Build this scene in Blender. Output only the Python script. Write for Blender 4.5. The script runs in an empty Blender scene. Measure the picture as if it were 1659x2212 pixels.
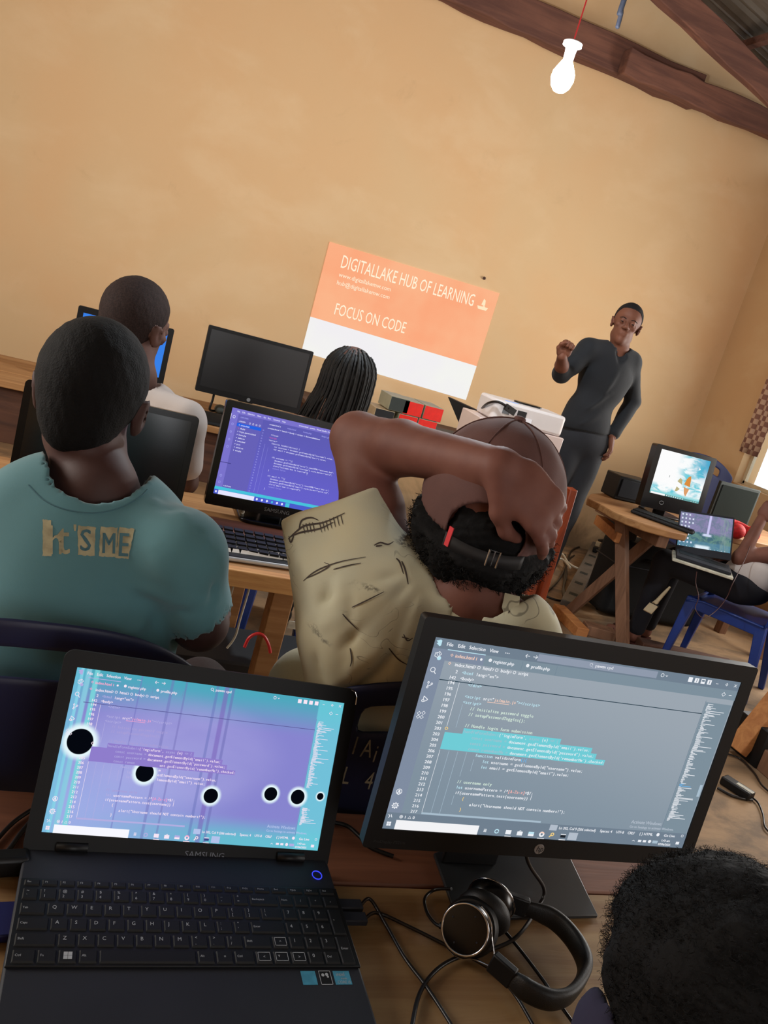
import bpy, bmesh, math, random
import numpy as np
from mathutils import Vector, Matrix, Euler, noise
from mathutils.bvhtree import BVHTree
random.seed(7); RNG = np.random.default_rng(7)
C = bpy.context.scene.collection
PI = math.pi

# ------------------------------------------------------------------ camera
CAM = Vector((0.0, 0.0, 1.45)); FPX = 1800.0; CX, CY = 829.5, 1106.0
RW = Matrix(((0.9229834237948309, 0.18459668475896615, 0.3376768623639625),
             (-0.2741363010104868, -0.3004512697794993, 0.9135525835747904),
             (0.27009422035330444, -0.9357633773897573, -0.2267068893259648)))
cam = bpy.data.cameras.new('camera'); camo = bpy.data.objects.new('camera', cam); C.objects.link(camo)
cam.sensor_fit = 'HORIZONTAL'; cam.sensor_width = 36.0; cam.lens = FPX / 1659 * 36
cam.clip_start = 0.02; cam.clip_end = 100
rt, dn, fw = RW.col[0], RW.col[1], RW.col[2]
mw = Matrix.Identity(4)
for r in range(3):
    mw[r][0] = rt[r]; mw[r][1] = -dn[r]; mw[r][2] = -fw[r]; mw[r][3] = CAM[r]
camo.matrix_world = mw
bpy.context.scene.camera = camo

# ------------------------------------------------------------------ view, world, lights
S = bpy.context.scene
S.view_settings.view_transform = 'Standard'; S.view_settings.look = 'None'
S.view_settings.exposure = 0.0; S.view_settings.gamma = 1.0
try: S.view_settings.use_curve_mapping = False
except Exception: pass
W = bpy.data.worlds.new('world'); S.world = W; W.use_nodes = True
bg = W.node_tree.nodes['Background']; bg.inputs[0].default_value = (0.80, 0.90, 1.0, 1); bg.inputs[1].default_value = 2.6
def area(name, loc, rot, sx, sy, power, col):
    l = bpy.data.lights.new(name, 'AREA'); l.shape = 'RECTANGLE'; l.size = sx; l.size_y = sy; l.energy = power; l.color = col
    o = bpy.data.objects.new(name, l); C.objects.link(o); o.location = loc; o.rotation_euler = rot; return o
# daylight at the right window; the other three areas are added fill, out of view
area('daylight_right', (4.62, 3.55, 1.55), (0, PI/2, 0), 1.15, 1.3, 74, (1.0, 0.95, 0.88))
area('fill_right_rear', (4.62, 0.2, 1.6), (0, PI/2, 0), 1.2, 1.5, 45, (1.0, 0.93, 0.85))
area('fill_left', (-2.52, 2.2, 2.0), (0, -PI/2, 0), 1.2, 1.6, 88, (1.0, 0.93, 0.84))
area('fill_rear', (1.2, -2.92, 1.9), (PI/2, 0, 0), 1.8, 1.3, 28, (1.0, 0.93, 0.86))

# ------------------------------------------------------------------ coordinates
def ray(px, py): return (RW @ Vector((px - CX, py - CY, FPX))).normalized()
def at(px, py, d): return CAM + RW @ (Vector((px - CX, py - CY, FPX)) * (d / FPX))
def onz(px, py, z): v = ray(px, py); return CAM + v * ((z - CAM.z) / v.z)
def ony(px, py, y): v = ray(px, py); return CAM + v * (y / v.y)
def onx(px, py, x): v = ray(px, py); return CAM + v * (x / v.x)

# ------------------------------------------------------------------ materials
def lin(c):
    if isinstance(c, str): c = tuple(int(c[i:i+2], 16) / 255 for i in (0, 2, 4))
    return tuple((x / 12.92 if x <= 0.04045 else ((x + 0.055) / 1.055) ** 2.4) for x in c)
class G:
    def __init__(s, m): s.t = m.node_tree; s.n = s.t.nodes; s.l = s.t.links
    def node(s, typ, **kw):
        n = s.n.new(typ)
        for k, v in kw.items(): setattr(n, k, v)
        return n
    def put(s, inp, v):
        if isinstance(v, bpy.types.NodeSocket): s.l.new(v, inp)
        elif v is not None: inp.default_value = v
    def m(s, op, a, b=None, c=None, clamp=False):
        n = s.node('ShaderNodeMath', operation=op); n.use_clamp = clamp
        s.put(n.inputs[0], a); s.put(n.inputs[1], b)
        if c is not None: s.put(n.inputs[2], c)
        return n.outputs[0]
    def mix(s, f, a, b, bt='MIX'):
        n = s.node('ShaderNodeMixRGB', blend_type=bt); s.put(n.inputs[0], f)
        s.put(n.inputs[1], (*a, 1) if isinstance(a, tuple) and len(a) == 3 else a)
        s.put(n.inputs[2], (*b, 1) if isinstance(b, tuple) and len(b) == 3 else b)
        return n.outputs[0]
    def noise(s, vec, scale, detail=4, rough=0.55, dist=0):
        n = s.node('ShaderNodeTexNoise'); s.put(n.inputs['Vector'], vec); n.inputs['Scale'].default_value = scale
        n.inputs['Detail'].default_value = detail; n.inputs['Roughness'].default_value = rough; n.inputs['Distortion'].default_value = dist
        return n.outputs['Fac']
    def ramp(s, f, a, b): return s.m('SMOOTHSTEP', f, a, b) if False else s.mr(f, a, b)
    def mr(s, f, a, b, c=0.0, d=1.0):
        n = s.node('ShaderNodeMapRange'); n.interpolation_type = 'SMOOTHSTEP'; s.put(n.inputs[0], f)
        for i, v in enumerate((a, b, c, d)): n.inputs[i+1].default_value = v
        return n.outputs[0]
    def obj(s): return s.node('ShaderNodeTexCoord').outputs['Object']
    def map(s, vec, sc=(1,1,1), rot=(0,0,0), loc=(0,0,0)):
        n = s.node('ShaderNodeMapping'); s.put(n.inputs[0], vec); n.inputs['Scale'].default_value = sc
        n.inputs['Rotation'].default_value = rot; n.inputs['Location'].default_value = loc; return n.outputs[0]
def mat(name, col, rough=0.6, metal=0.0, spec=0.5, var=0.0, vscale=8.0, bump=0.0, bscale=60.0, col2=None, coat=0.0, sheen=0.0, stretch=(1,1,1), bdist=0.002):
    m = bpy.data.materials.new(name); m.use_nodes = True; g = G(m); b = m.node_tree.nodes['Principled BSDF']
    c = lin(col)
    b.inputs['Roughness'].default_value = rough; b.inputs['Metallic'].default_value = metal
    b.inputs['Specular IOR Level'].default_value = spec; b.inputs['Coat Weight'].default_value = coat
    b.inputs['Sheen Weight'].default_value = sheen
    v = g.map(g.obj(), stretch)
    c2 = lin(col2) if col2 else tuple(min(1, x * (1 - var)) for x in c)
    f = g.mr(g.noise(v, vscale, 5), 0.32, 0.68)
    g.put(b.inputs['Base Color'], g.mix(f, c, c2))
    if bump:
        bn = g.node('ShaderNodeBump'); bn.inputs['Strength'].default_value = bump; bn.inputs['Distance'].default_value = bdist
        g.put(bn.inputs['Height'], g.noise(v, bscale, 4)); g.put(b.inputs['Normal'], bn.outputs[0])
    return m
def emi(name, col, strength=1.0, back=None):
    m = bpy.data.materials.new(name); m.use_nodes = True; g = G(m); m.node_tree.nodes.clear()
    e = g.node('ShaderNodeEmission'); e.inputs[0].default_value = (*lin(col), 1); e.inputs[1].default_value = strength
    o = g.node('ShaderNodeOutputMaterial'); g.l.new(e.outputs[0], o.inputs[0]); return m
def wood(name, c1, c2, axis=0, scale=1.0, rough=0.65, dark=None):
    m = bpy.data.materials.new(name); m.use_nodes = True; g = G(m); b = m.node_tree.nodes['Principled BSDF']
    st = [14.0, 14.0, 14.0]; st[axis] = 1.0
    v = g.map(g.obj(), tuple(x * scale for x in st))
    f = g.mr(g.noise(v, 1.6, 6, 0.6, 0.8), 0.3, 0.7)
    f2 = g.mr(g.noise(g.obj(), 2.2, 4), 0.35, 0.65)
    c = g.mix(f, lin(c1), lin(c2)); c = g.mix(g.m('MULTIPLY', f2, 0.45), c, lin(dark or c2))
    g.put(b.inputs['Base Color'], c); b.inputs['Roughness'].default_value = rough
    bn = g.node('ShaderNodeBump'); bn.inputs['Strength'].default_value = 0.25; bn.inputs['Distance'].default_value = 0.002
    g.put(bn.inputs['Height'], f); g.put(b.inputs['Normal'], bn.outputs[0]); return m

M = {}
M['black'] = mat('black_plastic', (0.04, 0.042, 0.05), 0.5, spec=0.35, var=0.2)
M['black_gloss'] = mat('glossy_black_plastic', (0.025, 0.025, 0.03), 0.25, spec=0.35, var=0.1)
M['glass_off'] = mat('dark_display_glass', (0.05, 0.055, 0.06), 0.16, spec=0.6)
M['matte_off'] = mat('matte_dark_display', (0.10, 0.10, 0.105), 0.34, spec=0.55)
M['char'] = mat('charcoal_plastic', (0.13, 0.14, 0.17), 0.6, spec=0.3, var=0.15, bump=0.1, bscale=400, bdist=0.0004)
M['key'] = mat('key_plastic', (0.035, 0.035, 0.04), 0.6, spec=0.3)
M['keywhite'] = mat('white_keycap', (0.95, 0.95, 0.95), 0.4)
M['legend'] = mat('printed_legend', (0.62, 0.64, 0.66), 0.6)
M['silver'] = mat('chrome_metal', (0.75, 0.75, 0.76), 0.18, metal=1.0)
M['grey'] = mat('grey_plastic', (0.45, 0.46, 0.47), 0.45, var=0.15)
M['midgrey'] = mat('mid_grey_plastic', (0.25, 0.27, 0.26), 0.7, spec=0.2, var=0.15)
M['white'] = mat('white_plastic', (0.86, 0.83, 0.82), 0.35, var=0.05)
M['card'] = mat('white_carton', (0.84, 0.76, 0.73), 0.32, var=0.06)
M['cable'] = mat('black_cable_rubber', (0.07, 0.045, 0.04), 0.38, var=0.2)
M['cablew'] = mat('white_cable_rubber', (0.80, 0.78, 0.72), 0.4)
M['cablered'] = mat('red_cable_rubber', (0.80, 0.18, 0.19), 0.35)
M['navy'] = mat('navy_chair_plastic', (0.10, 0.13, 0.27), 0.5, var=0.25, vscale=3, bump=0.15, bscale=25)
M['blue'] = mat('blue_chair_plastic', (0.07, 0.20, 0.50), 0.4, var=0.2, vscale=3)
M['red'] = mat('red_carton', (0.95, 0.13, 0.08), 0.45, var=0.12, vscale=30)
M['redyarn'] = mat('red_cloth', (0.80, 0.07, 0.08), 0.7, var=0.5, vscale=60, bump=0.6, bscale=120)
M['chipblack'] = mat('black_carton', (0.11, 0.11, 0.12), 0.6, var=0.3)
M['lidgreen'] = mat('pale_carton', (0.66, 0.67, 0.58), 0.5, var=0.2, vscale=12)
M['pad'] = mat('padded_black_leatherette', (0.035, 0.033, 0.034), 0.5, bump=0.5, bscale=700, bdist=0.0006, var=0.3)
M['darkcloth'] = mat('dark_cloth', (0.035, 0.04, 0.055), 0.9, var=0.4, bump=0.4, bscale=40)
M['brownc'] = mat('dark_brown_cloth', (0.15, 0.09, 0.085), 0.9, var=0.3, bump=0.3, bscale=200)
M['strip'] = mat('grey_socket_plastic', (0.40, 0.38, 0.36), 0.5, var=0.3)
M['leather'] = mat('brown_sandal_leather', (0.25, 0.10, 0.08), 0.5)
M['cream'] = mat('cream_plastic', (0.78, 0.70, 0.56), 0.5, var=0.2)
M['paper'] = mat('printed_paper', (0.80, 0.79, 0.72), 0.6, var=0.4, vscale=20)
M['rope'] = mat('dark_rope', (0.07, 0.08, 0.14), 0.8, var=0.4, vscale=80)
M['teal_sticker'] = mat('teal_sticker', (0.26, 0.55, 0.66), 0.4, var=0.25, vscale=90)
M['w_table'] = wood('near_table_wood', (0.62, 0.50, 0.33), (0.50, 0.36, 0.21), 0, 1.0, dark=(0.42, 0.29, 0.17))
M['w_table_b'] = wood('reddish_plank_wood', (0.50, 0.31, 0.21), (0.38, 0.22, 0.14), 0, 1.0)
M['w_table2'] = wood('pale_plank_wood', (0.70, 0.52, 0.33), (0.58, 0.40, 0.23), 0, 1.2)
M['w_edge'] = wood('raw_plank_edge', (0.86, 0.66, 0.42), (0.70, 0.47, 0.26), 0, 1.6)
M['w_brown'] = wood('brown_plank_wood', (0.38, 0.24, 0.17), (0.26, 0.16, 0.12), 0, 1.0)
M['w_leg'] = wood('sawn_post_wood', (0.57, 0.42, 0.32), (0.44, 0.31, 0.23), 2, 1.2)
M['w_chair'] = wood('varnished_chair_wood', (0.62, 0.27, 0.12), (0.45, 0.17, 0.08), 2, 1.0, rough=0.35)
M['w_beam'] = wood('rough_beam_wood', (0.50, 0.33, 0.26), (0.36, 0.23, 0.19), 0, 0.8, rough=0.9)
M['w_orange'] = wood('orange_timber', (0.80, 0.56, 0.33), (0.66, 0.42, 0.23), 0, 1.0)
M['sheet'] = mat('corrugated_iron', (0.45, 0.42, 0.38), 0.5, metal=0.4, var=0.4, vscale=3)

# ------------------------------------------------------------------ mesh builder
GL = {}
def glyph(s, font=None):
    if s in GL: return GL[s]
    cu = bpy.data.curves.new('t', 'FONT'); cu.body = s; cu.size = 1.0; cu.resolution_u = 2
    o = bpy.data.objects.new('t', cu); C.objects.link(o)
    dg = bpy.context.evaluated_depsgraph_get(); me = o.evaluated_get(dg).to_mesh()
    v = [tuple(x.co) for x in me.vertices]; f = [tuple(p.vertices) for p in me.polygons]
    o.evaluated_get(dg).to_mesh_clear()
    C.objects.unlink(o); bpy.data.objects.remove(o); bpy.data.curves.remove(cu)
    GL[s] = (v, f); return GL[s]
XZ = Matrix(((1,0,0,0),(0,0,-1,0),(0,1,0,0),(0,0,0,1)))      # glyph plane (x,y) -> (x, z), facing -Y
class MB:
    def __init__(s): s.v = []; s.f = []; s.mi = []
    def add(s, vs, fs, mi=0, T=None):
        o = len(s.v)
        s.v += [tuple(T @ Vector(x)) if T is not None else tuple(x) for x in vs]
        s.f += [tuple(i + o for i in f) for f in fs]; s.mi += [mi] * len(fs); return s
    def box(s, c, d, mi=0, T=None):
        x, y, z = (q / 2 for q in d)
        vs = [(c[0]+a*x, c[1]+b*y, c[2]+e*z) for a in (-1,1) for b in (-1,1) for e in (-1,1)]
        return s.add(vs, [(0,1,3,2),(4,6,7,5),(0,4,5,1),(2,3,7,6),(0,2,6,4),(1,5,7,3)], mi, T)
    def bar(s, a, b, w, t, up=(0,0,1), mi=0):
        a, b = Vector(a), Vector(b); d = (b - a); L = d.length; d.normalize(); u = Vector(up)
        if abs(d.dot(u)) > 0.98: u = Vector((1,0,0))
        x = d.cross(u).normalized(); z = x.cross(d).normalized()
        T = Matrix(((x.x,d.x,z.x,a.x),(x.y,d.y,z.y,a.y),(x.z,d.z,z.z,a.z),(0,0,0,1)))
        return s.box((0, L/2, 0), (w, L, t), mi, T)
    def prism(s, poly, z0, z1, mi=0, T=None):
        n = len(poly); vs = [(x, y, z0) for x, y in poly] + [(x, y, z1) for x, y in poly]
        fs = [tuple(range(n))[::-1], tuple(range(n, 2*n))] + [(i, (i+1) % n, n + (i+1) % n, n + i) for i in range(n)]
        return s.add(vs, fs, mi, T)
    def tube(s, pts, r, n=8, mi=0, closed=False):
        pts = [Vector(p) for p in pts]; N = len(pts); rs = r if isinstance(r, (list, tuple)) else [r] * N
        prev = None; vs = []; fs = []
        for i, p in enumerate(pts):
            d = (pts[(i+1) % N] - pts[i-1]) if closed else (pts[min(i+1, N-1)] - pts[max(i-1, 0)])
            if d.length < 1e-9: d = Vector((0,0,1))
            d.normalize()
            if prev is None: prev = d.orthogonal().normalized()
            u = (prev - d * prev.dot(d)); u = u.normalized() if u.length > 1e-6 else d.orthogonal().normalized(); prev = u; w = d.cross(u)
            for k in range(n):
                a = 2*PI*k/n; vs.append(p + (u*math.cos(a) + w*math.sin(a)) * rs[i])
        for i in range(N if closed else N-1):
            j = (i+1) % N
            for k in range(n): fs.append((i*n+k, i*n+(k+1)%n, j*n+(k+1)%n, j*n+k))
        if not closed: fs += [tuple(range(n))[::-1], tuple((N-1)*n+k for k in range(n))]
        return s.add(vs, fs, mi)
    def lathe(s, prof, n=24, mi=0, T=None):
        vs = [(r*math.cos(2*PI*k/n), r*math.sin(2*PI*k/n), z) for r, z in prof for k in range(n)]
        fs = [(i*n+k, i*n+(k+1)%n, (i+1)*n+(k+1)%n, (i+1)*n+k) for i in range(len(prof)-1) for k in range(n)]
        fs += [tuple(range(n))[::-1], tuple((len(prof)-1)*n+k for k in range(n))]
        return s.add(vs, fs, mi, T)
    def text(s, body, x, y, size, T, mi=0, mono=None, bold=0.0, align='L'):
        if mono:
            for i, ch in enumerate(body):
                if ch == ' ': continue
                v, f = glyph(ch)
                if not v: continue
                xs = [q[0] for q in v]; cx = (min(xs) + max(xs)) / 2
                ww = (max(xs) - min(xs)) * size; sc = min(1.0, mono * 0.92 / max(ww, 1e-6))
                s.add([(x + mono * (i + 0.5) + (q[0] - cx) * size * sc, y + q[1] * size, 0) for q in v], f, mi, T)
            return s
        v, f = glyph(body)
        if v:
            w = max(q[0] for q in v) * size; ox = 0 if align == 'L' else (-w/2 if align == 'C' else -w)
            s.add([(x + ox + q[0] * size, y + q[1] * size, 0) for q in v], f, mi, T)
        return s
    def mesh(s, name, mats, smooth=False):
        me = bpy.data.meshes.new(name); me.from_pydata(s.v, [], s.f)
        for m in (mats if isinstance(mats, (list, tuple)) else [mats]): me.materials.append(m)
        if any(s.mi): me.polygons.foreach_set('material_index', s.mi)
        if smooth: me.polygons.foreach_set('use_smooth', [True] * len(me.polygons))
        me.update(); return me
def spl(pts, n=8, closed=False):
    pts = [Vector(p) for p in pts]; out = []; N = len(pts)
    for i in range(N if closed else N - 1):
        g = (lambda k: pts[k % N]) if closed else (lambda k: pts[max(0, min(N-1, k))])
        a, b, c, d = g(i-1), g(i), g(i+1), g(i+2)
        for k in range(n):
            t = k / n
            out.append(0.5*((2*b) + (c-a)*t + (2*a-5*b+4*c-d)*t*t + (3*b-a-3*c+d)*t**3))
    if not closed: out.append(pts[-1])
    return out
def rrect(w, h, r, n=5, cx=0, cy=0):
    out = []
    for sx, sy, a0 in ((1,1,0),(-1,1,90),(-1,-1,180),(1,-1,270)):
        for k in range(n+1):
            a = math.radians(a0 + 90*k/n); out.append((cx + sx*(w/2-r) + r*math.cos(a), cy + sy*(h/2-r) + r*math.sin(a)))
    return out

# ------------------------------------------------------------------ scene objects
def basis(o):
    m = o.matrix_basis.copy(); p = o.parent
    while p: m = p.matrix_basis @ m; p = p.parent
    return m
def tag(o, label=None, cat=None, group=None, kind=None):
    if label: o['label'] = label
    if cat: o['category'] = cat
    if group: o['group'] = group
    if kind: o['kind'] = kind
    return o
def thing(name, label, cat, loc=(0,0,0), rot=(0,0,0), group=None):
    o = bpy.data.objects.new(name, None); C.objects.link(o); o.empty_display_size = 0.05
    o.location = loc; o.rotation_euler = rot; return tag(o, label, cat, group)
def part(name, mb, mats, parent=None, world=False, smooth=False, bevel=0.0, label=None, seg=2, weld=False):
    me = mb if isinstance(mb, bpy.types.Mesh) else mb.mesh(name, mats, smooth)
    o = bpy.data.objects.new(name, me); C.objects.link(o)
    if parent is not None:
        o.parent = parent
        if world: me.transform(basis(parent).inverted())
    if bevel:
        b = o.modifiers.new('bevel', 'BEVEL'); b.width = bevel; b.segments = seg; b.limit_method = 'ANGLE'; b.angle_limit = math.radians(40)
        me.polygons.foreach_set('use_smooth', [True]*len(me.polygons))
        try: me.set_sharp_from_angle(angle=math.radians(35))
        except Exception: pass
    elif smooth:
        try: me.set_sharp_from_angle(angle=math.radians(50))
        except Exception: pass
    if label: o['label'] = label
    return o
def solo(name, mb, mats, label, cat, base, group=None, kind=None, **kw):
    """a thing that is one mesh, built in world coordinates, origin moved to its base"""
    o = part(name, mb, mats, **kw); b = Vector(base); o.data.transform(Matrix.Translation(-b)); o.location = b
    return tag(o, label, cat, group, kind)
def struct(name, mb, mats, **kw):
    o = part(name, mb, mats, **kw); o['kind'] = 'structure'; return o

# ------------------------------------------------------------------ signed distance modelling for bodies and cloth
def nets(F, org, h, keep=None):
    ins = F < 0; sh = F.shape
    idx = np.zeros(tuple(n-1 for n in sh), int) - 1
    cnt = np.zeros(idx.shape, int)
    def cor(A, d): return A[d[0]:d[0]+sh[0]-1, d[1]:d[1]+sh[1]-1, d[2]:d[2]+sh[2]-1]
    cs = [(a,b,c) for a in (0,1) for b in (0,1) for c in (0,1)]
    for c in cs: cnt += cor(ins, c)
    m = (cnt > 0) & (cnt < 8); ii = np.argwhere(m); idx[m] = np.arange(len(ii))
    acc = np.zeros((len(ii), 3)); num = np.zeros(len(ii))
    for a in cs:
        for ax in range(3):
            if a[ax]: continue
            b = list(a); b[ax] = 1
            fa = cor(F, a)[m]; fb = cor(F, b)[m]; x = (fa < 0) != (fb < 0)
            t = np.where(x, fa / np.where(x, fa - fb, 1), 0); p = np.tile(np.array(a, float), (len(ii), 1)); p[:, ax] = t
            acc[x] += p[x]; num[x] += 1
    V = (ii + acc / num[:, None]) * h + org
    faces = []
    for ax in range(3):
        o1, o2 = (ax+1) % 3, (ax+2) % 3
        sa = [slice(None)]*3; sb = [slice(None)]*3; sa[ax] = slice(0, sh[ax]-1); sb[ax] = slice(1, sh[ax])
        A = ins[tuple(sa)]; B = ins[tuple(sb)]; x = A != B
        e = np.argwhere(x); e = e[(e[:, o1] > 0) & (e[:, o2] > 0) & (e[:, o1] < sh[o1]-1) & (e[:, o2] < sh[o2]-1)]
        def q(d1, d2):
            k = e.copy(); k[:, o1] -= d1; k[:, o2] -= d2; return idx[k[:, 0], k[:, 1], k[:, 2]]
        Q = np.stack([q(1,1), q(0,1), q(0,0), q(1,0)], 1)
        fl = A[e[:, 0], e[:, 1], e[:, 2]]; Q[~fl] = Q[~fl][:, ::-1]; faces.append(Q)
    Fc = np.concatenate(faces); Fc = Fc[(Fc >= 0).all(1)]
    return V, Fc
def hit(f, x, y, d0=0.9, d1=1.9, n=260):
    """first point of a surface seen at a place of the picture"""
    r_ = ray(x, y); ts = np.linspace(d0, d1, n); P = np.array([tuple(CAM + r_*float(t_)) for t_ in ts]); v = f(P); k = np.argmax(v < 0)
    return CAM + r_*float(ts[k]) if v[k] < 0 else at(x, y, (d0+d1)/2)
def A3(p): return np.array(tuple(p), float)
def ell(c, r, rot=None):
    c = A3(c); r = np.array(r, float); Rm = np.array(Euler(rot).to_matrix()) if rot is not None and not isinstance(rot, Matrix) else (np.array(rot) if rot is not None else None)
    def f(P):
        q = P - c
        if Rm is not None: q = q @ Rm
        k0 = np.linalg.norm(q / r, axis=-1); k1 = np.linalg.norm(q / (r*r), axis=-1)
        return k0 * (k0 - 1) / np.maximum(k1, 1e-9)
    return f
def cap(a, b, ra, rb=None):
    a, b = A3(a), A3(b); rb = ra if rb is None else rb; d = b - a; L = max(float(d @ d), 1e-12)
    def f(P):
        t = np.clip(((P - a) @ d) / L, 0, 1); return np.linalg.norm(P - a - t[..., None]*d, axis=-1) - (ra + (rb - ra)*t)
    return f
def capf(a, b, ra, rb, ax, s):
    """round cone squashed by s along the axis ax (flat limbs, torsos, palms)"""
    a, b = A3(a), A3(b); ax = A3(ax); ax /= np.linalg.norm(ax); d = b - a
    def sq(v): return v + ax * ((v @ ax)[..., None] if v.ndim > 1 else (v @ ax)) * (1/s - 1)
    d2 = sq(d); L = max(float(d2 @ d2), 1e-12)
    def f(P):
        q = sq(P - a); t = np.clip((q @ d2) / L, 0, 1); return (np.linalg.norm(q - t[..., None]*d2, axis=-1) - (ra + (rb-ra)*t)) * (s*0.5+0.5)
    return f
def smin(a, b, k):
    h = np.clip(0.5 + 0.5*(b - a)/k, 0, 1); return b*(1-h) + a*h - k*h*(1-h)
def U(fs, k=0.02):
    def f(P):
        o = fs[0](P)
        for g in fs[1:]: o = smin(o, g(P), k)
        return o
    return f
def sub(a, b, k=0.01):
    return lambda P: -smin(-a(P), b(P), k)
def inter(a, b, k=0.005):
    return lambda P: -smin(-a(P), -b(P), k)
def off(a, d): return lambda P: a(P) - d
def half(p, n):      # keeps the side that n points away from
    p = A3(p); n = A3(n); n = n/np.linalg.norm(n); return lambda P: (P - p) @ n
def chain(pts, rs, k=0.015):
    return U([cap(pts[i], pts[i+1], rs[i], rs[i+1]) for i in range(len(pts)-1)], k)
def fold(a, b, r, amp):
    """cloth ridge (amp>0) or crease (amp<0) along a segment, as a change of the distance"""
    a, b = A3(a), A3(b); d = b - a; L = float(d @ d)
    def f(P):
        t = np.clip(((P-a) @ d)/L, 0, 1); q = np.linalg.norm(P-a-t[..., None]*d, axis=-1)
        return -amp*np.exp(-(q/r)**2)*np.sin(np.clip(t, 0.03, 0.97)*PI)**0.5
    return f
def disp(a, ds): return lambda P: a(P) + sum(d(P) for d in ds)
def wob(amp, sc, seed=0):
    r = np.random.default_rng(seed); K = r.normal(size=(6, 3))*sc; ph = r.uniform(0, 6.28, 6)
    return lambda P: amp*np.mean([np.sin(P @ K[i] + ph[i]) for i in range(6)], axis=0)*2
def sdmesh(name, f, lo, hi, h, mats):
    lo = np.array(lo, float); hi = np.array(hi, float); n = np.ceil((hi - lo)/h).astype(int) + 1
    g = np.stack(np.meshgrid(*[lo[i] + np.arange(n[i])*h for i in range(3)], indexing='ij'), -1)
    F = np.empty(tuple(n))
    for i in range(0, n[0], 24): F[i:i+24] = f(g[i:i+24].reshape(-1, 3)).reshape(g[i:i+24].shape[:3])
    V, Q = nets(F, lo, h)
    me = bpy.data.meshes.new(name); me.from_pydata(V.tolist(), [], Q.tolist())
    for m in (mats if isinstance(mats, (list, tuple)) else [mats]): me.materials.append(m)
    me.polygons.foreach_set('use_smooth', [True]*len(me.polygons)); me.update(); return me
def frame(z, y):
    """rotation matrix with columns x,y,z from an up axis and a forward hint"""
    z = Vector(z).normalized(); y = Vector(y); y = (y - z*y.dot(z)).normalized(); x = y.cross(z)
    return Matrix(((x.x, y.x, z.x), (x.y, y.y, z.y), (x.z, y.z, z.z)))
def loc(fn, o, Rm, s=1.0):
    o = A3(o); Rn = np.array(Rm); return lambda P: fn(((P - o) @ Rn)/s)*s
def head_parts(face=True, ears=True):
    """head in its own frame: origin between the ears, +y face, +z crown, 0.235 m from chin to crown"""
    hd = U([ell((0, -0.014, 0.038), (0.077, 0.098, 0.090)), ell((0, 0.020, -0.038), (0.054, 0.064, 0.076)),
            ell((0, 0.060, -0.090), (0.021, 0.022, 0.021)), cap((-0.042, 0.010, -0.064), (0, 0.056, -0.092), 0.016, 0.015), cap((0.042, 0.010, -0.064), (0, 0.056, -0.092), 0.016, 0.015),
            ell((0, -0.055, -0.02), (0.052, 0.045, 0.055))], 0.022)
    fs = [hd]
    if face:
        fs += [cap((-0.030, 0.078, 0.022), (0.030, 0.078, 0.022), 0.012), cap((0, 0.086, 0.014), (0, 0.106, -0.022), 0.008, 0.012),
               ell((0.014, 0.096, -0.026), (0.010, 0.010, 0.008)), ell((-0.014, 0.096, -0.026), (0.010, 0.010, 0.008)),
               ell((0, 0.080, -0.052), (0.023, 0.011, 0.006)), ell((0, 0.078, -0.062), (0.020, 0.011, 0.007)),
               ell((0.040, 0.058, -0.012), (0.018, 0.016, 0.014)), ell((-0.040, 0.058, -0.012), (0.018, 0.016, 0.014))]
    f = U(fs, 0.012)
    if face:
        f = sub(f, U([ell((0.031, 0.092, 0.004), (0.016, 0.013, 0.010)), ell((-0.031, 0.092, 0.004), (0.016, 0.013, 0.010))], 0.004), 0.008)
        f = sub(f, ell((0, 0.093, -0.057), (0.021, 0.010, 0.0015)), 0.003)
        f = U([f, ell((0.031, 0.079, 0.004), (0.0125, 0.0115, 0.0115)), ell((-0.031, 0.079, 0.004), (0.0125, 0.0115, 0.0115))], 0.002)
    if ears:
        es = []
        for s in (-1, 1):
            e = ell((s*0.080, -0.006, -0.004), (0.008, 0.019, 0.033), (0.15, s*0.25, -s*0.35))
            e = sub(e, ell((s*0.089, -0.002, 0.0), (0.006, 0.010, 0.021), (0.15, s*0.25, -s*0.35)), 0.004); es.append(e)
        f = U([f] + es, 0.006)
    return f
def hairline(f, thick, zf=0.055, zb=-0.06, y0=0.02, dz=0.0):
    """close-cropped hair: a skin-thin shell over the skull behind the hairline"""
    def g(P):
        base = f(P) - thick
        y = P[:, 1]; z = P[:, 2]
        line = np.where(y > 0, zf + (y-0.0)*0.35 - np.clip(0.05-y, 0, 1)*0.9, zf - 0.045 + np.clip(y, -0.2, 0)*1.15)
        line = np.maximum(line, zb)
        return np.maximum(base, (line - z)*0.7)
    return g
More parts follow.
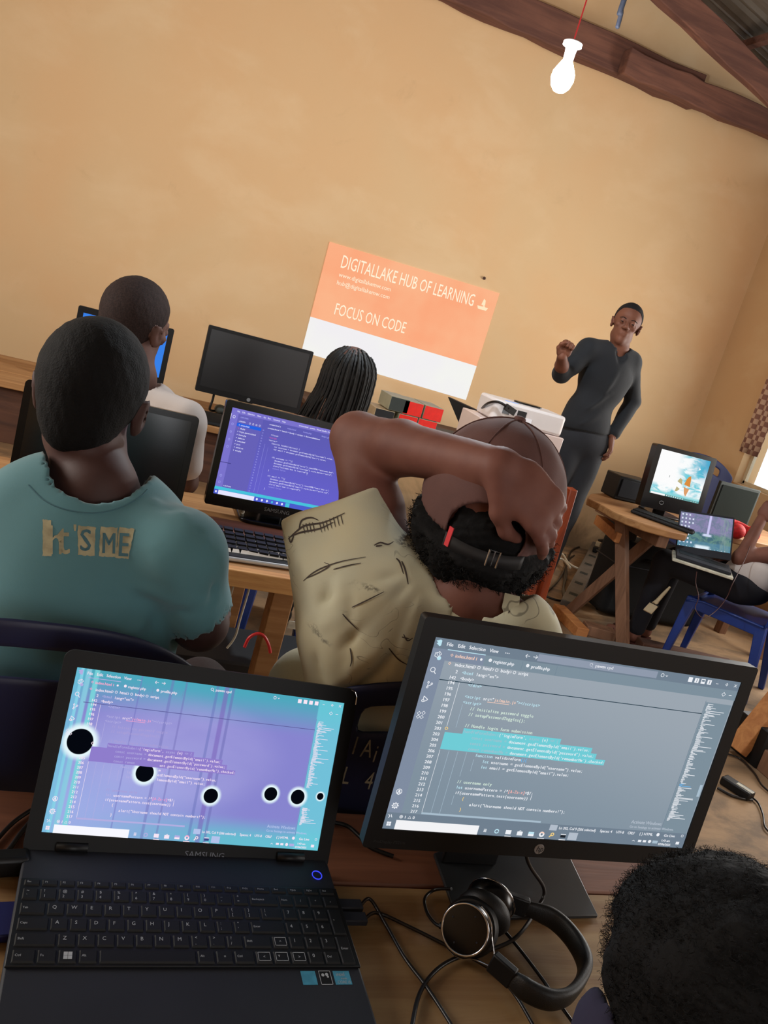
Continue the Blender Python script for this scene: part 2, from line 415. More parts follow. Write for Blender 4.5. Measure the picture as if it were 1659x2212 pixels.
def hand_sdf(wrist, Rm, side, curl, s=1.0, spread=0.10, thumb=0.6, curls=None):
    """hand: +y points along the fingers, +z is the back of the hand; side=+1 puts the thumb at +x"""
    w = A3(wrist); Rn = np.array(Rm)
    fs = [capf((0.0, 0.0, 0), (0, 0.035, 0), 0.027, 0.036, (0,0,1), 0.5), capf((-0.018, 0.03, 0), (-0.018, 0.078, 0.002), 0.023, 0.022, (0,0,1), 0.55), capf((0.018, 0.03, 0), (0.018, 0.080, 0.002), 0.024, 0.023, (0,0,1), 0.55)]
    pf = []
    for k, (x, L) in enumerate(zip((0.030, 0.011, -0.009, -0.028), (0.070, 0.078, 0.073, 0.058))):
        c = curls[k] if curls else curl
        p = Vector((side*x, 0.084 - abs(k-1)*0.004, 0.002)); a = 0.0; sp = side*(1.3-k)*spread
        pts = [p.copy()]
        for j, seg in enumerate((0.46, 0.30, 0.24)):
            a += c*(0.85, 1.15, 0.8)[j]
            p = p + Vector((math.sin(sp)*math.cos(a), math.cos(sp)*math.cos(a), -math.sin(a)))*L*seg; pts.append(p.copy())
        pf.append(chain(pts, [0.0098, 0.0092, 0.0083, 0.0072], 0.004))
    tp = [Vector((side*0.026, 0.012, -0.004)), Vector((side*0.048, 0.040, -0.012)), Vector((side*(0.048+0.016*(1-thumb)), 0.068, -0.018-0.012*thumb)), Vector((side*(0.050+0.016*(1-thumb)-0.018*thumb), 0.088, -0.024-0.022*thumb))]
    th = chain(tp, [0.015, 0.0125, 0.0105, 0.009], 0.008)
    palm = U(fs + [th], 0.014)
    def f(P):
        q = ((P - w) @ Rn)/s; o = palm(q)
        for g in pf: o = smin(o, g(q), 0.006)
        return o*s
    return f
# ================================================================== ROOM
def plaster(name, c1, c2, c3):
    m = bpy.data.materials.new(name); m.use_nodes = True; g = G(m); b = m.node_tree.nodes['Principled BSDF']
    o = g.obj()
    a = g.mr(g.noise(o, 0.75, 3, 0.5, 0.6), 0.35, 0.68)
    p = g.mr(g.noise(g.map(o, (1, 1, 1.6), loc=(4, 2, 1)), 1.6, 6, 0.55, 0.3), 0.46, 0.74)
    s = g.mr(g.noise(o, 4.0, 7, 0.7, 0.4), 0.58, 0.78)
    c = g.mix(a, lin(c1), lin(c2)); c = g.mix(g.m('MULTIPLY', p, 0.55), c, lin(c3)); c = g.mix(g.m('MULTIPLY', s, 0.14), c, lin((0.60, 0.48, 0.34)))
    # damp, rubbed plaster low on the wall
    z = g.node('ShaderNodeSeparateXYZ'); g.put(z.inputs[0], o)
    zz = g.m('ADD', z.outputs[2], g.m('MULTIPLY', g.noise(o, 3.2, 5, 0.6, 1.0), 0.5))
    low = g.mr(zz, 0.55, 0.25, 0.0, 1.0); c = g.mix(g.m('MULTIPLY', low, 0.8), c, lin((0.42, 0.34, 0.26)))
    g.put(b.inputs['Base Color'], c); b.inputs['Roughness'].default_value = 0.9; b.inputs['Specular IOR Level'].default_value = 0.2
    bn = g.node('ShaderNodeBump'); bn.inputs['Strength'].default_value = 0.12; bn.inputs['Distance'].default_value = 0.006
    g.put(bn.inputs['Height'], g.noise(o, 9, 6, 0.6)); g.put(b.inputs['Normal'], bn.outputs[0]); return m
M['wall'] = plaster('ochre_plaster', (0.86, 0.73, 0.56), (0.87, 0.71, 0.53), (0.90, 0.78, 0.62))
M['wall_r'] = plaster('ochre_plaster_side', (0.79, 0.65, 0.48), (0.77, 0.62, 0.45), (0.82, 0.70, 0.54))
def floor_mat():
    m = bpy.data.materials.new('worn_cement_floor'); m.use_nodes = True; g = G(m); b = m.node_tree.nodes['Principled BSDF']; o = g.obj()
    a = g.mr(g.noise(g.map(o, (1, 1.6, 1)), 1.7, 6, 0.62, 1.2), 0.36, 0.66); s = g.mr(g.noise(o, 7, 8, 0.7), 0.5, 0.75)
    c = g.mix(a, lin((0.62, 0.50, 0.37)), lin((0.44, 0.36, 0.28))); c = g.mix(g.m('MULTIPLY', s, 0.5), c, lin((0.33, 0.27, 0.22)))
    g.put(b.inputs['Base Color'], c); b.inputs['Roughness'].default_value = 0.8
    bn = g.node('ShaderNodeBump'); bn.inputs['Strength'].default_value = 0.3; bn.inputs['Distance'].default_value = 0.01
    g.put(bn.inputs['Height'], g.noise(o, 6, 8, 0.65)); g.put(b.inputs['Normal'], bn.outputs[0]); return m
M['floor'] = floor_mat()
X0, X1, Y0, Y1 = -2.6, 4.70, -3.0, 5.95
struct('floor', MB().box(((X0+X1)/2, (Y0+Y1)/2, -0.05), (X1-X0+0.4, Y1-Y0+0.4, 0.1)), M['floor'])
def gable(y0, y1):
    T = Matrix(((1,0,0,0),(0,0,1,0),(0,1,0,0),(0,0,0,1)))   # (x,z,y)
    return MB().prism([(X0-0.2, 0), (X1+0.2, 0), (X1+0.2, 3.66), (0.6, 4.74), (X0-0.2, 3.88)], y0, y1, T=T)
struct('wall_back', gable(Y1, Y1+0.2), M['wall'])
def wall_hole(name, x, ys, ye, zt, holes, mt):
    mb = MB(); cur = ys
    for (a, b, c, d) in sorted(holes):
        mb.box((x, (cur+a)/2, zt/2), (0.2, a-cur, zt)); mb.box((x, (a+b)/2, c/2), (0.2, b-a, c)); mb.box((x, (a+b)/2, (d+zt)/2), (0.2, b-a, zt-d)); cur = b
    mb.box((x, (cur+ye)/2, zt/2), (0.2, ye-cur, zt)); struct(name, mb, mt)
wall_hole('wall_right', X1+0.1, Y0, Y1, 3.35, [(2.9, 5.30, 0.93, 2.25), (-0.5, 0.9, 0.9, 2.3)], M['wall_r'])
wall_hole('wall_left', X0-0.1, Y0, Y1, 3.9, [(1.5, 2.9, 1.1, 2.6)], M['wall'])
mbw = MB()
mbw.box(((X0+0.2)/2, Y0-0.1, 2.0), (0.2-X0, 0.2, 4.0)); mbw.box(((2.2+X1)/2, Y0-0.1, 2.0), (X1-2.2, 0.2, 4.0)); mbw.box((1.2, Y0-0.1, 3.4), (2.0, 0.2, 1.2)); mbw.box((1.2, Y0-0.1, 0.5), (2.0, 0.2, 1.0))
struct('wall_rear', mbw, M['wall'])
# iron roof sheets in two slopes, corrugated along the slope
def sheet(xa, za, xb, zb):
    mb = MB(); n = 340; L = math.hypot(xb-xa, zb-za); nx, nz = -(zb-za)/L, (xb-xa)/L; vs = []; fs = []
    for i in range(n+1):
        y = Y0-0.3 + (Y1-Y0+0.6)*i/n; w = 0.010*math.sin(2*PI*y/0.076)
        for (x, z) in ((xa, za), (xb, zb)):
            for t in (0, 0.004): vs.append((x + nx*(w+t), y, z + nz*(w+t)))
    for i in range(n):
        a = i*4; b = a+4; fs += [(a, a+2, b+2, b), (a+1, b+1, b+3, a+3)]
    return mb.add(vs, fs)
r1 = sheet(0.6, 4.75, X1+0.5, 3.36 + 0.32); r2 = sheet(X0-0.4, 3.9, 0.6, 4.75); r1.add(r2.v, r2.f)
struct('ceiling', r1, M['sheet'])
# tie beam along the back wall: two lapped rough timbers
mb = MB(); 
def rough_beam(a, b, w, h, seed, parts=18):
    r = random.Random(seed); a = Vector(a); b = Vector(b); d = (b-a).normalized(); u = Vector((0,0,1)); u = (u - d*d.dot(u)).normalized(); s = d.cross(u); vs = []; fs = []
    for i in range(parts+1):
        p = a.lerp(b, i/parts)
        for (i2, j) in ((-1,-1),(1,-1),(1,1),(-1,1)): vs.append(p + s*(i2*w/2 + r.uniform(-.004,.004)) + u*(j*h/2 + r.uniform(-.010,.010)))
    for i in range(parts):
        for k in range(4): fs.append((i*4+k, i*4+(k+1)%4, i*4+4+(k+1)%4, i*4+4+k))
    fs += [(3,2,1,0), tuple(parts*4+k for k in range(4))]; return vs, fs
b1 = MB(); b1.add(*rough_beam((-2.6, 5.86, 3.56), (3.60, 5.86, 3.55), 0.12, 0.22, 3, 40))
solo('tie_beam', b1, M['w_beam'], 'thick rough dark brown timber running along the top of the ochre wall behind the bulb', 'beam', (0.5, 5.86, 3.45), kind='structure', bevel=0.008)
b2 = MB(); b2.add(*rough_beam((2.9, 5.74, 3.50), (4.68, 5.74, 3.51), 0.10, 0.17, 5, 14))
solo('tie_beam', b2, M['w_beam'], 'shorter redder timber lapped onto the end of the long wall beam at the right', 'beam', (3.8, 5.74, 3.42), kind='structure', bevel=0.008)
for k, (yy, dz) in enumerate(((5.35, 0.0), (3.4, 0.0), (1.4, 0.0))):
    rb = MB(); rb.add(*rough_beam((0.62, yy, 4.44+dz), (4.68, yy, 3.34+dz), 0.07, 0.17, 9+k, 20))
    o = part('rafter', rb, M['w_beam'], bevel=0.006); o['kind'] = 'structure'; tag(o, ('brown sloping rafter under the iron roof, nearest the back wall', 'brown sloping roof rafter in the middle of the room', 'brown sloping roof rafter nearest the photographer')[k], 'rafter')
for x in (1.6, 2.7, 3.8):
    z = 4.75 - (x-0.6)*(4.75-3.68)/(X1-0.1) - 0.075
    o = part('purlin', MB().box((x, 1.5, z), (0.06, 8.8, 0.05)), M['w_beam']); o['kind'] = 'structure'
# window in the right wall with checked curtain
T90 = Matrix.Identity(4)
wf = MB()
for y in (2.9, 4.1, 5.30): wf.box((4.79, min(max(y, 2.925), 5.285), 1.59), (0.03, 0.03, 1.3))
for z in (0.945, 1.6, 2.235): wf.box((4.79, 4.10, z), (0.03, 2.38, 0.03))
win = struct('window_1', wf, M['cream'])
gl = bpy.data.materials.new('window_glass'); gl.use_nodes = True; gb = gl.node_tree.nodes['Principled BSDF']; gb.inputs['Transmission Weight'].default_value = 1.0; gb.inputs['Roughness'].default_value = 0.02; gb.inputs['IOR'].default_value = 1.02
part('pane', MB().box((4.785, 4.10, 1.59), (0.004, 2.38, 1.3)), gl, win)
def checked():
    m = bpy.data.materials.new('checked_curtain'); m.use_nodes = True; g = G(m); b = m.node_tree.nodes['Principled BSDF']
    t = g.node('ShaderNodeTexChecker'); g.put(t.inputs[0], g.map(g.obj(), (0, 1, 1))); t.inputs['Scale'].default_value = 26
    t.inputs[1].default_value = (*lin((0.75, 0.62, 0.52)), 1); t.inputs[2].default_value = (*lin((0.52, 0.36, 0.30)), 1)
    g.put(b.inputs['Base Color'], t.outputs[0]); b.inputs['Roughness'].default_value = 0.9; return m
cu = MB(); vs = []; fs = []
for i in range(13):
    y = 5.30 - i*0.018; x = 4.655 + 0.012*math.sin(i*1.9)
    for j in range(9):
        z = 2.35 - j*(2.35-1.17)/8; vs.append((x + 0.004*math.sin(j), y + (0.02*j/8), z))
for i in range(12):
    for j in range(8): a = i*9+j; fs.append((a, a+1, a+10, a+9))
cu.add(vs, fs); ob = solo('curtain', cu, checked(), 'brown and cream checked curtain drawn to the side of the bright right window', 'curtain', (4.66, 5.2, 1.17), smooth=True)
md = ob.modifiers.new('thick', 'SOLIDIFY'); md.thickness = 0.004
solo('curtain_rod', MB().tube([(4.64, 2.7, 2.36), (4.64, 5.4, 2.36)], 0.008), M['silver'], 'thin metal rod above the right window', 'rod', (4.64, 4.0, 2.35))
# added windows, out of view, put in to carry the fill areas
for nm, cx, cy, cz, sx, sy, sz in (('window_2', 4.80, 0.2, 1.6, 0.05, 1.4, 1.4), ('window_3', -2.70, 2.2, 1.85, 0.05, 1.4, 1.5), ('window_4', 1.2, -3.1, 1.9, 2.0, 0.05, 1.8)):
    f = MB()
    if sx < sy:
        for s in (-1, 0, 1): f.box((cx, cy + s*(sy/2-0.025), cz), (0.05, 0.05, sz)); f.box((cx, cy, cz + s*(sz/2-0.025)), (0.05, sy, 0.05))
    else:
        for s in (-1, 0, 1): f.box((cx + s*(sx/2-0.025), cy, cz), (0.05, 0.05, sz)); f.box((cx, cy, cz + s*(sz/2-0.025)), (sx, 0.05, 0.05))
    struct(nm, f, M['w_brown'])

# ---- bulb hanging from its flex, and a loose flex beside it
bp = ony(1228, 150, 3.0); hold = ony(1238, 93, 3.0)
t = thing('light_bulb', 'lit white bulb hanging on a thin red flex in front of the ceiling beam', 'light bulb', (hold.x, hold.y, bp.z - 0.07))
z0 = hold.z
part('bulb_glass', MB().lathe([(0.001, z0-0.168), (0.020, z0-0.162), (0.034, z0-0.146), (0.041, z0-0.122), (0.039, z0-0.100), (0.028, z0-0.078), (0.018, z0-0.06), (0.016, z0-0.045)], 32, T=Matrix.Translation((hold.x, hold.y, 0))), emi('glowing_bulb', (0.93, 0.97, 1.0), 1100.0), t, world=True, smooth=True)
part('lamp_holder', MB().lathe([(0.018, z0-0.06), (0.019, z0-0.03), (0.022, z0-0.014), (0.034, z0-0.010), (0.035, z0), (0.028, z0+0.004), (0.006, z0+0.012)], 28, T=Matrix.Translation((hold.x, hold.y, 0))), M['white'], t, world=True, smooth=True)
part('flex', MB().tube(spl([(hold.x, hold.y, z0+0.01), (hold.x+0.004, hold.y, z0+0.5), (hold.x-0.004, hold.y+0.01, z0+1.2), (hold.x, hold.y, 4.60)], 6), 0.0028), M['cablered'], t, world=True, smooth=True)
p0 = ony(1333, 62, 3.2); p1 = ony(1340, 28, 3.2)
solo('loose_flex', MB().tube(spl([p0, p1 + Vector((0.004,0,0)), ony(1348, 0, 3.2), (p0.x+0.02, 3.2, 3.3), (p0.x+0.03, 3.25, 4.40)], 8), [0.004]*1 + [0.009]*8 + [0.011]*24), M['rope'], 'short dark blue twisted cord hanging from the roof beside the bulb', 'cord', p0, smooth=True)

# ---- the picture thrown on the wall by the projector
ptl, ptr, pbr, pbl = (ony(713, 522, 5.93), ony(1081, 634, 5.93), ony(1008, 865, 5.93), ony(652, 760, 5.93))
t = thing('projected_slide', 'orange and white slide thrown on the wall by the projector, headed DIGITALLAKE HUB OF LEARNING', 'projected slide', ((pbl.x+pbr.x)/2, 5.93, pbl.z))
def q(u, v):   # u right, v up from the lower left corner, bilinear over the slide
    a = pbl.lerp(pbr, u); b = ptl.lerp(ptr, u); return a.lerp(b, v)
def slide_rect(u0, v0, u1, v1, y):
    vs = [q(u0, v0), q(u1, v0), q(u1, v1), q(u0, v1)]; return MB().add([(p.x, y, p.z) for p in vs] + [(p.x, y+0.0006, p.z) for p in vs], [(3,2,1,0), (4,5,6,7), (0,1,5,4), (1,2,6,5), (2,3,7,6), (3,0,4,7)])
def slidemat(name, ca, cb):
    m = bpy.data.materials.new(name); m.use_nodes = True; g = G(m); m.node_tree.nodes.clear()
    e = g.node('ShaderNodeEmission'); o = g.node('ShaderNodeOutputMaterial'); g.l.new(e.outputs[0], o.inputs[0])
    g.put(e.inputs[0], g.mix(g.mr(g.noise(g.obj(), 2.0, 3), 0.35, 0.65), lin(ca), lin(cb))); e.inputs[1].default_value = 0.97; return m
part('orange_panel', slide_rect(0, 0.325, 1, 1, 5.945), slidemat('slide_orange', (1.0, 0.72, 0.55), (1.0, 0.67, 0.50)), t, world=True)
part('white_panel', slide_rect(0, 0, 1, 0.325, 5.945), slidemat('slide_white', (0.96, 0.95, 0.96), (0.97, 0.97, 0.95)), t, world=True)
ang = math.atan2((ptr-ptl).z, (ptr-ptl).x); SW = (ptr-ptl).length; SH = (ptl-pbl).length
def ST(u, v, sh=0.0):
    p = q(u, v); return Matrix.Translation((p.x, 5.9405, p.z)) @ Matrix.Rotation(-ang, 4, 'Y') @ XZ @ Matrix(((1, sh, 0, 0), (0,1,0,0), (0,0,1,0), (0,0,0,1)))
tx = MB()
def fit(body, u0, u1, v, hcap, T0=None):
    w = max(a[0] for a in glyph(body)[0]); s = hcap/0.70; sx = (u1-u0)*SW/(w*s)
    tx.text(body, 0, 0, s, ST(u0, v) @ Matrix.Diagonal((sx, 1, 1, 1)))
fit('DIGITALLAKE HUB OF LEARNING', 0.085, 0.865, 0.815, 0.088)
fit('www.digitallakemw.com', 0.09, 0.385, 0.735, 0.030); fit('hub@digitallakemw.com', 0.09, 0.390, 0.665, 0.030)
fit('FOCUS ON CODE', 0.115, 0.525, 0.405, 0.082)
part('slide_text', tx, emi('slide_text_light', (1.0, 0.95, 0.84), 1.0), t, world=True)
lg = MB(); L0 = ST(0.925, 0.86)
for k in range(9): a = -2.4 + k*0.21; lg.add([(0.045*math.sin(a+PI/2)*1.0, -0.010 - 0.028*abs(math.cos(a+PI/2)), 0), (0.0, 0.004, 0), (0.050*math.sin(a+0.1+PI/2), -0.010 - 0.024*abs(math.cos(a+0.1+PI/2)), 0)], [(0,1,2)], T=L0)
lg.add([(-0.016, 0.0, 0), (0.016, 0.0, 0), (0.010, 0.036, 0), (-0.006, 0.046, 0)], [(0,1,2,3)], T=L0)
lg.add([(-0.045, -0.012, 0), (0.045, -0.012, 0), (0.034, -0.034, 0), (-0.034, -0.034, 0)], [(0,1,2,3)], T=L0)
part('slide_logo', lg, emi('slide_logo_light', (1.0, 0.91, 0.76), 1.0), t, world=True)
nb = ony(1046, 601, 5.94)
solo('nail', MB().lathe([(0.012, 0), (0.012, 0.004), (0.004, 0.006), (0.004, 0.02)], 10, T=Matrix.Translation(nb) @ Matrix.Rotation(PI/2, 4, 'X')), M['w_brown'], 'rusty nail in the ochre wall just above the slide', 'nail', nb)

# ================================================================== TABLES
def planks(parent, x0, x1, ys, z, th, mats, seed=1, name='plank'):
    r = random.Random(seed)
    for i in range(len(ys)-1):
        a, b = ys[i], ys[i+1]
        part(name, MB().box(((x0+x1)/2, (a+b)/2, z - th/2 + r.uniform(-0.0015, 0.0)), (x1-x0 + r.uniform(-.01, .01), b-a-0.003, th)), mats[i % len(mats)], parent, world=True, bevel=0.003)
def legs(parent, pts, z, w, mt, name='leg'):
    for (x, y) in pts: part(name, MB().box((x, y, z/2), (w, w, z)), mt, parent, world=True, bevel=0.003)
TZ = 0.725
t = thing('desk', 'near plank desk with pale front boards, carrying the laptop and the monitor', 'desk', (0.2, 0.65, 0))
planks(t, -0.75, 0.965, [0.30, 0.55, 0.875, 1.03], TZ, 0.035, [M['w_table'], M['w_table'], M['w_table_b']], 2)
part('apron', MB().box((0.11, 1.0, TZ-0.085), (1.66, 0.025, 0.10)), M['w_brown'], t, world=True, bevel=0.002)
legs(t, [(-0.68, 0.35), (0.90, 0.35), (-0.68, 0.97), (0.90, 0.97)], TZ-0.035, 0.065, M['w_leg'])
TZ2 = 0.74
t = thing('desk', 'pale plank desk in the second row under the silver-edged keyboard', 'desk', (-0.1, 2.35, 0))
part('front_edge_board', MB().box((-0.09, 1.975, TZ2-0.02), (1.42, 0.035, 0.045)), M['w_edge'], t, world=True, bevel=0.003, label='raw split front edge board')
planks(t, -0.80, 0.62, [1.994, 2.20, 2.40, 2.62], TZ2, 0.03, [M['w_table2'], M['w_table_b'], M['w_table2']], 4)
legs(t, [(-0.72, 2.07), (0.56, 2.12), (-0.72, 2.57), (0.52, 2.58)], TZ2-0.03, 0.06, M['w_table2'])
t = thing('desk', 'dark brown desk in the third row with the switched-off widescreen monitor', 'desk', (0.2, 4.05, 0))
planks(t, -0.9, 1.0, [3.76, 3.98, 4.2, 4.42], 0.75, 0.03, [M['w_table2'], M['w_table2']], 5)
part('front_panel', MB().box((0.05, 3.80, 0.60), (1.8, 0.02, 0.24)), M['w_brown'], t, world=True, bevel=0.002)
legs(t, [(-0.82, 3.84), (0.92, 3.84), (-0.82, 4.34), (0.92, 4.34)], 0.72, 0.06, M['w_brown'])
part('crossbar', MB().box((0.05, 3.84, 0.30), (1.7, 0.04, 0.09)), M['w_brown'], t, world=True)
t = thing('desk', 'long table against the back wall under the slide, with red boxes', 'desk', (1.9, 5.6, 0))
planks(t, 1.25, 2.75, [5.20, 5.44, 5.68, 5.92], 0.75, 0.03, [M['w_brown']], 6)
legs(t, [(1.33, 5.28), (2.67, 5.28), (1.33, 5.85), (2.67, 5.85)], 0.72, 0.06, M['w_brown'])
t = thing('side_table', 'small brown table under the projector stack', 'table', (1.80, 3.5, 0))
planks(t, 1.60, 2.14, [3.46, 3.66, 3.86], 0.75, 0.03, [M['w_brown']], 7)
legs(t, [(1.65, 3.51), (2.09, 3.51), (1.65, 3.81), (2.09, 3.81)], 0.72, 0.05, M['w_brown'])
# trestle table on the right: live-edged slab top on splayed sawn posts
t = thing('trestle_table', 'rough slab trestle table with a braced sawn post, right side of the room', 'table', (3.3, 4.0, 0))
poly = [(2.735, 4.16), (2.70, 4.10), (2.725, 3.98), (2.72, 3.86), (2.76, 3.76), (2.84, 3.69), (2.97, 3.655), (3.08, 3.66), (3.16, 3.74), (3.30, 3.90), (4.30, 3.92), (4.32, 4.45), (3.4, 4.47), (3.0, 4.42), (2.84, 4.30)]
part('slab_top', MB().prism(poly, 0.71, 0.75), M['w_table2'], t, world=True, bevel=0.006)
part('under_batten', MB().box((2.98, 4.03, 0.675), (0.07, 0.66, 0.07)), M['w_leg'], t, world=True, bevel=0.003)
ft = onz(1345, 1405, 0.0); tp_ = onz(1343, 1118, 0.71)
part('leg', MB().bar(ft, (tp_.x, tp_.y, 0.71), 0.062, 0.062), M['w_leg'], t, world=True, bevel=0.004)
part('leg', MB().bar((3.45, 4.40, 0), (3.40, 4.36, 0.71), 0.062, 0.062), M['w_leg'], t, world=True, bevel=0.004)
part('leg', MB().bar((4.22, 3.98, 0), (4.22, 4.0, 0.71), 0.06, 0.06), M['w_leg'], t, world=True, bevel=0.004)
part('leg', MB().bar((4.22, 4.36, 0), (4.22, 4.33, 0.71), 0.06, 0.06), M['w_leg'], t, world=True, bevel=0.004)
fb = onz(1232, 1318, 0.03)
part('brace', MB().bar((fb.x, fb.y, 0.03), tuple(onz(1425, 1148, 0.69)), 0.045, 0.06), M['w_leg'], t, world=True, bevel=0.003)
part('cross_piece', MB().bar((2.86, 3.9, 0.60), (2.96, 4.30, 0.60), 0.06, 0.06), M['w_orange'], t, world=True, bevel=0.004)
# ---- timber lying on the floor
a, b = onz(1205, 1315, 0.03), onz(1258, 1368, 0.03)
solo('timber_offcut', MB().bar(a, b, 0.075, 0.06), M['w_orange'], 'short orange timber lying on the floor at the foot of the trestle brace', 'timber', (a+b)/2, bevel=0.004)
a, b = onz(1262, 1355, 0.03), onz(1325, 1372, 0.03)
solo('timber_offcut', MB().bar(a, b, 0.10, 0.06), M['w_leg'], 'pale plank end lying on the floor beside the trestle post', 'timber', (a+b)/2, bevel=0.004)
a, b = onz(1380, 1392, 0.03), onz(1580, 1440, 0.03)
solo('timber_rail', MB().bar(a, b, 0.10, 0.06), M['w_brown'], 'long dark brown rail lying on the floor behind the blue chair leg', 'timber', (a+b)/2, bevel=0.004)
a, b = onz(1592, 1588, 0.05), onz(1720, 1700, 0.05)
solo('timber_rail', MB().bar(a, b, 0.05, 0.10), M['w_leg'], 'pinkish floor rail of a bench at the right edge, beside the monitor', 'timber', (a+b)/2, bevel=0.004)
a, b = onz(1590, 1620, 0.03), onz(1720, 1460, 0.42)
solo('bench_brace', MB().bar(a, b, 0.09, 0.05), M['w_orange'], 'orange diagonal bench brace rising at the right edge', 'timber', a, bevel=0.004)

# ================================================================== CHAIRS
M['navyblue'] = mat('deep_blue_chair_plastic', (0.09, 0.13, 0.33), 0.5, var=0.3, vscale=5)
def sdchair_back(w=0.40, h=0.40, slot=True, arch=0.5):
    """moulded plastic backrest in its own frame: +y is behind the sitter's back, z up from the seat"""
    n, m = 26, 24; vs = []; fs = []; keep = {}
    for i in range(n+1):
        for j in range(m+1):
            u = -1 + 2*i/n; v = j/m
            half_w = w/2*(1 - 0.10*(1-v)) ; top = h*(1 - 0.17*abs(u)**2.6)
            x = u*half_w; z = top*v; y = 0.045*(1-u*u) - 0.0 - 0.10*v
            vs.append((x, y, z))
    def sk(i, j): return slot and j in (m-3, m-4) and 4 < i < n-5
    for i in range(n):
        for j in range(m):
            if sk(i, j) : continue
            a = i*(m+1)+j; fs.append((a, a+1, a+m+2, a+m+1))
    return MB().add(vs, fs)
def plastic_chair(name, label, loc, rz, mt, writing=None, arms=False, group='stackable plastic chairs around the room', arch=0.5, w=0.42, h=0.44):
    """stacking chair: the sitter faces +y in its own frame"""
    t = thing(name, label, 'chair', loc, (0, 0, rz), group)
    s = MB(); vs = []; fs = []; n, m = 14, 14
    for i in range(n+1):
        for j in range(m+1):
            u = -1+2*i/n; v = j/m; x = u*0.21*(1-0.05*v); y = -0.20 + 0.42*v; z = 0.43 - 0.018*(1-u*u)*(0.4+0.6*v) - (0.03*max(0, v-0.8)/0.2)
            vs.append((x, y, z))
    for i in range(n):
        for j in range(m): a = i*(m+1)+j; fs.append((a, a+m+1, a+m+2, a+1))
    s.add(vs, fs); so = part('seat', s, mt, t, smooth=True); md = so.modifiers.new('thick', 'SOLIDIFY'); md.thickness = 0.012
    b = sdchair_back(w, h); b.v = [(x, -0.19 - y, z + 0.42) for x, y, z in b.v]; b.v = [(x, -0.19 + 0.045*(1-(x/(w/2))**2)*-1 - 0.26*(z-0.42)**1.0*0.55, z) for x, y, z in b.v]
    bo = part('backrest', b, mt, t, smooth=True); md = bo.modifiers.new('thick', 'SOLIDIFY'); md.thickness = 0.010
    md = bo.modifiers.new('sub', 'SUBSURF'); md.levels = md.render_levels = 1
    for sx in (-1, 1):
        for sy, ty in ((-0.185, -0.25), (0.19, 0.23)):
            part('leg', MB().add([(sx*(0.17+dx), sy+dy, 0.425) for dx, dy in ((-.022,-.030),(.028,-.030),(.028,.030),(-.022,.030))] + [(sx*(0.205+dx), ty+dy, 0.0) for dx, dy in ((-.016,-.016),(.018,-.016),(.018,.016),(-.016,.016))], [(0,1,2,3),(7,6,5,4),(0,4,5,1),(1,5,6,2),(2,6,7,3),(3,7,4,0)]), mt, t, bevel=0.006)
    for sx in (-1, 1): part('seat_rail', MB().box((sx*0.19, 0, 0.395), (0.02, 0.38, 0.060)), mt, t, bevel=0.004)
    part('seat_rail', MB().box((0, 0.20, 0.395), (0.38, 0.018, 0.04)), mt, t, bevel=0.004)
    if writing:
        w_ = MB(); 
        for (s_, x, z, sz) in writing:
            xm = x + 0.008; yb = -0.19 - 0.045*(1-(xm/(w/2))**2) - 0.143*(z-0.42) - 0.0165
            w_.text(s_, 0, 0, sz, Matrix.Translation((x, yb, z)) @ XZ @ Matrix.Diagonal((0.8, 1.3, 1, 1)))
        part('painted_writing', w_, mat('faded_cream_paint', (0.62, 0.57, 0.46), 0.8, var=0.5, vscale=60), t)
    return t
ca = at(230, 1375, 1.17)
plastic_chair('plastic_chair', 'dark navy plastic chair behind the laptop, with the teal shirt leaning on it', (-0.025, 1.38, 0), math.radians(3), M['navy'], w=0.47, h=0.535)
plastic_chair('plastic_chair', 'navy plastic chair with cream painted writing between laptop and monitor', (0.60, 1.32, 0), math.radians(-2), M['navy'], writing=[(s_, ony(px_, py_, 1.06).x - 0.60, ony(px_, py_, 1.06).z, 0.033) for s_, px_, py_ in (('1', 757, 1607), ('A', 779, 1610), ('i', 803, 1619), ('A', 818, 1622), ('L', 741, 1676), ('4', 787, 1681))], w=0.50, h=0.55)
plastic_chair('plastic_chair', 'rounded blue plastic chair against the back wall behind the lit desktop screen', (ony(1560, 1020, 4.95).x, 4.95, 0), math.radians(172), M['navyblue'], w=0.56, h=0.66)
plastic_chair('plastic_chair', 'bright blue plastic chair under the person with the grey laptop', (3.49, 3.56, 0), math.radians(35.6), M['blue'], w=0.46, h=0.52)
plastic_chair('plastic_chair', 'dark blue plastic chair mostly cut off by the right edge', (3.85, 3.05, 0), math.radians(50), M['navy'], w=0.46, h=0.5)
plastic_chair('plastic_chair', 'blue plastic chair of the braided sitter, legs showing under the second desk', (0.78, 3.0, 0), math.radians(4), M['blue'], w=0.44, h=0.30)
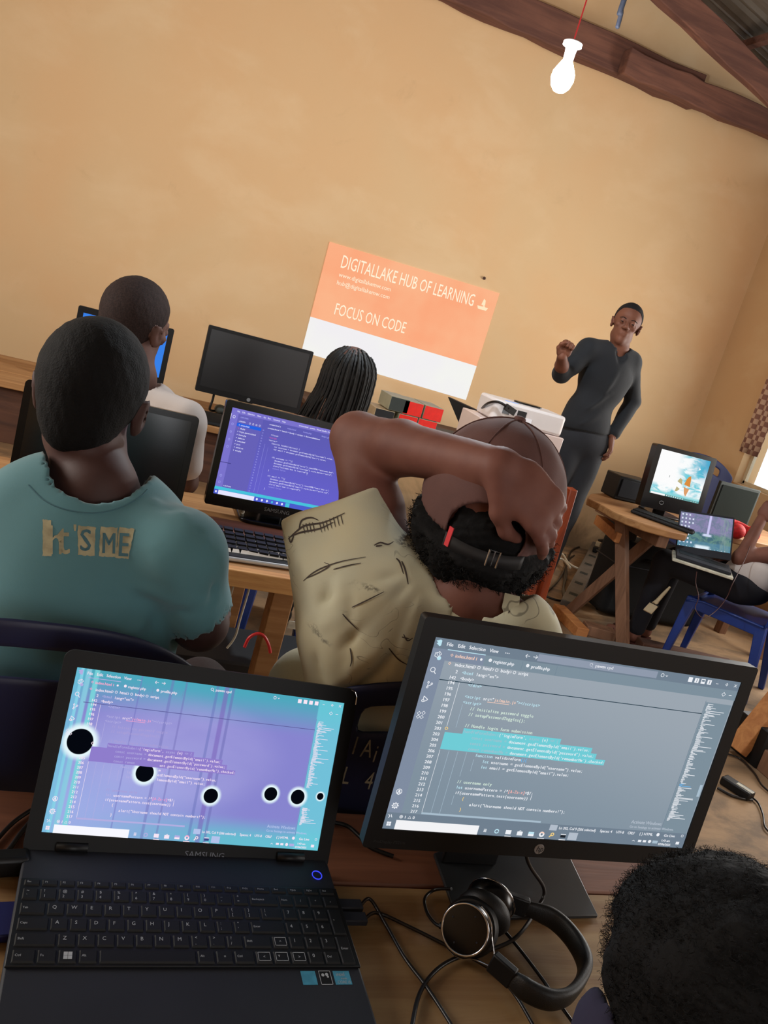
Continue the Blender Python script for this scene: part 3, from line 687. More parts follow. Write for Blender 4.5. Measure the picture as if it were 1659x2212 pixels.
# varnished wooden chair
t = thing('wooden_chair', 'varnished orange-brown wooden chair beyond the raised hand', 'chair', (1.78, 3.08, 0))
pA = ony(1232, 1050, 3.05); pB = ony(1150, 1330, 3.05); pC = ony(905, 1225, 3.05)
xr = (pA.x+pB.x)/2
part('back_post', MB().bar((pB.x+0.03, 3.05, 0), (pA.x-0.02, 3.0, pA.z), 0.045, 0.035), M['w_chair'], t, world=True, bevel=0.004)
part('back_post', MB().bar((pC.x+0.02, 3.05, 0), (pC.x-0.0, 3.0, pA.z), 0.045, 0.035), M['w_chair'], t, world=True, bevel=0.004)
for z, h in ((0.50, 0.075), (pA.z-0.05, 0.09), (0.42, 0.05)):
    part('rail', MB().box(((pC.x+pA.x)/2, 3.03, z), (pA.x-pC.x-0.02, 0.022, h)), M['w_chair'], t, world=True, bevel=0.003)
part('seat', MB().box(((pC.x+pA.x)/2+0.0, 3.235, 0.44), (pA.x-pC.x+0.03, 0.36, 0.025)), M['w_chair'], t, world=True, bevel=0.004)
for x in (pC.x+0.03, pB.x+0.05): part('leg', MB().box((x, 3.39, 0.215), (0.04, 0.04, 0.43)), M['w_chair'], t, world=True, bevel=0.003)
# ================================================================== SCREENS AND COMPUTERS
def scr_T(w, h, cx, cz, y):      # UI pixels (1366x768, y down) -> local XZ plane facing -Y
    return Matrix(((w/1366, 0, 0, cx - w/2), (0, 0, 0, y), (0, -h/768, 0, cz + h/2), (0, 0, 0, 1)))
class UI:
    def __init__(s, T): s.m = MB(); s.T = T; s.mats = []
    def mi(s, mt):
        if mt not in s.mats: s.mats.append(mt)
        return s.mats.index(mt)
    def rect(s, x0, y0, x1, y1, mt, lift=0.0):
        o = Matrix.Translation((0, -lift, 0)) @ s.T
        s.m.add([(x0, y0, 0), (x1, y0, 0), (x1, y1, 0), (x0, y1, 0)], [(3, 2, 1, 0)], s.mi(mt), o)
    def t(s, body, x, y, size, mt, mono=None, w=None, lift=0.0004):
        o = Matrix.Translation((0, -lift, 0)) @ s.T @ Matrix(((1,0,0,0),(0,-1,0,0),(0,0,1,0),(0,0,0,1)))
        if w: w0 = max(q[0] for q in glyph(body)[0])*size; o = o @ Matrix.Translation((x, 0, 0)) @ Matrix.Diagonal((w/w0, 1, 1, 1)); x = 0
        s.m.text(body, x, -y, size, o, s.mi(mt), mono)
        s.m.text(body, x + 0.8, -y, size, Matrix.Translation((0, -0.00005, 0)) @ o, s.mi(mt), mono)
    def ring(s, x, y, r, th, mt, n=16, lift=0.0004, a0=0, a1=2*PI):
        o = Matrix.Translation((0, -lift, 0)) @ s.T; vs = []; fs = []
        for i in range(n+1):
            a = a0 + (a1-a0)*i/n; vs += [(x+r*math.cos(a), y+r*math.sin(a), 0), (x+(r-th)*math.cos(a), y+(r-th)*math.sin(a), 0)]
        for i in range(n): fs.append((2*i, 2*i+1, 2*i+3, 2*i+2))
        s.m.add(vs, fs, s.mi(mt), o)
    def line(s, x0, y0, x1, y1, th, mt, lift=0.0004):
        o = Matrix.Translation((0, -lift, 0)) @ s.T; d = Vector((x1-x0, y1-y0)); d.normalize(); nx, ny = -d.y*th/2, d.x*th/2
        s.m.add([(x0+nx, y0+ny, 0), (x1+nx, y1+ny, 0), (x1-nx, y1-ny, 0), (x0-nx, y0-ny, 0)], [(0,1,2,3)], s.mi(mt), o)
    def poly(s, pts, mt, lift=0.0004):
        s.m.add([(x, y, 0) for x, y in pts], [tuple(range(len(pts)))], s.mi(mt), Matrix.Translation((0, -lift, 0)) @ s.T)
def editor(ui, p):
    """the code editor full screen above a task bar; p = palette of emissive materials"""
    w, c1, c2, c3, red, sel, bar, box, tab, dim, gut, faint = (p[k] for k in ('w','cyan','green','org','red','sel','bar','box','tab','dim','gut','faint'))
    L = 0.0002
    ui.rect(0, 0, 1366, 42, bar, L); ui.rect(0, 42, 60, 700, gut, L); ui.rect(60, 42, 1366, 84, tab, L); ui.rect(60, 40, 212, 84, gut, L*1.5); ui.rect(60, 40, 212, 43, c1, L*2)
    ui.rect(0, 700, 1366, 728, bar, L); ui.rect(0, 728, 1366, 768, bar, L*1.2); ui.rect(1232, 106, 1360, 700, tab, L)
    ui.rect(424, 8, 960, 36, box, L*2); ui.rect(60, 156, 1230, 159, p['line'], L*2); ui.rect(1228, 100, 1230, 700, p['line2'], L*2)
    ui.poly([(8, 14), (24, 8), (30, 11), (30, 30), (24, 33), (12, 24), (8, 27), (16, 20)], c1)
    for s_, x, ww in (('File', 50, 26), ('Edit', 94, 30), ('Selection', 139, 66), ('View', 222, 36)): ui.t(s_, x, 28, 20, w, w=ww)
    for k in range(3): ui.rect(286+k*7, 21, 290+k*7, 24, w, L*3)
    for x, d in ((372, -1), (404, 1)):
        ui.line(x, 22, x+18, 22, 2.2, w); e = x if d < 0 else x+18; ui.line(e, 22, e-d*7, 15, 2.2, w); ui.line(e, 22, e-d*7, 29, 2.2, w)
    ui.ring(656, 20, 7, 2, w); ui.line(661, 25, 667, 31, 2.2, w); ui.t('pawm cpd', 674, 27, 18, w, w=80)
    ui.ring(985, 20, 8, 2.2, w); ui.line(1000, 18, 1005, 23, 2, w); ui.line(1005, 23, 1010, 18, 2, w)
    for k in range(4):
        x = 1110 + k*31; ui.rect(x, 11, x+20, 31, w, L*2.5)
        if k: ui.rect(x+(9 if k != 2 else 3), 14+(8 if k == 4 else 0), x+(12 if k != 2 else 17), 28 if k != 2 else 22, bar, L*3)
    ui.rect(1247, 21, 1259, 23, w, L*3); ui.ring(1301, 20, 7, 3, w, 4); ui.line(1339, 14, 1351, 26, 2, w); ui.line(1351, 14, 1339, 26, 2, w)
    ui.ring(1302, 63, 10, 3, w, 4); ui.rect(1328, 62, 1342, 65, w, L*3)
    for (x, y) in ((82, 60), (82, 92)): ui.ring(x, y, 6, 2.5, c3, 4)
    ui.t('index.html', 95, 67, 19, c3, w=76); ui.t('1', 176, 67, 17, c3); ui.ring(200, 61, 5, 5, w, 10)
    ui.ring(236, 59, 7, 6, w, 8); ui.t('register.php', 249, 67, 19, w, w=86); ui.ring(392, 59, 7, 6, w, 8); ui.t('profile.php', 407, 67, 19, w, w=80); ui.rect(368, 46, 369, 82, p['line2'], L*2); ui.rect(515, 46, 516, 82, p['line2'], L*2)
    ui.t('index.html', 103, 100, 19, w, w=76)
    for s_, x, ww in (('html', 216, 34), ('body', 289, 38), ('script', 363, 42)):
        ui.ring(x-16, 93, 7, 2.4, w, 6); ui.line(x-34, 88, x-29, 93, 2, w); ui.line(x-29, 93, x-34, 98, 2, w); ui.t(s_, x, 99, 19, w, w=ww)
    # activity bar
    ui.ring(26, 66, 12, 2.6, w, 5); ui.ring(32, 62, 11, 2.4, w, 4); ui.ring(36, 78, 8, 8, c1, 12)
    ui.ring(25, 124, 10, 2.6, w); ui.line(32, 131, 39, 139, 3, w)
    for q_ in ((22, 174), (22, 193), (36, 178)): ui.ring(q_[0], q_[1], 4.4, 2.4, w, 10)
    ui.line(22, 178, 22, 189, 2.4, w); ui.line(36, 182, 24, 188, 2.4, w)
    ui.line(20, 228, 38, 240, 2.6, w); ui.line(38, 240, 24, 250, 2.6, w); ui.line(20, 228, 20, 240, 2.6, w); ui.ring(20, 246, 6, 3, w, 8)
    for q_ in ((15, 296), (15, 310), (29, 310)): ui.ring(q_[0]+4, q_[1], 8, 2.4, w, 4)
    ui.ring(36, 293, 8, 2.4, w, 4)
    ui.ring(28, 613, 12, 2.6, w); ui.ring(28, 610, 4, 4, w, 10); ui.ring(28, 619, 7, 4, w, 10)
    ui.ring(28, 671, 10, 2.6, w); ui.ring(28, 671, 4, 2, w)
    for k in range(8): a = k*PI/4; ui.line(28+9*math.cos(a), 671+9*math.sin(a), 28+14*math.cos(a), 671+14*math.sin(a), 4, w)
    # line numbers
    mono = 9.24; n = 94
    ui.t('2', 113, 126, 18, w, mono); ui.t('142', 94, 150, 18, w, mono)
    for k in range(24): ui.t(str(194+k), 94, 170 + k*22.83, 18, w, mono)
    def code(row, x, segs, base=170):
        y = base + row*22.83
        for s_, mt in segs: ui.t(s_, x, y, 18, mt, mono); x += len(s_)*mono
    ui.t('<html', 140, 126, 18, c1, mono); ui.t('lang="en">', 196, 126, 18, w, mono); ui.t('<body>', 139, 149, 18, w, mono)
    code(0, 177, [('</div>', c1)]); code(2, 178, [('<script ', c1), ('src', w), ('="', w), ('js/main.js', c3), ('"></script>', c1)]); ui.rect(272, 220, 364, 222, c3, L*3)
    code(3, 177, [('<script>', c1)]); code(4, 212, [('// Initialize password toggle', c2)]); code(5, 212, [('// setupPasswordToggles();', c2)])
    code(6.97, 211, [('// Handle login form submission', c2)])
    ui.ring(142, 343, 7, 3, p['yel'], 6)
    for (a, b, c, d) in ((211, 335, 629, 358), (140, 358, 778, 381), (140, 381, 806, 404), (140, 404, 853, 427)): ui.rect(a, b, c, d, sel, L*2)
    code(8, 213, [('handleFormSubmit', faint), ("('loginForm', ", w), ('async ', faint), ('(e) ', w), ('=> {', faint)])
    code(9, 252, [('const username = ', faint), ('document', w), ('.getElementById', w), ("('email')", w), ('.value;', w)])
    code(10, 252, [('const password = ', faint), ('document', w), ('.getElementById', w), ("('password')", w), ('.value;', w)])
    code(11, 252, [('const rememberMe = ', faint), ('document', w), ('.getElementById', w), ("('rememberMe')", w), ('.checked;', w)])
    code(12, 289, [('function ', c1), ('validateForm', w), ('(){', p['blue'])]); code(13, 325, [('let ', c1), ('username = getElementById("username").value;', w)]); code(14, 325, [('let ', c1), ('email = getElementById("email").value;', w)])
    code(17, 246, [('// username only', c2)]); code(18, 249, [('let ', c1), ('usernamePattern = /^', w), ('[A-Za-z]', red), ('+$/;', w)])
    code(19, 251, [('if(usernamePattern.test(username)) ', w)]); ui.line(578, 584, 578, 604, 2, w); code(20, 287, [('{', p['yel'])]); code(21, 324, [('alert("Username should NOT contain numbers!");', w)]); code(22, 289, [('}', p['yel'])])
    for x, y0, y1 in ((140, 160, 335), (177, 242, 335), (177, 430, 690), (213, 430, 690), (250, 430, 530), (287, 455, 505), (250, 610, 650)): ui.rect(x, y0, x+1.5, y1, faint if x != 140 else w, L*3)
    ui.rect(140, 430, 141.5, 690, w, L*3)
    r = random.Random(5)
    y = 112
    while y < 645:
        big = r.random() < 0.25; off_ = 8 + 18*r.random()*(0.4 + 0.6*math.sin(y*0.05)**2); ln = (r.uniform(30, 95) if big else r.uniform(8, 32))
        mt = p['blue'] if 472 < y < 486 else w
        ui.rect(1236+off_*0.4, y, min(1236+off_*0.4+ln*1.0, 1356), y+2.3, mt, L*3); y += r.uniform(3.4, 4.8)
    ui.rect(1344, 470, 1358, 524, faint, L*3)
    ui.rect(140, 690, 654, 698, faint, L*3)
    ui.line(12, 708, 20, 716, 2.4, w); ui.line(20, 716, 14, 722, 2.4, w); ui.line(22, 708, 28, 720, 2.4, w)
    ui.ring(64, 715, 7, 2, w); ui.line(61, 712, 67, 718, 2, w); ui.line(67, 712, 61, 718, 2, w); ui.t('1', 76, 721, 17, w); ui.ring(98, 717, 8, 2.4, w, 3, a0=-PI/2, a1=1.5*PI); ui.t('0', 110, 721, 17, w)
    ui.rect(702, 702, 736, 727, dim, L*2.5); ui.ring(718, 713, 6, 2, w); ui.line(722, 717, 727, 722, 2, w)
    for s_, x, ww in (('Ln 202, Col 9 (266 selected)', 744, 172), ('Spaces: 4', 937, 58), ('UTF-8', 1014, 38), ('CRLF', 1071, 34), ('{ } HTML', 1130, 66), ('Go Live', 1252, 56)): ui.t(s_, x, 720, 17, w, w=ww)
    ui.ring(1222, 713, 8, 8, w, 8); ui.ring(1345, 711, 7, 2.2, w, 5)
    ui.t('Activate Windows', 1071, 670, 22, dim, w=150); ui.t('Go to Settings to activate Windows.', 1070, 690, 15.5, dim, w=220)
    # task bar
    for a in range(2):
        for b in range(2): ui.rect(14+a*9, 738+b*9, 22+a*9, 746+b*9, w, L*3)
    ui.rect(49, 729, 394, 768, p['search'], L*2.5)
    for k in range(3): ui.rect(418, 741+k*5, 430, 744+k*5, w, L*3)
    ui.ring(475, 748, 10, 4.4, c1); ui.rect(467, 747, 484, 750, bar, L*2)
    ui.rect(514, 739, 538, 757, w, L*3); ui.rect(514, 764, 542, 767, w, L*3); ui.rect(565, 742, 589, 759, w, L*3); ui.ring(577, 742, 5, 2, w); ui.rect(615, 740, 640, 758, c1, L*3); ui.rect(615, 749, 640, 758, w, L*4)
    ui.ring(676, 748, 12, 7, w); ui.ring(676, 748, 12, 5, c3, 8, a0=-2.6, a1=-0.3, lift=.0006); ui.rect(660, 764, 692, 767, w, L*3); ui.ring(724, 745, 8, 4, p['yel']); ui.line(718, 750, 712, 758, 5, p['yel'])
    ui.rect(762, 740, 786, 744, w, L*3); ui.rect(762, 744, 786, 756, p['ink'], L*3); ui.rect(759, 764, 789, 767, w, L*3); ui.rect(798, 731, 840, 764, dim, L*2.5); ui.ring(819, 747, 9, 8, c1, 6)
    ui.line(1106, 751, 1112, 745, 2, w); ui.line(1112, 745, 1118, 751, 2, w)
    for x in (1134, 1158): ui.rect(x, 742, x+16, 752, w, L*3)
    ui.ring(1192, 747, 8, 8, w, 8); ui.rect(1206, 741, 1232, 754, faint, L*3); ui.t('1:43 am', 1247, 743, 14, w, w=44); ui.t('07/06/2025', 1238, 761, 14, w, w=62); ui.rect(1324, 739, 1341, 752, w, L*3)
def pal(w, cyan, green, org, red, sel, bar, box, tab, dim, gut, faint, line, line2, yel, blue, search, ink, tagn):
    d = dict(w=w, cyan=cyan, green=green, org=org, red=red, sel=sel, bar=bar, box=box, tab=tab, dim=dim, gut=gut, faint=faint, line=line, line2=line2, yel=yel, blue=blue, search=search, ink=ink)
    return {k: emi(tagn + '_' + k, v) for k, v in d.items()}
def screen_mat(name, build):
    m = bpy.data.materials.new(name); m.use_nodes = True; g = G(m); m.node_tree.nodes.clear()
    e = g.node('ShaderNodeEmission'); o = g.node('ShaderNodeOutputMaterial'); g.l.new(e.outputs[0], o.inputs[0])
    uv = g.node('ShaderNodeUVMap'); sp = g.node('ShaderNodeSeparateXYZ'); g.l.new(uv.outputs[0], sp.inputs[0])
    build(g, e, sp.outputs[0], sp.outputs[1], uv.outputs[0]); return m
def panel(w, h, cx, cz, y, th=0.0006):
    me = bpy.data.meshes.new('display'); me.from_pydata([(cx-w/2, y, cz-h/2), (cx+w/2, y, cz-h/2), (cx+w/2, y, cz+h/2), (cx-w/2, y, cz+h/2)] + [(cx+a*w/2, y+th, cz+b*h/2) for a, b in ((-1,-1),(1,-1),(1,1),(-1,1))], [], [(0,1,2,3), (7,6,5,4), (0,4,5,1), (1,5,6,2), (2,6,7,3), (3,7,4,0)])
    l = me.uv_layers.new(name='UVMap'); uvs = [(0,0),(1,0),(1,1),(0,1)]
    for p in me.polygons:
        for k, li in enumerate(p.loop_indices): l.data[li].uv = uvs[k] if p.index == 0 else (0, 0)
    return me
def bezel(w, h, iw, ih, icz, depth, r=0.006, cx=0, mb=None, lip=0.003):
    """front frame around the display, local coords: bottom edge at z=0, front at y=0"""
    mb = mb or MB(); T = Matrix(((1,0,0,0),(0,0,1,0),(0,1,0,0),(0,0,0,1)))
    out = rrect(w, h, r, 5, cx, h/2); N = len(out); inn = []
    for x, z in out:
        inn.append((max(cx-iw/2, min(cx+iw/2, x)), max(icz-ih/2, min(icz+ih/2, z))))
    # snap to corners of the opening
    vs = [(x, 0, z) for x, z in out] + [(x, 0.0, z) for x, z in inn] + [(x, lip, z) for x, z in inn] + [(x, depth, z) for x, z in out]
    fs = []
    for i in range(N):
        j = (i+1) % N
        fs += [(i, N+i, N+j, j), (N+i, 2*N+i, 2*N+j, N+j), (i, j, 3*N+j, 3*N+i)]
    fs.append(tuple(3*N+i for i in range(N))); return mb.add(vs, fs)

# ---------------- the HP monitor on the near desk
HPW, HPH = 0.443, 0.249
MT = Matrix.Translation((0.6270, 0.7960, 0.8683)) @ Matrix.Rotation(math.radians(-1.0), 4, 'Z') @ Matrix.Rotation(math.radians(-3.1), 4, 'X') @ Matrix.Rotation(math.radians(-0.4), 4, 'Y')
# display rectangle: lower edge centre at the origin of MT
base = Vector((0.60, 0.875, TZ))
t = thing('computer_monitor', 'black widescreen monitor showing grey code editor with turquoise selection, round silver badge', 'monitor', base)
def hpart(name, mb, mt, parent=None, **kw):
    me = mb if isinstance(mb, bpy.types.Mesh) else mb.mesh(name, mt, kw.pop('smooth', False))
    me.transform(MT); o = part(name, me, mt, parent or t, world=True, **kw); return o
zb = -0.026
bz = bezel(HPW+0.038, HPH+0.049, HPW, HPH, HPH/2 - zb, 0.016, 0.005); bz.v = [(x, y, z+zb) for x, y, z in bz.v]
hpart('bezel', bz, M['black'], bevel=0.0012)
hp_scr = screen_mat('grey_editor_glow', lambda g, e, u, v, uv: (g.put(e.inputs[0], g.mix(g.mr(g.m('ADD', g.m('MULTIPLY', u, 0.35), g.m('MULTIPLY', v, 0.75)), 0.15, 0.95), lin((0.50, 0.565, 0.62)), lin((0.61, 0.65, 0.69)))), g.put(e.inputs[1], 1.0)))
dp = panel(HPW, HPH, 0, HPH/2, 0.0022); dp.materials.append(hp_scr); scr = hpart('display', dp, hp_scr)
PH = pal(w=(0.93, 0.94, 0.96), cyan=(0.74, 0.89, 0.94), green=(0.84, 0.92, 0.86), org=(0.98, 0.82, 0.74), red=(0.95, 0.70, 0.68), sel=(0.44, 0.80, 0.84), bar=(0.44, 0.50, 0.56), box=(0.56, 0.60, 0.67), tab=(0.49, 0.56, 0.61), dim=(0.70, 0.74, 0.79), gut=(0.50, 0.55, 0.63), faint=(0.66, 0.74, 0.80), line=(0.12, 0.22, 0.28), line2=(0.40, 0.48, 0.55), yel=(0.96, 0.82, 0.50), blue=(0.40, 0.72, 0.95), search=(0.95, 0.95, 0.96), ink=(0.12, 0.14, 0.17), tagn='editor_grey')
ui = UI(scr_T(HPW, HPH, 0, HPH/2, 0.0018)); editor(ui, PH)
o = part('screen_content', ui.m, ui.mats, scr); o.data.transform(MT); o.data.transform(basis(scr).inverted())
o['kind'] = 'stuff'
# badge
bd = MB().lathe([(0.001, 0.0), (0.0068, 0.0), (0.0072, 0.0006), (0.0072, 0.0022)], 28, T=Matrix.Translation((0.0, -0.0006, -0.0140)) @ Matrix.Rotation(-PI/2, 4, 'X'))
bo = hpart('badge', bd, mat('badge_grey', (0.55, 0.53, 0.52), 0.4, metal=0.3))
bt = MB().text('hp', 0, 0, 0.0105, Matrix.Translation((-0.0052, -0.0009, -0.0170)) @ XZ @ Matrix(((1,0.28,0,0),(0,1.1,0,0),(0,0,1,0),(0,0,0,1))))
bt.v = [tuple(MT @ Vector(v)) for v in bt.v]; part('badge_letters', bt, M['black'], bo, world=True)
ml = MB().text('ProDisplay P221m', 0, 0, 0.0055, Matrix.Translation((-0.228, -0.0004, -0.0185)) @ XZ); hpart('model_line', ml, mat('engraved_grey', (0.16, 0.17, 0.18), 0.5))
hpart('power_mark', MB().box((0.185, -0.0003, -0.020), (0.030, 0.0006, 0.0007)), M['grey'])
back = MB(); back.prism(rrect(0.40, 0.22, 0.03, 4, 0, 0.13), 0.014, 0.050, T=Matrix(((1,0,0,0),(0,0,1,0),(0,1,0,0),(0,0,0,1)))); hpart('rear_housing', back, M['black'], bevel=0.006)
# stand
part('stand_neck', MB().prism([(-0.045, 0), (0.045, 0), (0.04, 0.014), (-0.04, 0.014)], TZ+0.006, 0.99, T=Matrix.Translation((0.615, 0.915, 0))), M['black'], t, world=True, bevel=0.003)
c1_, c2_, c3_, c4_ = onz(985, 1992, TZ), onz(1289, 1985, TZ), onz(1200, 1800, TZ), onz(935, 1850, TZ)
part('stand_base', MB().add([(p.x, p.y, TZ + (0.0065 if up_ else 0.0005)) for up_ in (0, 1) for p in (c1_, c2_, onz(1187, 1770, TZ), c4_)], [(3,2,1,0), (4,5,6,7), (0,1,5,4), (1,2,6,5), (2,3,7,6), (3,0,4,7)]), mat('brushed_dark_stand', (0.15, 0.16, 0.17), 0.33, var=0.3, vscale=120, stretch=(30, 1, 1)), t, world=True, bevel=0.0015)
# ---------------- the laptop with the damaged panel
LW, LH = 0.344, 0.194
LC = Vector((0.2005, 0.8913, 0.7640))     # lower edge centre of its display
TILT = math.radians(-20.4)
LT = Matrix.Translation(LC) @ Matrix.Rotation(math.radians(0.2), 4, 'Z') @ Matrix.Rotation(math.radians(1.3), 4, 'Y') @ Matrix.Rotation(TILT, 4, 'X')
lt = thing('laptop', 'black open laptop with turquoise and violet damaged screen and six black spots', 'laptop', (0.20, 0.77, TZ))
def lpart(name, mb, mt, parent=None, T=LT, **kw):
    me = mb if isinstance(mb, bpy.types.Mesh) else mb.mesh(name, mt, kw.pop('smooth', False))
    me.transform(T); return part(name, me, mt, parent or lt, world=True, **kw)
bz = bezel(LW+0.034, LH+0.046, LW, LH, LH/2+0.026, 0.008, 0.012); bz.v = [(x, y, z-0.026) for x, y, z in bz.v]
lid = lpart('lid', bz, mat('laptop_lid_black', (0.03, 0.03, 0.036), 0.55, spec=0.25), bevel=0.001)
def lscr(g, e, u, v, uv):
    n = g.noise(g.map(uv, (1.2, 1.6, 1)), 1.6, 3, 0.5, 0.5)
    purple = lin((0.53, 0.52, 0.81)); teal = lin((0.30, 0.66, 0.74)); pale = lin((0.66, 0.74, 0.94)); sky = lin((0.44, 0.77, 0.87))
    # cast: teal at the top, violet in the body, pale blue to the lower left
    c = g.mix(g.mr(v, 0.72, 1.0), purple, teal)
    cl = g.m('MULTIPLY', g.mr(u, 0.75, 0.1), g.mr(v, 0.75, 0.15)); c = g.mix(g.m('MULTIPLY', cl, 0.65), c, pale)
    hot = g.mr(g.m('ADD', g.m('POWER', g.m('SUBTRACT', u, 0.40), 2.0), g.m('POWER', g.m('MULTIPLY', g.m('SUBTRACT', v, 0.55), 1.1), 2.0)), 0.20, 0.0)
    c = g.mix(g.m('MULTIPLY', hot, g.m('MULTIPLY', n, 0.7)), c, lin((0.76, 0.74, 0.94)))
    low = g.mr(v, 0.20, 0.03); c = g.mix(g.m('MULTIPLY', low, g.mr(u, 0.0, 0.7)), c, lin((0.40, 0.74, 0.82)))
    # uneven vertical bands of the failing panel
    for x0, wd, col, s_ in ((0.020, 0.006, (0.62, 0.88, 0.95), .9), (0.042, 0.010, (0.55, 0.80, 0.88), .9), (0.070, 0.010, (0.48, 0.83, 0.86), .9), (0.225, 0.003, (0.45, 0.45, 0.75), .5), (0.335, 0.006, (0.44, 0.44, 0.72), .5), (0.385, 0.004, (0.44, 0.42, 0.70), .45), (0.50, 0.006, (0.40, 0.44, 0.72), .5), (0.535, 0.010, (0.48, 0.38, 0.72), .6), (0.56, 0.006, (0.42, 0.42, 0.70), .55)):
        d = g.m('ABSOLUTE', g.m('SUBTRACT', u, x0)); c = g.mix(g.m('MULTIPLY', g.mr(d, wd*1.15, wd*0.55), s_), c, lin(col))
    c = g.mix(g.m('MULTIPLY', g.mr(u, 0.897, 0.903), 0.8), c, g.mix(g.mr(v, 0.0, 1.0), lin((0.42, 0.80, 0.86)), lin((0.42, 0.80, 0.86))))
    c = g.mix(g.m('MULTIPLY', g.mr(u, 0.06, 0.0), 0.75), c, sky)
    # pressure spots with bright rims
    st = g.m('ADD', 1.0, 0.0)
    for (x, y, r) in ((84, 342, 60), (411, 458, 43), (754, 539, 36), (1059, 503, 34), (1205, 506, 37), (1327, 493, 18)):
        du = g.m('SUBTRACT', g.m('MULTIPLY', u, 1366), x); dv = g.m('SUBTRACT', g.m('MULTIPLY', g.m('SUBTRACT', 1.0, v), 768), y)
        d = g.m('SQRT', g.m('ADD', g.m('MULTIPLY', du, du), g.m('MULTIPLY', dv, dv)))
        c = g.mix(g.mr(d, r*1.62, r*1.06), c, lin((0.90, 0.97, 0.99))); c = g.mix(g.mr(d, r*1.03, r*0.97), c, lin((0.02, 0.03, 0.06)))
    g.put(e.inputs[0], c); e.inputs[1].default_value = 1.0
lsm = screen_mat('damaged_panel_glow', lscr)
dp = panel(LW, LH, 0, LH/2, 0.0016); dp.materials.append(lsm); scr = lpart('display', dp, lsm)
PL = pal(w=(0.97, 0.90, 0.96), cyan=(0.70, 0.68, 0.88), green=(0.66, 0.62, 0.84), org=(0.99, 0.66, 0.80), red=(0.98, 0.60, 0.78), sel=(0.56, 0.49, 0.80), bar=(0.40, 0.70, 0.80), box=(0.45, 0.70, 0.82), tab=(0.5, 0.6, 0.8), dim=(0.70, 0.76, 0.92), gut=(0.5, 0.6, 0.8), faint=(0.70, 0.68, 0.88), line=(0.36, 0.36, 0.60), line2=(0.45, 0.5, 0.72), yel=(0.97, 0.88, 0.92), blue=(0.7, 0.6, 0.9), search=(0.97, 0.97, 1.0), ink=(0.25, 0.30, 0.55), tagn='editor_violet')
class UIL(UI):
    spots = ((84, 342, 62), (411, 458, 56), (754, 539, 48), (1059, 503, 46), (1205, 506, 49), (1327, 493, 24))
    def hit(s, x0, y0, x1, y1): return any(x0-r < cx < x1+r and y0-r < cy < y1+r for cx, cy, r in s.spots)
    def rect(s, x0, y0, x1, y1, mt, lift=0.0):
        if (x1-x0)*(y1-y0) > 9000 and mt is not PL['search'] and mt is not PL['sel']: return
        if (mt is PL['tab'] or mt is PL['gut'] or mt is PL['bar']): return
        if s.hit(x0, y0, x1, y1) and mt is not PL['sel']:
            if x1-x0 < 4:
                cuts = sorted((cy-r, cy+r) for cx, cy, r in s.spots if abs(cx-x0) < r); y = y0
                for a, b in cuts:
                    if a > y: UI.rect(s, x0, y, x1, min(a, y1), mt, lift)
                    y = max(y, b)
                if y < y1: UI.rect(s, x0, y, x1, y1, mt, lift)
            return
        UI.rect(s, x0, y0, x1, y1, mt, lift)
    def t(s, body, x, y, size, mt, mono=None, w=None, lift=0.0004):
        if mono:
            body = ''.join(' ' if s.hit(x+i*mono, y-14, x+(i+1)*mono, y) else ch for i, ch in enumerate(body))
        elif s.hit(x, y-size*.7, x+(w or 40), y): return
        if body.strip(): UI.t(s, body, x, y, size, mt, mono, w, lift)
ui = UIL(scr_T(LW, LH, 0, LH/2, 0.0013)); editor(ui, PL)
o = part('screen_content', ui.m, ui.mats, scr); o.data.transform(LT); o.data.transform(basis(scr).inverted()); o['kind'] = 'stuff'
nm = MB().text('SAMSUNG', 0, 0, 0.0105, Matrix.Translation((-0.001, -0.0004, -0.0175)) @ XZ @ Matrix.Diagonal((1.05, 1, 1, 1))); lpart('maker_name', nm, mat('dull_silver_print', (0.36, 0.37, 0.42), 0.4))
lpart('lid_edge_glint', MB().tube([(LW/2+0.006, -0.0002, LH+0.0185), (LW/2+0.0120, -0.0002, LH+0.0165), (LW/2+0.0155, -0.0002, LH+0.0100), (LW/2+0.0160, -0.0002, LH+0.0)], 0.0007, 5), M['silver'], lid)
# base: hinge line at the back, deck slopes nowhere; two-level deck
DZ = TZ + 0.024; hy = LC.y - 0.012; DX = 0.2005
DT = Matrix.Translation((DX, hy, DZ)) @ Matrix.Diagonal((1, 1.21, 1, 1))
db = MB().prism([(-0.187, 0.012), (-0.187, -0.205), (-0.178, -0.236), (0.178, -0.236), (0.187, -0.205), (0.187, 0.012)], -0.020, 0.0, T=Matrix.Identity(4))
deck = lpart('base', db, M['char'], T=DT, bevel=0.003)
for s_ in (-1, 1): lpart('hinge', MB().tube([(s_*0.135-0.018, 0.006, 0.004), (s_*0.135+0.018, 0.006, 0.004)], 0.0055, 10), M['black'], T=DT, smooth=True)
kb = lpart('keyboard', MB().prism([(-0.186, -0.140), (0.1865, -0.140), (0.1855, -0.038), (-0.185, -0.038)], 0.0002, 0.0030), M['black'], T=DT, bevel=0.0008)
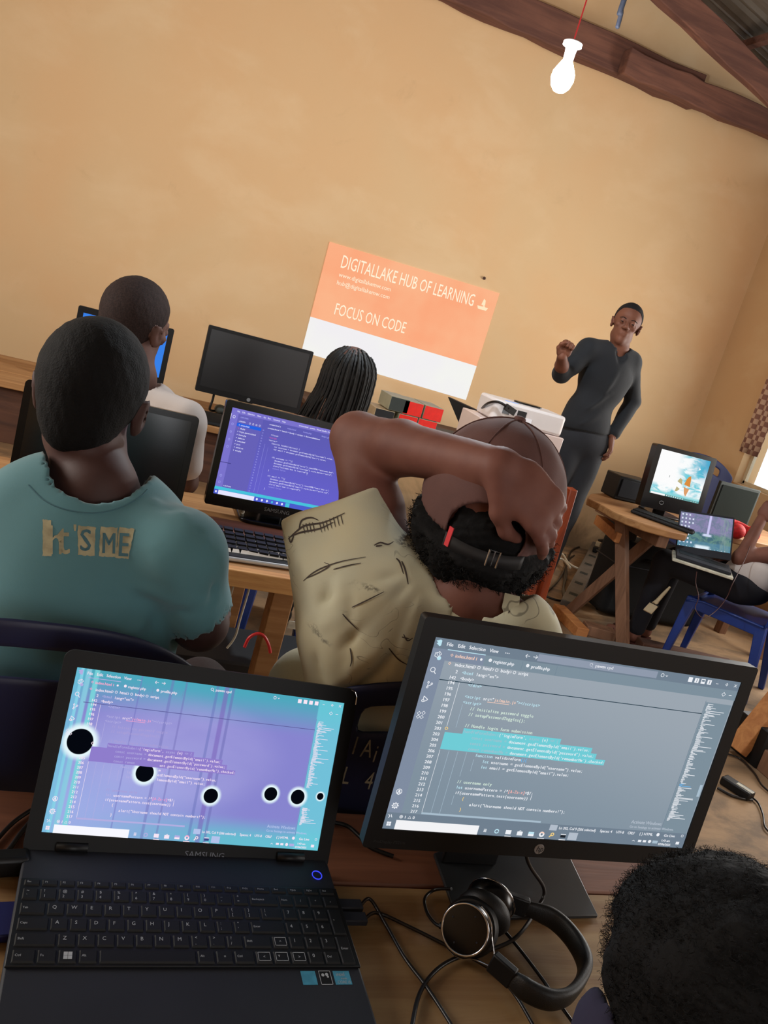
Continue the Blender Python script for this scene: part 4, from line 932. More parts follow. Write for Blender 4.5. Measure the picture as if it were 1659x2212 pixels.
def keymesh(w, d, h, glyphs, mts, outline=False, taper=0.0012):
    m = MB(); vs = [(-w/2, -d/2, 0), (w/2, -d/2, 0), (w/2, d/2, 0), (-w/2, d/2, 0)] + [(a*(w/2-taper), b*(d/2-taper), h) for a, b in ((-1,-1),(1,-1),(1,1),(-1,1))]
    m.add(vs, [(4,5,6,7), (0,1,5,4), (1,2,6,5), (2,3,7,6), (3,0,4,7)], 0)
    for s_, x, y, sz in glyphs: m.text(s_, x, y, sz, Matrix.Translation((0, 0, h+0.0002)), 1)
    if outline:
        a, b = w/2-0.0022, d/2-0.0022
        for (x0, y0, x1, y1) in ((-a, -b, a, -b), (a, -b, a, b), (a, b, -a, b), (-a, b, -a, -b)): m.box(((x0+x1)/2, (y0+y1)/2, h+0.0002), (abs(x1-x0)+0.0004, abs(y1-y0)+0.0004, 0.0002), 1)
    return m.mesh('key', mts)
def key(parent, T, x, y, w, d, gl, mts, outline=False, h=0.0018):
    me = keymesh(w, d, h, gl, mts, outline); me.transform(T @ Matrix.Translation((x, y, 0.0030))); part('key', me, mts, parent, world=True)
KM = [M['key'], M['legend']]
u0 = 0.0181; x0 = -0.182
rows = [(-0.0445, 0.0088, [(s_, 0.0157) for s_ in ('Esc','F1','F2','F3','F4','F5','F6','F7','F8','F9','F10','F11','F12','PrtSc')] + [('Home', .0175), ('End', .0175), ('PgUp', .0175), ('PgDn', .0175), ('Del', .0175)]),
        (-0.0590, 0.0150, [('` ~',.0165), ('1 !',u0),('2 @',u0),('3 #',u0),('4 $',u0),('5 %',u0),('6 ^',u0),('7 &',u0),('8 *',u0),('9 (',u0),('0 )',u0),('- _',u0),('= +',u0),('Backspace',.0335),('Num',.0175),('/',.0175),('*',.0175),('-',.0180)]),
        (-0.0768, 0.0150, [('Tab',.0255)] + [(c,u0) for c in 'QWERTYUIOP'] + [('[ {',u0),('] }',u0),('\\ |',.0247),('7',.0175),('8',.0175),('9',.0175)]),
        (-0.0946, 0.0150, [('Caps',.0300)] + [(c,u0) for c in 'ASDFGHJKL'] + [('; :',u0),("' \"",u0),('Enter',.0383),('4',.0175),('5',.0175),('6',.0175)]),
        (-0.1124, 0.0150, [('Shift',.0385)] + [(c,u0) for c in 'ZXCVBNM'] + [(', <',u0),('. >',u0),('/ ?',u0),('Shift',.0300),('^',.0181),('1',.0175),('2',.0175),('3',.0175)]),
        (-0.1302, 0.0150, [('Ctrl',.0215),('Fn',u0),('#',u0),('Alt',u0),('',.0915),('Alt',u0),('=',u0),('Ctrl',.0215),('<',.0181),('v',.0181),('>',.0181),('0',.0175),('Del',.0175)])]
for yc, dd, ks in rows:
    tot = sum(w for _, w in ks); full = 0.364 if (ks[0][0] in ('Esc', '` ~')) else 0.3465
    sc = full/tot; x = x0
    for s_, w in ks:
        w *= sc; gl = []; outl = s_ in ('^', 'v') or (s_ in ('<', '>') and yc < -0.12)
        small = dd < 0.01
        if small: gl = [(s_, -w/2+0.004, -0.001, 0.0032)]
        elif s_ == '#' and yc < -0.12: gl = []
        elif len(s_) == 3 and s_[1] == ' ': gl = [(s_[0], -w/2+0.0048, -0.0045, 0.0048), (s_[2], -w/2+0.0048, 0.0018, 0.0048)]
        elif len(s_) == 1 and s_.isalnum(): gl = [(s_, -w/2+0.0055, -0.0006, 0.0058)]
        elif len(s_) == 1: gl = [(s_, -0.0014, -0.0018, 0.0045)]
        elif s_: gl = [(s_, -w/2+0.0035, -0.0010, 0.0036)]
        key(kb, DT, x+w/2, yc, w-0.0022, dd-0.0012, gl, KM, outl)
        if s_ == '#' and yc < -0.12:
            wl = MB()
            for a in range(2):
                for b in range(2): wl.box((x+w/2-0.0022+a*0.0044, yc-0.0020+b*0.0040, 0.0051), (0.0040, 0.0036, 0.0003))
            lpart('window_mark', wl, M['legend'], kb, T=DT)
        x += w
for (yc, h_) in ((-0.0857, 0.0330), (-0.1213, 0.0330)):
    key(kb, DT, x0+0.3465+0.0086, yc, 0.0158, h_, [('+' if yc > -0.1 else 'Enter', -0.0050, 0.0, 0.0040)], KM)
pw = MB().tube([(0.1665+0.0062*math.cos(a), -0.017+0.0062*math.sin(a), 0.0008) for a in [2*PI*k/32 for k in range(32)]], 0.00065, 6, closed=True)
lpart('power_ring', pw, emi('blue_power_light', (0.25, 0.30, 0.98), 1.0), T=DT)
for x, w, mt in ((0.1035+0.020, 0.0165, M['teal_sticker']), (0.1035+0.039, 0.0130, M['black']), (0.1035+0.0585, 0.0190, M['teal_sticker'])):
    s_ = MB().box((x, -0.1505, 0.0002), (w, 0.0150, 0.0004), 0)
    if w == 0.0130:
        for a, b, c, d in ((x-w/2, -.1580, x+w/2, -.1580), (x-w/2, -.1430, x+w/2, -.1430), (x-w/2, -.158, x-w/2, -.143), (x+w/2, -.158, x+w/2, -.143)): s_.box(((a+c)/2, (b+d)/2, .0005), (abs(c-a)+.0005, abs(d-b)+.0005, .0002), 1)
        for dx, dy, r_ in ((-0.0025, 0.003, .0018), (0.002, 0.0035, .0018), (0.0028, 0.001, .0012)): s_.lathe([(r_, 0.0004), (r_, 0.0006)], 8, 1, T=Matrix.Translation((x+dx, -0.1505+dy, 0)))
    elif w > 0.018:
        s_.text('intel', -0.0068+x, -0.1487, 0.0058, Matrix.Translation((0, 0, 0.0006)), 1); s_.text('inside', -0.0020+x, -0.1525, 0.0030, Matrix.Translation((0, 0, 0.0006)), 1); s_.text('CORE i3', -0.0072+x, -0.1570, 0.0042, Matrix.Translation((0, 0, 0.0006)), 1)
    lpart('sticker', s_, [mt, M['legend']], deck, T=DT)
# USB plugs in the right side with their cables
def wall_cable(name, label, pts, r, mt, plug=None, cat='cable', base=None, group=None, n=10):
    P_ = [Vector(p) for p in pts]; t = thing(name, label, cat, base or P_[0], group=group)
    part('cord', MB().tube(spl(P_, n), r, 10), mt, t, world=True, smooth=True)
    for (a, b, w, h, m2) in (plug or []): part('plug', MB().bar(a, b, w, h), m2, t, world=True, bevel=0.0015)
    return t
def tz(px, py, dz=0.004): return onz(px, py, TZ + dz)
e1 = DT @ Vector((0.187, -0.052, -0.008)); e2 = DT @ Vector((0.187, -0.070, -0.008))
wall_cable('usb_cable', 'dark cable from the laptop\'s upper port, running down past the desk edge', [e1+Vector((0.030,0,0)), tz(800, 1943, .010), tz(835, 2000), tz(875, 2070), tz(920, 2130), tz(960, 2190), tz(990, 2240)], 0.0023, M['cable'], [(e1-Vector((0.002,0,0)), e1+Vector((0.032,0,0)), 0.016, 0.008, M['char'])])
wall_cable('usb_cable', 'dark cable from the laptop\'s lower port, passing under the headphones', [e2+Vector((0.030,0,0)), tz(815, 1972, .006), tz(880, 2000), tz(960, 2040), tz(1030, 2075, .003), tz(1080, 2110), tz(1120, 2160), tz(1160, 2230)], 0.0023, M['cable'], [(e2-Vector((0.002,0,0)), e2+Vector((0.032,0,0)), 0.016, 0.008, M['char'])])
wall_cable('monitor_cable', 'black cable hanging below the silver badge of the near monitor and looping over the desk', [MT @ Vector((0.004, 0.05, 0.02)), MT @ Vector((0.006, 0.03, -0.035)) + Vector((0,0,-.01)), tz(1175, 1920, .03), tz(1160, 1962, .010), tz(1120, 2020, .008), tz(1070, 2048), tz(990, 2068), tz(940, 2098), tz(905, 2150), tz(886, 2240)], 0.0026, M['cable'])
wall_cable('power_cable', 'black cable passing behind the hinge side of the laptop towards the monitor', [tz(690, 1772, .006), tz(745, 1782), tz(775, 1805), tz(800, 1830, .004), tz(850, 1850)], 0.003, M['black'])
wall_cable('power_cable', 'pair-twisted dark cable at the left edge of the near desk', [tz(75, 1745), tz(40, 1768), tz(15, 1790), tz(-20, 1830)], 0.0028, M['cable'])
wall_cable('power_cable', 'dark cable curving under the back of the laptop at the left edge', [tz(80, 1758), tz(45, 1800), tz(10, 1845), tz(-30, 1860)], 0.0032, M['cable'])
solo('power_adapter', MB().bar(tz(-60, 1868, .014), tz(62, 1862, .014), 0.022, 0.026), M['black'], 'black charger brick beside the laptop at the left edge of the near desk', 'adapter', tz(0, 1866, 0), bevel=0.005)
solo('blue_card', MB().bar(onz(-90, 1995, TZ+0.006), onz(38, 1990, TZ+0.006), 0.05, 0.01), mat('deep_blue_plastic', (0.05, 0.06, 0.30), 0.5), 'deep blue flat thing poking out beside the laptop keyboard at the left edge', 'card', onz(0, 1992, TZ), bevel=0.002)

# ---------------- headphones on the near desk
hp_t = thing('headphones', 'black wired on-ear headphones with chrome rings lying on the near desk', 'headphones', tz(1100, 2080, 0))
H0 = tz(1030, 2040, 0)
def ring_at(c, n_, r0, r, mt, nm, par): 
    n_ = Vector(n_).normalized(); a = n_.orthogonal().normalized(); b = n_.cross(a)
    return part(nm, MB().tube([Vector(c) + (a*math.cos(k*PI/20) + b*math.sin(k*PI/20))*r0 for k in range(40)], r, 8, closed=True), mt, par, world=True, smooth=True)
def cup(c, nrm, parts=True):
    """ear cup: nrm points outwards (away from the ear)"""
    n_ = Vector(nrm).normalized(); z = n_; x = z.orthogonal().normalized(); y = z.cross(x)
    T = Matrix(((x.x,y.x,z.x,c[0]),(x.y,y.y,z.y,c[1]),(x.z,y.z,z.z,c[2]),(0,0,0,1)))
    sh = part('ear_cup', MB().lathe([(0.001, 0.012), (0.026, 0.0125), (0.030, 0.011), (0.0315, 0.006), (0.031, -0.006), (0.028, -0.010), (0.001, -0.010)], 36, T=T), M['black_gloss'], hp_t, world=True, smooth=True)
    part('ear_cushion', MB().lathe([(0.012, -0.014), (0.016, -0.024), (0.024, -0.030), (0.032, -0.026), (0.036, -0.018), (0.033, -0.010), (0.020, -0.009)], 36, T=T), M['pad'], hp_t, world=True, smooth=True)
    rg = ring_at(T @ Vector((0, 0, 0.0115)), n_, 0.0290, 0.0016, M['silver'], 'chrome_ring', sh)
    for k in range(4):
        a = k*PI/2+0.6; part('screw', MB().lathe([(0.0013, 0.0120), (0.0012, 0.0131), (0.0003, 0.0132)], 8, T=T @ Matrix.Translation((0.020*math.cos(a), 0.020*math.sin(a), 0))), M['char'], sh, world=True)
    return T
cA = onz(1004, 2008, TZ+0.042); nA = Vector((-0.66, -0.62, 0.42)).normalized()
TA = cup(tuple(cA - nA*0.012), nA)
cB = onz(1056, 1950, TZ+0.040) ; TB = cup(tuple(cB), (0.62, 0.70, 0.30))
band = [at(1130, 1958, 0.90), at(1190, 1990, 0.885), at(1240, 2040, 0.865), at(1258, 2090, 0.85), at(1240, 2130, 0.84), at(1200, 2142, 0.838), at(1150, 2120, 0.845), at(1105, 2090, 0.855)]
bp_ = []
for k, p in enumerate(band):
    zt = TZ + 0.030 - 0.006*math.sin(k/7*PI)
    px_ = (1130, 1195, 1243, 1264, 1235, 1192, 1140, 1100)[k]; py_ = (1958, 1985, 2035, 2090, 2145, 2160, 2140, 2108)[k]
    bp_.append(onz(px_, py_, zt))
bs = spl(bp_, 8); vs = []; fs = []; N = len(bs)
for i, p in enumerate(bs):
    d = (bs[min(i+1, N-1)] - bs[max(i-1, 0)]).normalized(); zax = (Vector((0,0,1)) + Vector((0.15,-0.05,0))).normalized(); n_ = d.cross(zax).normalized(); k_ = min(1, min(i, N-1-i)/6)
    wd = 0.009 + 0.005*k_; th = 0.0035 + 0.0035*k_
    for a in range(12):
        an = 2*PI*a/12; vs.append(p + zax*wd*math.copysign(abs(math.cos(an))**0.7, math.cos(an)) + n_*th*math.copysign(abs(math.sin(an))**0.7, math.sin(an)))
for i in range(N-1):
    for a in range(12): fs.append((i*12+a, i*12+(a+1)%12, i*12+12+(a+1)%12, i*12+12+a))
fs += [tuple(range(12))[::-1], tuple((N-1)*12+a for a in range(12))]
hb = part('headband', MB().add(vs, fs), M['pad'], hp_t, world=True, smooth=True)
for (e, nx_, T_) in ((bs[0], bs[4], TB), (bs[-1], bs[-5], TA)):
    d = (e-nx_).normalized(); blk = part('slider_block', MB().bar(e-d*0.006, e+d*0.026, 0.011, 0.026), M['black'], hp_t, world=True, bevel=0.002)
    side = d.cross(Vector((0,0,1))).normalized(); q1 = T_ @ Vector((0.0, 0.0, 0.013)); 
    for s_ in (-1, 1):
        f0 = e + d*0.024 + Vector((0,0,1))*s_*0.008
        rr = (f0 - q1); ax = (T_.to_3x3() @ Vector((0,0,1))); rr = (rr - ax*rr.dot(ax)).normalized(); tang = ax.cross(rr)
        pth = [f0] + [q1 + (rr*math.cos(a*s_) + tang*math.sin(a*s_))*0.033 - ax*0.006 for a in (0.45, 0.8, 1.15, 1.5)]
        part('wire_yoke', MB().tube(spl(pth, 5), 0.0009, 6), M['silver'], hp_t, world=True, smooth=True)
cj = TA @ Vector((0, 0, 0)); 
part('cord', MB().tube(spl([onz(958, 2003, TZ+0.016), onz(940, 1995, TZ+0.010), onz(922, 1970, TZ+.004), onz(918, 1940, TZ+.004), onz(940, 1922, TZ+.010), onz(975, 1920, TZ+0.030)], 8), 0.0022, 8), M['cable'], hp_t, world=True, smooth=True)
part('strain_relief', MB().tube([onz(952, 1999, TZ+0.016), onz(972, 2008, TZ+0.022)], 0.0045, 8), M['black'], hp_t, world=True)
part('cord', MB().tube(spl([onz(1085, 2005, TZ+0.006), onz(1130, 2060, TZ+.003), onz(1175, 2120, TZ+.003), onz(1195, 2150, TZ+.003), onz(1260, 2240, TZ+0.003)], 8), 0.0022, 8), M['cable'], hp_t, world=True, smooth=True)

# ---------------- generic monitor facing the camera side (-Y)
def monitor(name, label, bl, w, h, iw, ih, side, bot, mt, screen, tilt=-3, rz=0, standz=None, cat='monitor', depth=0.03, r=0.008, stand=True, content=None, cmats=None, off_y=0.05, base_w=0.22):
    """bl = world position of the middle of the lower front edge"""
    T = Matrix.Translation(bl) @ Matrix.Rotation(math.radians(rz), 4, 'Z') @ Matrix.Rotation(math.radians(tilt), 4, 'X')
    t = thing(name, label, cat, (bl[0], bl[1]+0.04, standz if standz is not None else bl[2]))
    b = bezel(w, h, iw, ih, bot+ih/2, depth, r).mesh('bezel', mt); b.transform(T); part('bezel', b, mt, t, world=True, bevel=0.001)
    d = panel(iw, ih, 0, bot+ih/2, 0.0022); d.materials.append(screen); d.transform(T); sc = part('display', d, screen, t, world=True)
    rh = MB().prism(rrect(w*0.8, h*0.75, 0.02, 4, 0, h/2), depth-0.002, depth+0.02, T=Matrix(((1,0,0,0),(0,0,1,0),(0,1,0,0),(0,0,0,1)))).mesh('rear', mt); rh.transform(T); part('rear_housing', rh, mt, t, world=True, bevel=0.004)
    if stand and standz is not None:
        y = bl[1]+depth+off_y
        part('stand_neck', MB().box((bl[0], y, (standz+bl[2]+h*0.4)/2), (0.07, 0.03, bl[2]+h*0.4-standz)), mt, t, world=True, bevel=0.004)
        part('stand_base', MB().prism(rrect(base_w, 0.19, 0.03, 5, bl[0], y-0.02), standz+0.0005, standz+0.012), mt, t, world=True, bevel=0.003)
    return t, sc, T
t, sc, T = monitor('computer_monitor', 'glossy black switched-off monitor in front of the teal shirt wearer', (0.035, 2.30, 0.760), 0.452, 0.275, 0.415, 0.22, 0.018, 0.038, M['black_gloss'], M['glass_off'], tilt=-6, standz=TZ2, r=0.012)
# violet editor monitor
SX = 0.375
T2 = (0.345 + 0.213, 2.42, 0.768)
vi = screen_mat('violet_editor_glow', lambda g, e, u, v, uv: (g.put(e.inputs[0], g.mix(g.mr(v, 0.0, 1.0), lin((0.40, 0.38, 0.80)), lin((0.37, 0.36, 0.70)))), g.put(e.inputs[1], 1.0)))
VW, VH = 0.400, 0.262
t, sc, T = monitor('computer_monitor', 'black monitor showing a violet-blue code editor, half hidden by the raised elbow', T2, VW+0.040, VH+0.055, VW, VH, 0.02, 0.035, M['black_gloss'], vi, tilt=-4, standz=TZ2)
ui = UI(scr_T(VW, VH, 0, 0.035+VH/2, 0.0018))
V = {k: emi('editor_violetblue_' + k, c) for k, c in dict(w=(0.90, 0.90, 1.0), bar=(0.48, 0.45, 0.80), side=(0.40, 0.38, 0.72), blue=(0.15, 0.38, 0.88), teal=(0.28, 0.76, 0.86), red=(0.88, 0.35, 0.66), dim=(0.62, 0.62, 0.92), task=(0.30, 0.36, 0.80), line=(0.12, 0.10, 0.36)).items()}
w_ = V['w']
ui.rect(0, 0, 1366, 44, V['bar'], .0002); ui.rect(0, 44, 74, 700, V['bar'], .0002); ui.rect(74, 44, 330, 700, V['side'], .0002); ui.rect(0, 700, 1366, 727, V['teal'], .0002); ui.rect(0, 727, 1366, 768, V['task'], .0002)
for s_, x in (('File', 55), ('Edit', 105), ('Selection', 160), ('View', 260), ('Go', 325), ('Run', 370), ('Terminal', 425), ('Help', 520)): ui.t(s_, x, 30, 20, w_)
ui.t('create.html - pawm - Visual Studio Code', 700, 30, 20, w_, w=360); ui.t('EXPLORER', 100, 74, 17, V['dim']); ui.t('v PAWM', 92, 110, 18, w_)
for k in range(4): ui.ring(205+k*34, 104, 9, 3, w_, 6)
ui.rect(80, 120, 330, 148, V['blue'], .0003)
for k, s_ in enumerate(('create.html', 'db.php', 'forgot_password.html', 'home.php', 'index.css', 'index.html', 'js.css', 'server.css', 'test.php')):
    ui.t(s_, 120, 142+k*28, 19, w_ if k != 1 else w_); ui.ring(104, 136+k*28, 4, 4, V['red'] if k == 1 else w_, 8)
for (y, r_) in ((76, 14), (140, 11), (208, 10), (276, 11), (340, 12), (600, 12), (660, 12)): ui.ring(36, y, r_, 4, V['dim'] if y > 100 else w_, 8)
ui.rect(2, 52, 6, 100, w_, .0004)
for s_, x, ww in (('create.html x', 400, 120), ('index.html', 590, 90), ('home.php', 760, 90), ('forgot_password.html', 960, 190)): ui.t(s_, x, 78, 19, w_ if x == 400 else V['dim'], w=ww)
ui.t('create.html > html > body > script > formvalidation', 390, 112, 18, w_, w=560)
for k in range(24): ui.t(str(30+k), 345, 140+k*24, 15, V['dim'], 8)
mo = 11.2; r = random.Random(3)
L_ = [(1, 440, '</form>', 'w'), (2, 430, '<script ', 'red'), (3, 430, '<script>', 'w'), (4, 465, 'function formValidation() {', 'w'), (5, 500, 'var username = document.getElementById("username").value;', 'w'), (6, 500, 'var email = document.getElementById("email").value;', 'w'), (9, 500, 'if( username == ""){', 'w'), (10, 535, 'document.getElementById("error").innerHTML="username box";', 'w'), (11, 535, 'document.getElementById("username").style.border="solid";', 'w'), (12, 535, 'alert("username box is required");', 'w'), (13, 535, 'return false;', 'dim'), (14, 495, '}', 'w'), (16, 500, 'if( email == ""){', 'w'), (17, 535, 'document.getElementById("error").innerHTML="email box is";', 'w'), (18, 535, 'document.getElementById("email").style.border="solid red";', 'w'), (19, 535, 'alert("email box is required");', 'w'), (20, 535, 'return false;', 'dim'), (21, 495, '}', 'w')]
for row, x, s_, c in L_: ui.t(s_, x, 142+row*24, 19, V[c], mo)
ui.rect(400, 250, 402, 690, V['dim'], .0004); ui.rect(440, 270, 441, 690, V['dim'], .0004); ui.rect(0, 480, 110, 484, V['line'], .0004)
ui.t('> OUTLINE', 80, 690, 16, w_); ui.rect(46, 729, 420, 768, w_, .0004); ui.rect(14, 738, 32, 756, w_, .0004)
for k, c in enumerate((w_, w_, w_, V['teal'], w_, w_)): ui.ring(450+k*54, 748, 11, 11, c, 10)
ui.rect(756, 730, 800, 768, V['teal'], .0004); ui.line(905, 420, 905, 445, 2, w_)
me = ui.m.mesh('screen_content', ui.mats); me.transform(T); o = part('screen_content', me, ui.mats, sc, world=True); o['kind'] = 'stuff'
nm = MB().text('SAMSUNG', 0, 0, 0.016, Matrix.Translation((-0.040, -0.0006, 0.012)) @ XZ @ Matrix.Diagonal((1.1, 1, 1, 1))).mesh('n', M['grey']); nm.transform(T); part('maker_name', nm, M['grey'], t, world=True)
# keyboard with white-sided keys
kt = thing('keyboard', 'black keyboard with white-sided keys and silver front edge on the second desk', 'keyboard', (0.50, 2.13, TZ2))
KT = Matrix.Translation((0.545, 2.11, TZ2)) @ Matrix.Rotation(math.radians(3.5), 4, 'Z') @ Matrix.Rotation(math.radians(4), 4, 'X')
def kpart(nm, mb, mt, par=kt, **kw): me = mb.mesh(nm, mt); me.transform(KT); return part(nm, me, mt, par, world=True, **kw)
tray = kpart('tray', MB().box((0, 0.005, 0.010), (0.44, 0.150, 0.016)), M['black'], bevel=0.003)
kpart('front_edge', MB().tube([(-0.218, -0.074, 0.012), (0.218, -0.074, 0.012)], 0.006, 10), mat('bright_silver_edge', (0.78, 0.80, 0.82), 0.3, metal=0.4))
def wkey(x, y, w, d):
    m = MB(); vs = [(x-w/2, y-d/2, 0.018), (x+w/2, y-d/2, 0.018), (x+w/2, y+d/2, 0.018), (x-w/2, y+d/2, 0.018)] + [(x+a*(w/2-0.0025), y+b*(d/2-0.0042)+0.0032, 0.0255) for a, b in ((-1,-1),(1,-1),(1,1),(-1,1))]
    m.add(vs, [(4,5,6,7)], 0); m.add(vs, [(0,1,5,4)], 1); m.add(vs, [(1,2,6,5), (2,3,7,6), (3,0,4,7)], 0); me = m.mesh('key', [M['key'], M['keywhite']]); me.transform(KT); part('key', me, None, tray, world=True)
kw_ = 0.0190
for ri, (yc, ns) in enumerate(((0.068, [(i, 1) for i in range(16)]), (0.042, [(i, 1) for i in range(17)]), (0.023, [(i, 1) for i in range(17)]), (0.004, [(i, 1) for i in range(17)]), (-0.015, [(i, 1) for i in range(17)]), (-0.036, None))):
    if ns is None:
        xs = -0.211
        for w in (1.3, 1.2, 1.2, 6.2, 1.2, 1.2, 1.3, 1, 1, 1): wkey(xs + w*kw_/2, yc, w*kw_-0.002, 0.017); xs += w*kw_
    else:
        for i, _ in ns:
            g_ = 0.008 if (ri == 0) else 0
            wkey(-0.211 + kw_*(i+0.5) + (ri*0.004 if ri else g_*(i//4)), yc, kw_-0.002, 0.016)
# ---------------- third row monitors
t, sc, T = monitor('computer_monitor', 'matt black switched-off widescreen monitor against the ochre wall, round badge on its chin', (0.66, 4.05, 0.850), 0.515, 0.315, 0.485, 0.272, .015, 0.028, M['black'], M['matte_off'], tilt=-2, standz=0.75, r=0.006)
bd = MB().lathe([(0.001, 0.0), (0.009, 0.0), (0.0095, 0.002)], 20, T=Matrix.Translation((0.0, -0.001, 0.013)) @ Matrix.Rotation(-PI/2, 4, 'X')).mesh('badge', M['grey']); bd.transform(T); part('badge', bd, M['grey'], t, world=True)
wall_cable('monitor_cable', 'short black plug and cable under the switched-off widescreen monitor', [(0.50, 4.10, 0.90), (0.498, 4.09, 0.82), (0.498, 4.10, 0.765), (0.56, 4.2, 0.757)], 0.006, M['black'])
bls = screen_mat('blue_desktop_glow', lambda g, e, u, v, uv: (g.put(e.inputs[0], g.mix(g.mr(g.m('ADD', g.m('POWER', g.m('SUBTRACT', u, 0.52), 2.0), g.m('POWER', g.m('SUBTRACT', v, 0.42), 2.0)), 0.10, 0.0), lin((0.22, 0.50, 0.90)), lin((0.35, 0.80, 1.0)))), g.put(e.inputs[1], 1.0)))
monitor('computer_monitor', 'black monitor with a bright blue desktop, mostly hidden behind the shaved head', (0.040, 4.00, 0.845), 0.42, 0.262, 0.37, 0.205, .015, 0.030, M['black'], bls, tilt=-2, rz=0, standz=0.75)
solo('keyboard', MB().add([(x, y, z) for x, y, z in [(0.36, 3.78, 0.752), (0.80, 3.78, 0.752), (0.80, 3.94, 0.752), (0.36, 3.94, 0.752), (0.365, 3.785, 0.765), (0.795, 3.785, 0.765), (0.795, 3.935, 0.785), (0.365, 3.935, 0.785)]], [(3,2,1,0), (4,5,6,7), (0,1,5,4), (1,2,6,5), (2,3,7,6), (3,0,4,7)]), M['black'], 'plain black keyboard on the third row desk below the switched-off monitor', 'keyboard', (0.58, 3.86, 0.75), bevel=0.003)
kk = bpy.data.objects['keyboard.001'] if 'keyboard.001' in bpy.data.objects else None
kr = MB()
if kk:
    for i in range(15):
        for j in range(5):
            m_ = MB().box((-0.20 + i*0.0285, -0.055 + j*0.028, 0.022 + j*0.0032), (0.024, 0.023, 0.006)); part('key', m_, M['key'], kk)
ms = onz(478, 893, 0.765)
solo('computer_mouse', sdmesh('mouse', ell((0, 0, 0.012), (0.030, 0.05, 0.022)), (-.04,-.06,-.012), (.04,.06,.04), 0.004, M['midgrey']), None, 'small grey mouse on the third row desk left of the violet screen', 'mouse', (0,0,0)).location = (ms.x, ms.y+0.06, 0.762)
# ================================================================== PEOPLE
def skin(name, col, col2=None, rough=0.5):
    return mat(name, col, 0.62, spec=0.28, var=0.25, vscale=14, bump=0.15, bscale=180, col2=col2, bdist=0.0008)
M['skinA'] = skin('deep_brown_skin', (0.30, 0.205, 0.19)); M['skinB'] = skin('warm_brown_skin', (0.45, 0.29, 0.245), (0.40, 0.245, 0.21))
M['skinC'] = skin('brown_skin', (0.40, 0.29, 0.26)); M['skinE'] = skin('mid_brown_skin', (0.43, 0.26, 0.19)); M['skinF'] = skin('reddish_brown_skin', (0.46, 0.29, 0.235))
def hairm(name, col, sc=260, st=0.8): return mat(name, col, 0.85, spec=0.25, var=0.5, vscale=sc, bump=st, bscale=sc*1.3, bdist=0.002)
M['hair'] = hairm('short_black_hair', (0.045, 0.042, 0.046)); M['hairC'] = hairm('shaved_hair_shade', (0.19, 0.14, 0.13), 220, 0.4); M['hairE'] = hairm('short_dark_hair', (0.10, 0.085, 0.085))
M['curl'] = hairm('curly_black_hair', (0.03, 0.028, 0.033), 90, 1.0)
M['braid'] = mat('braided_black_hair', (0.035, 0.035, 0.04), 0.7, var=0.4, vscale=90, bump=0.8, bscale=150, stretch=(1, 1, 0.5))
M['teal'] = mat('teal_cotton', (0.33, 0.51, 0.54), 0.9, var=0.12, vscale=5, bump=0.25, bscale=500, sheen=0.2, bdist=0.0006)
M['tealprint'] = mat('cracked_cream_print', (0.68, 0.65, 0.52), 0.8, var=0.35, vscale=45)
M['tealdark'] = mat('teal_print_letter', (0.27, 0.42, 0.46), 0.9)
M['whiteshirt'] = mat('white_cotton', (0.74, 0.70, 0.68), 0.9, var=0.08, vscale=6, bump=0.2, bscale=300)
M['navyshirt'] = mat('dark_navy_cotton', (0.06, 0.07, 0.09), 0.9, var=0.2, vscale=7, bump=0.3, bscale=60, sheen=0.05)
M['greytrousers'] = mat('grey_trouser_cloth', (0.125, 0.13, 0.15), 0.9, var=0.2, vscale=9, bump=0.3, bscale=60)
M['indigo'] = mat('indigo_cloth', (0.13, 0.12, 0.22), 0.9, var=0.2, bump=0.3, bscale=80)
M['capcloth'] = mat('brown_cap_cloth', (0.36, 0.235, 0.215), 0.85, var=0.15, vscale=20, bump=0.3, bscale=300, bdist=0.0006)
M['strap'] = mat('dark_cap_strap', (0.07, 0.06, 0.065), 0.7)
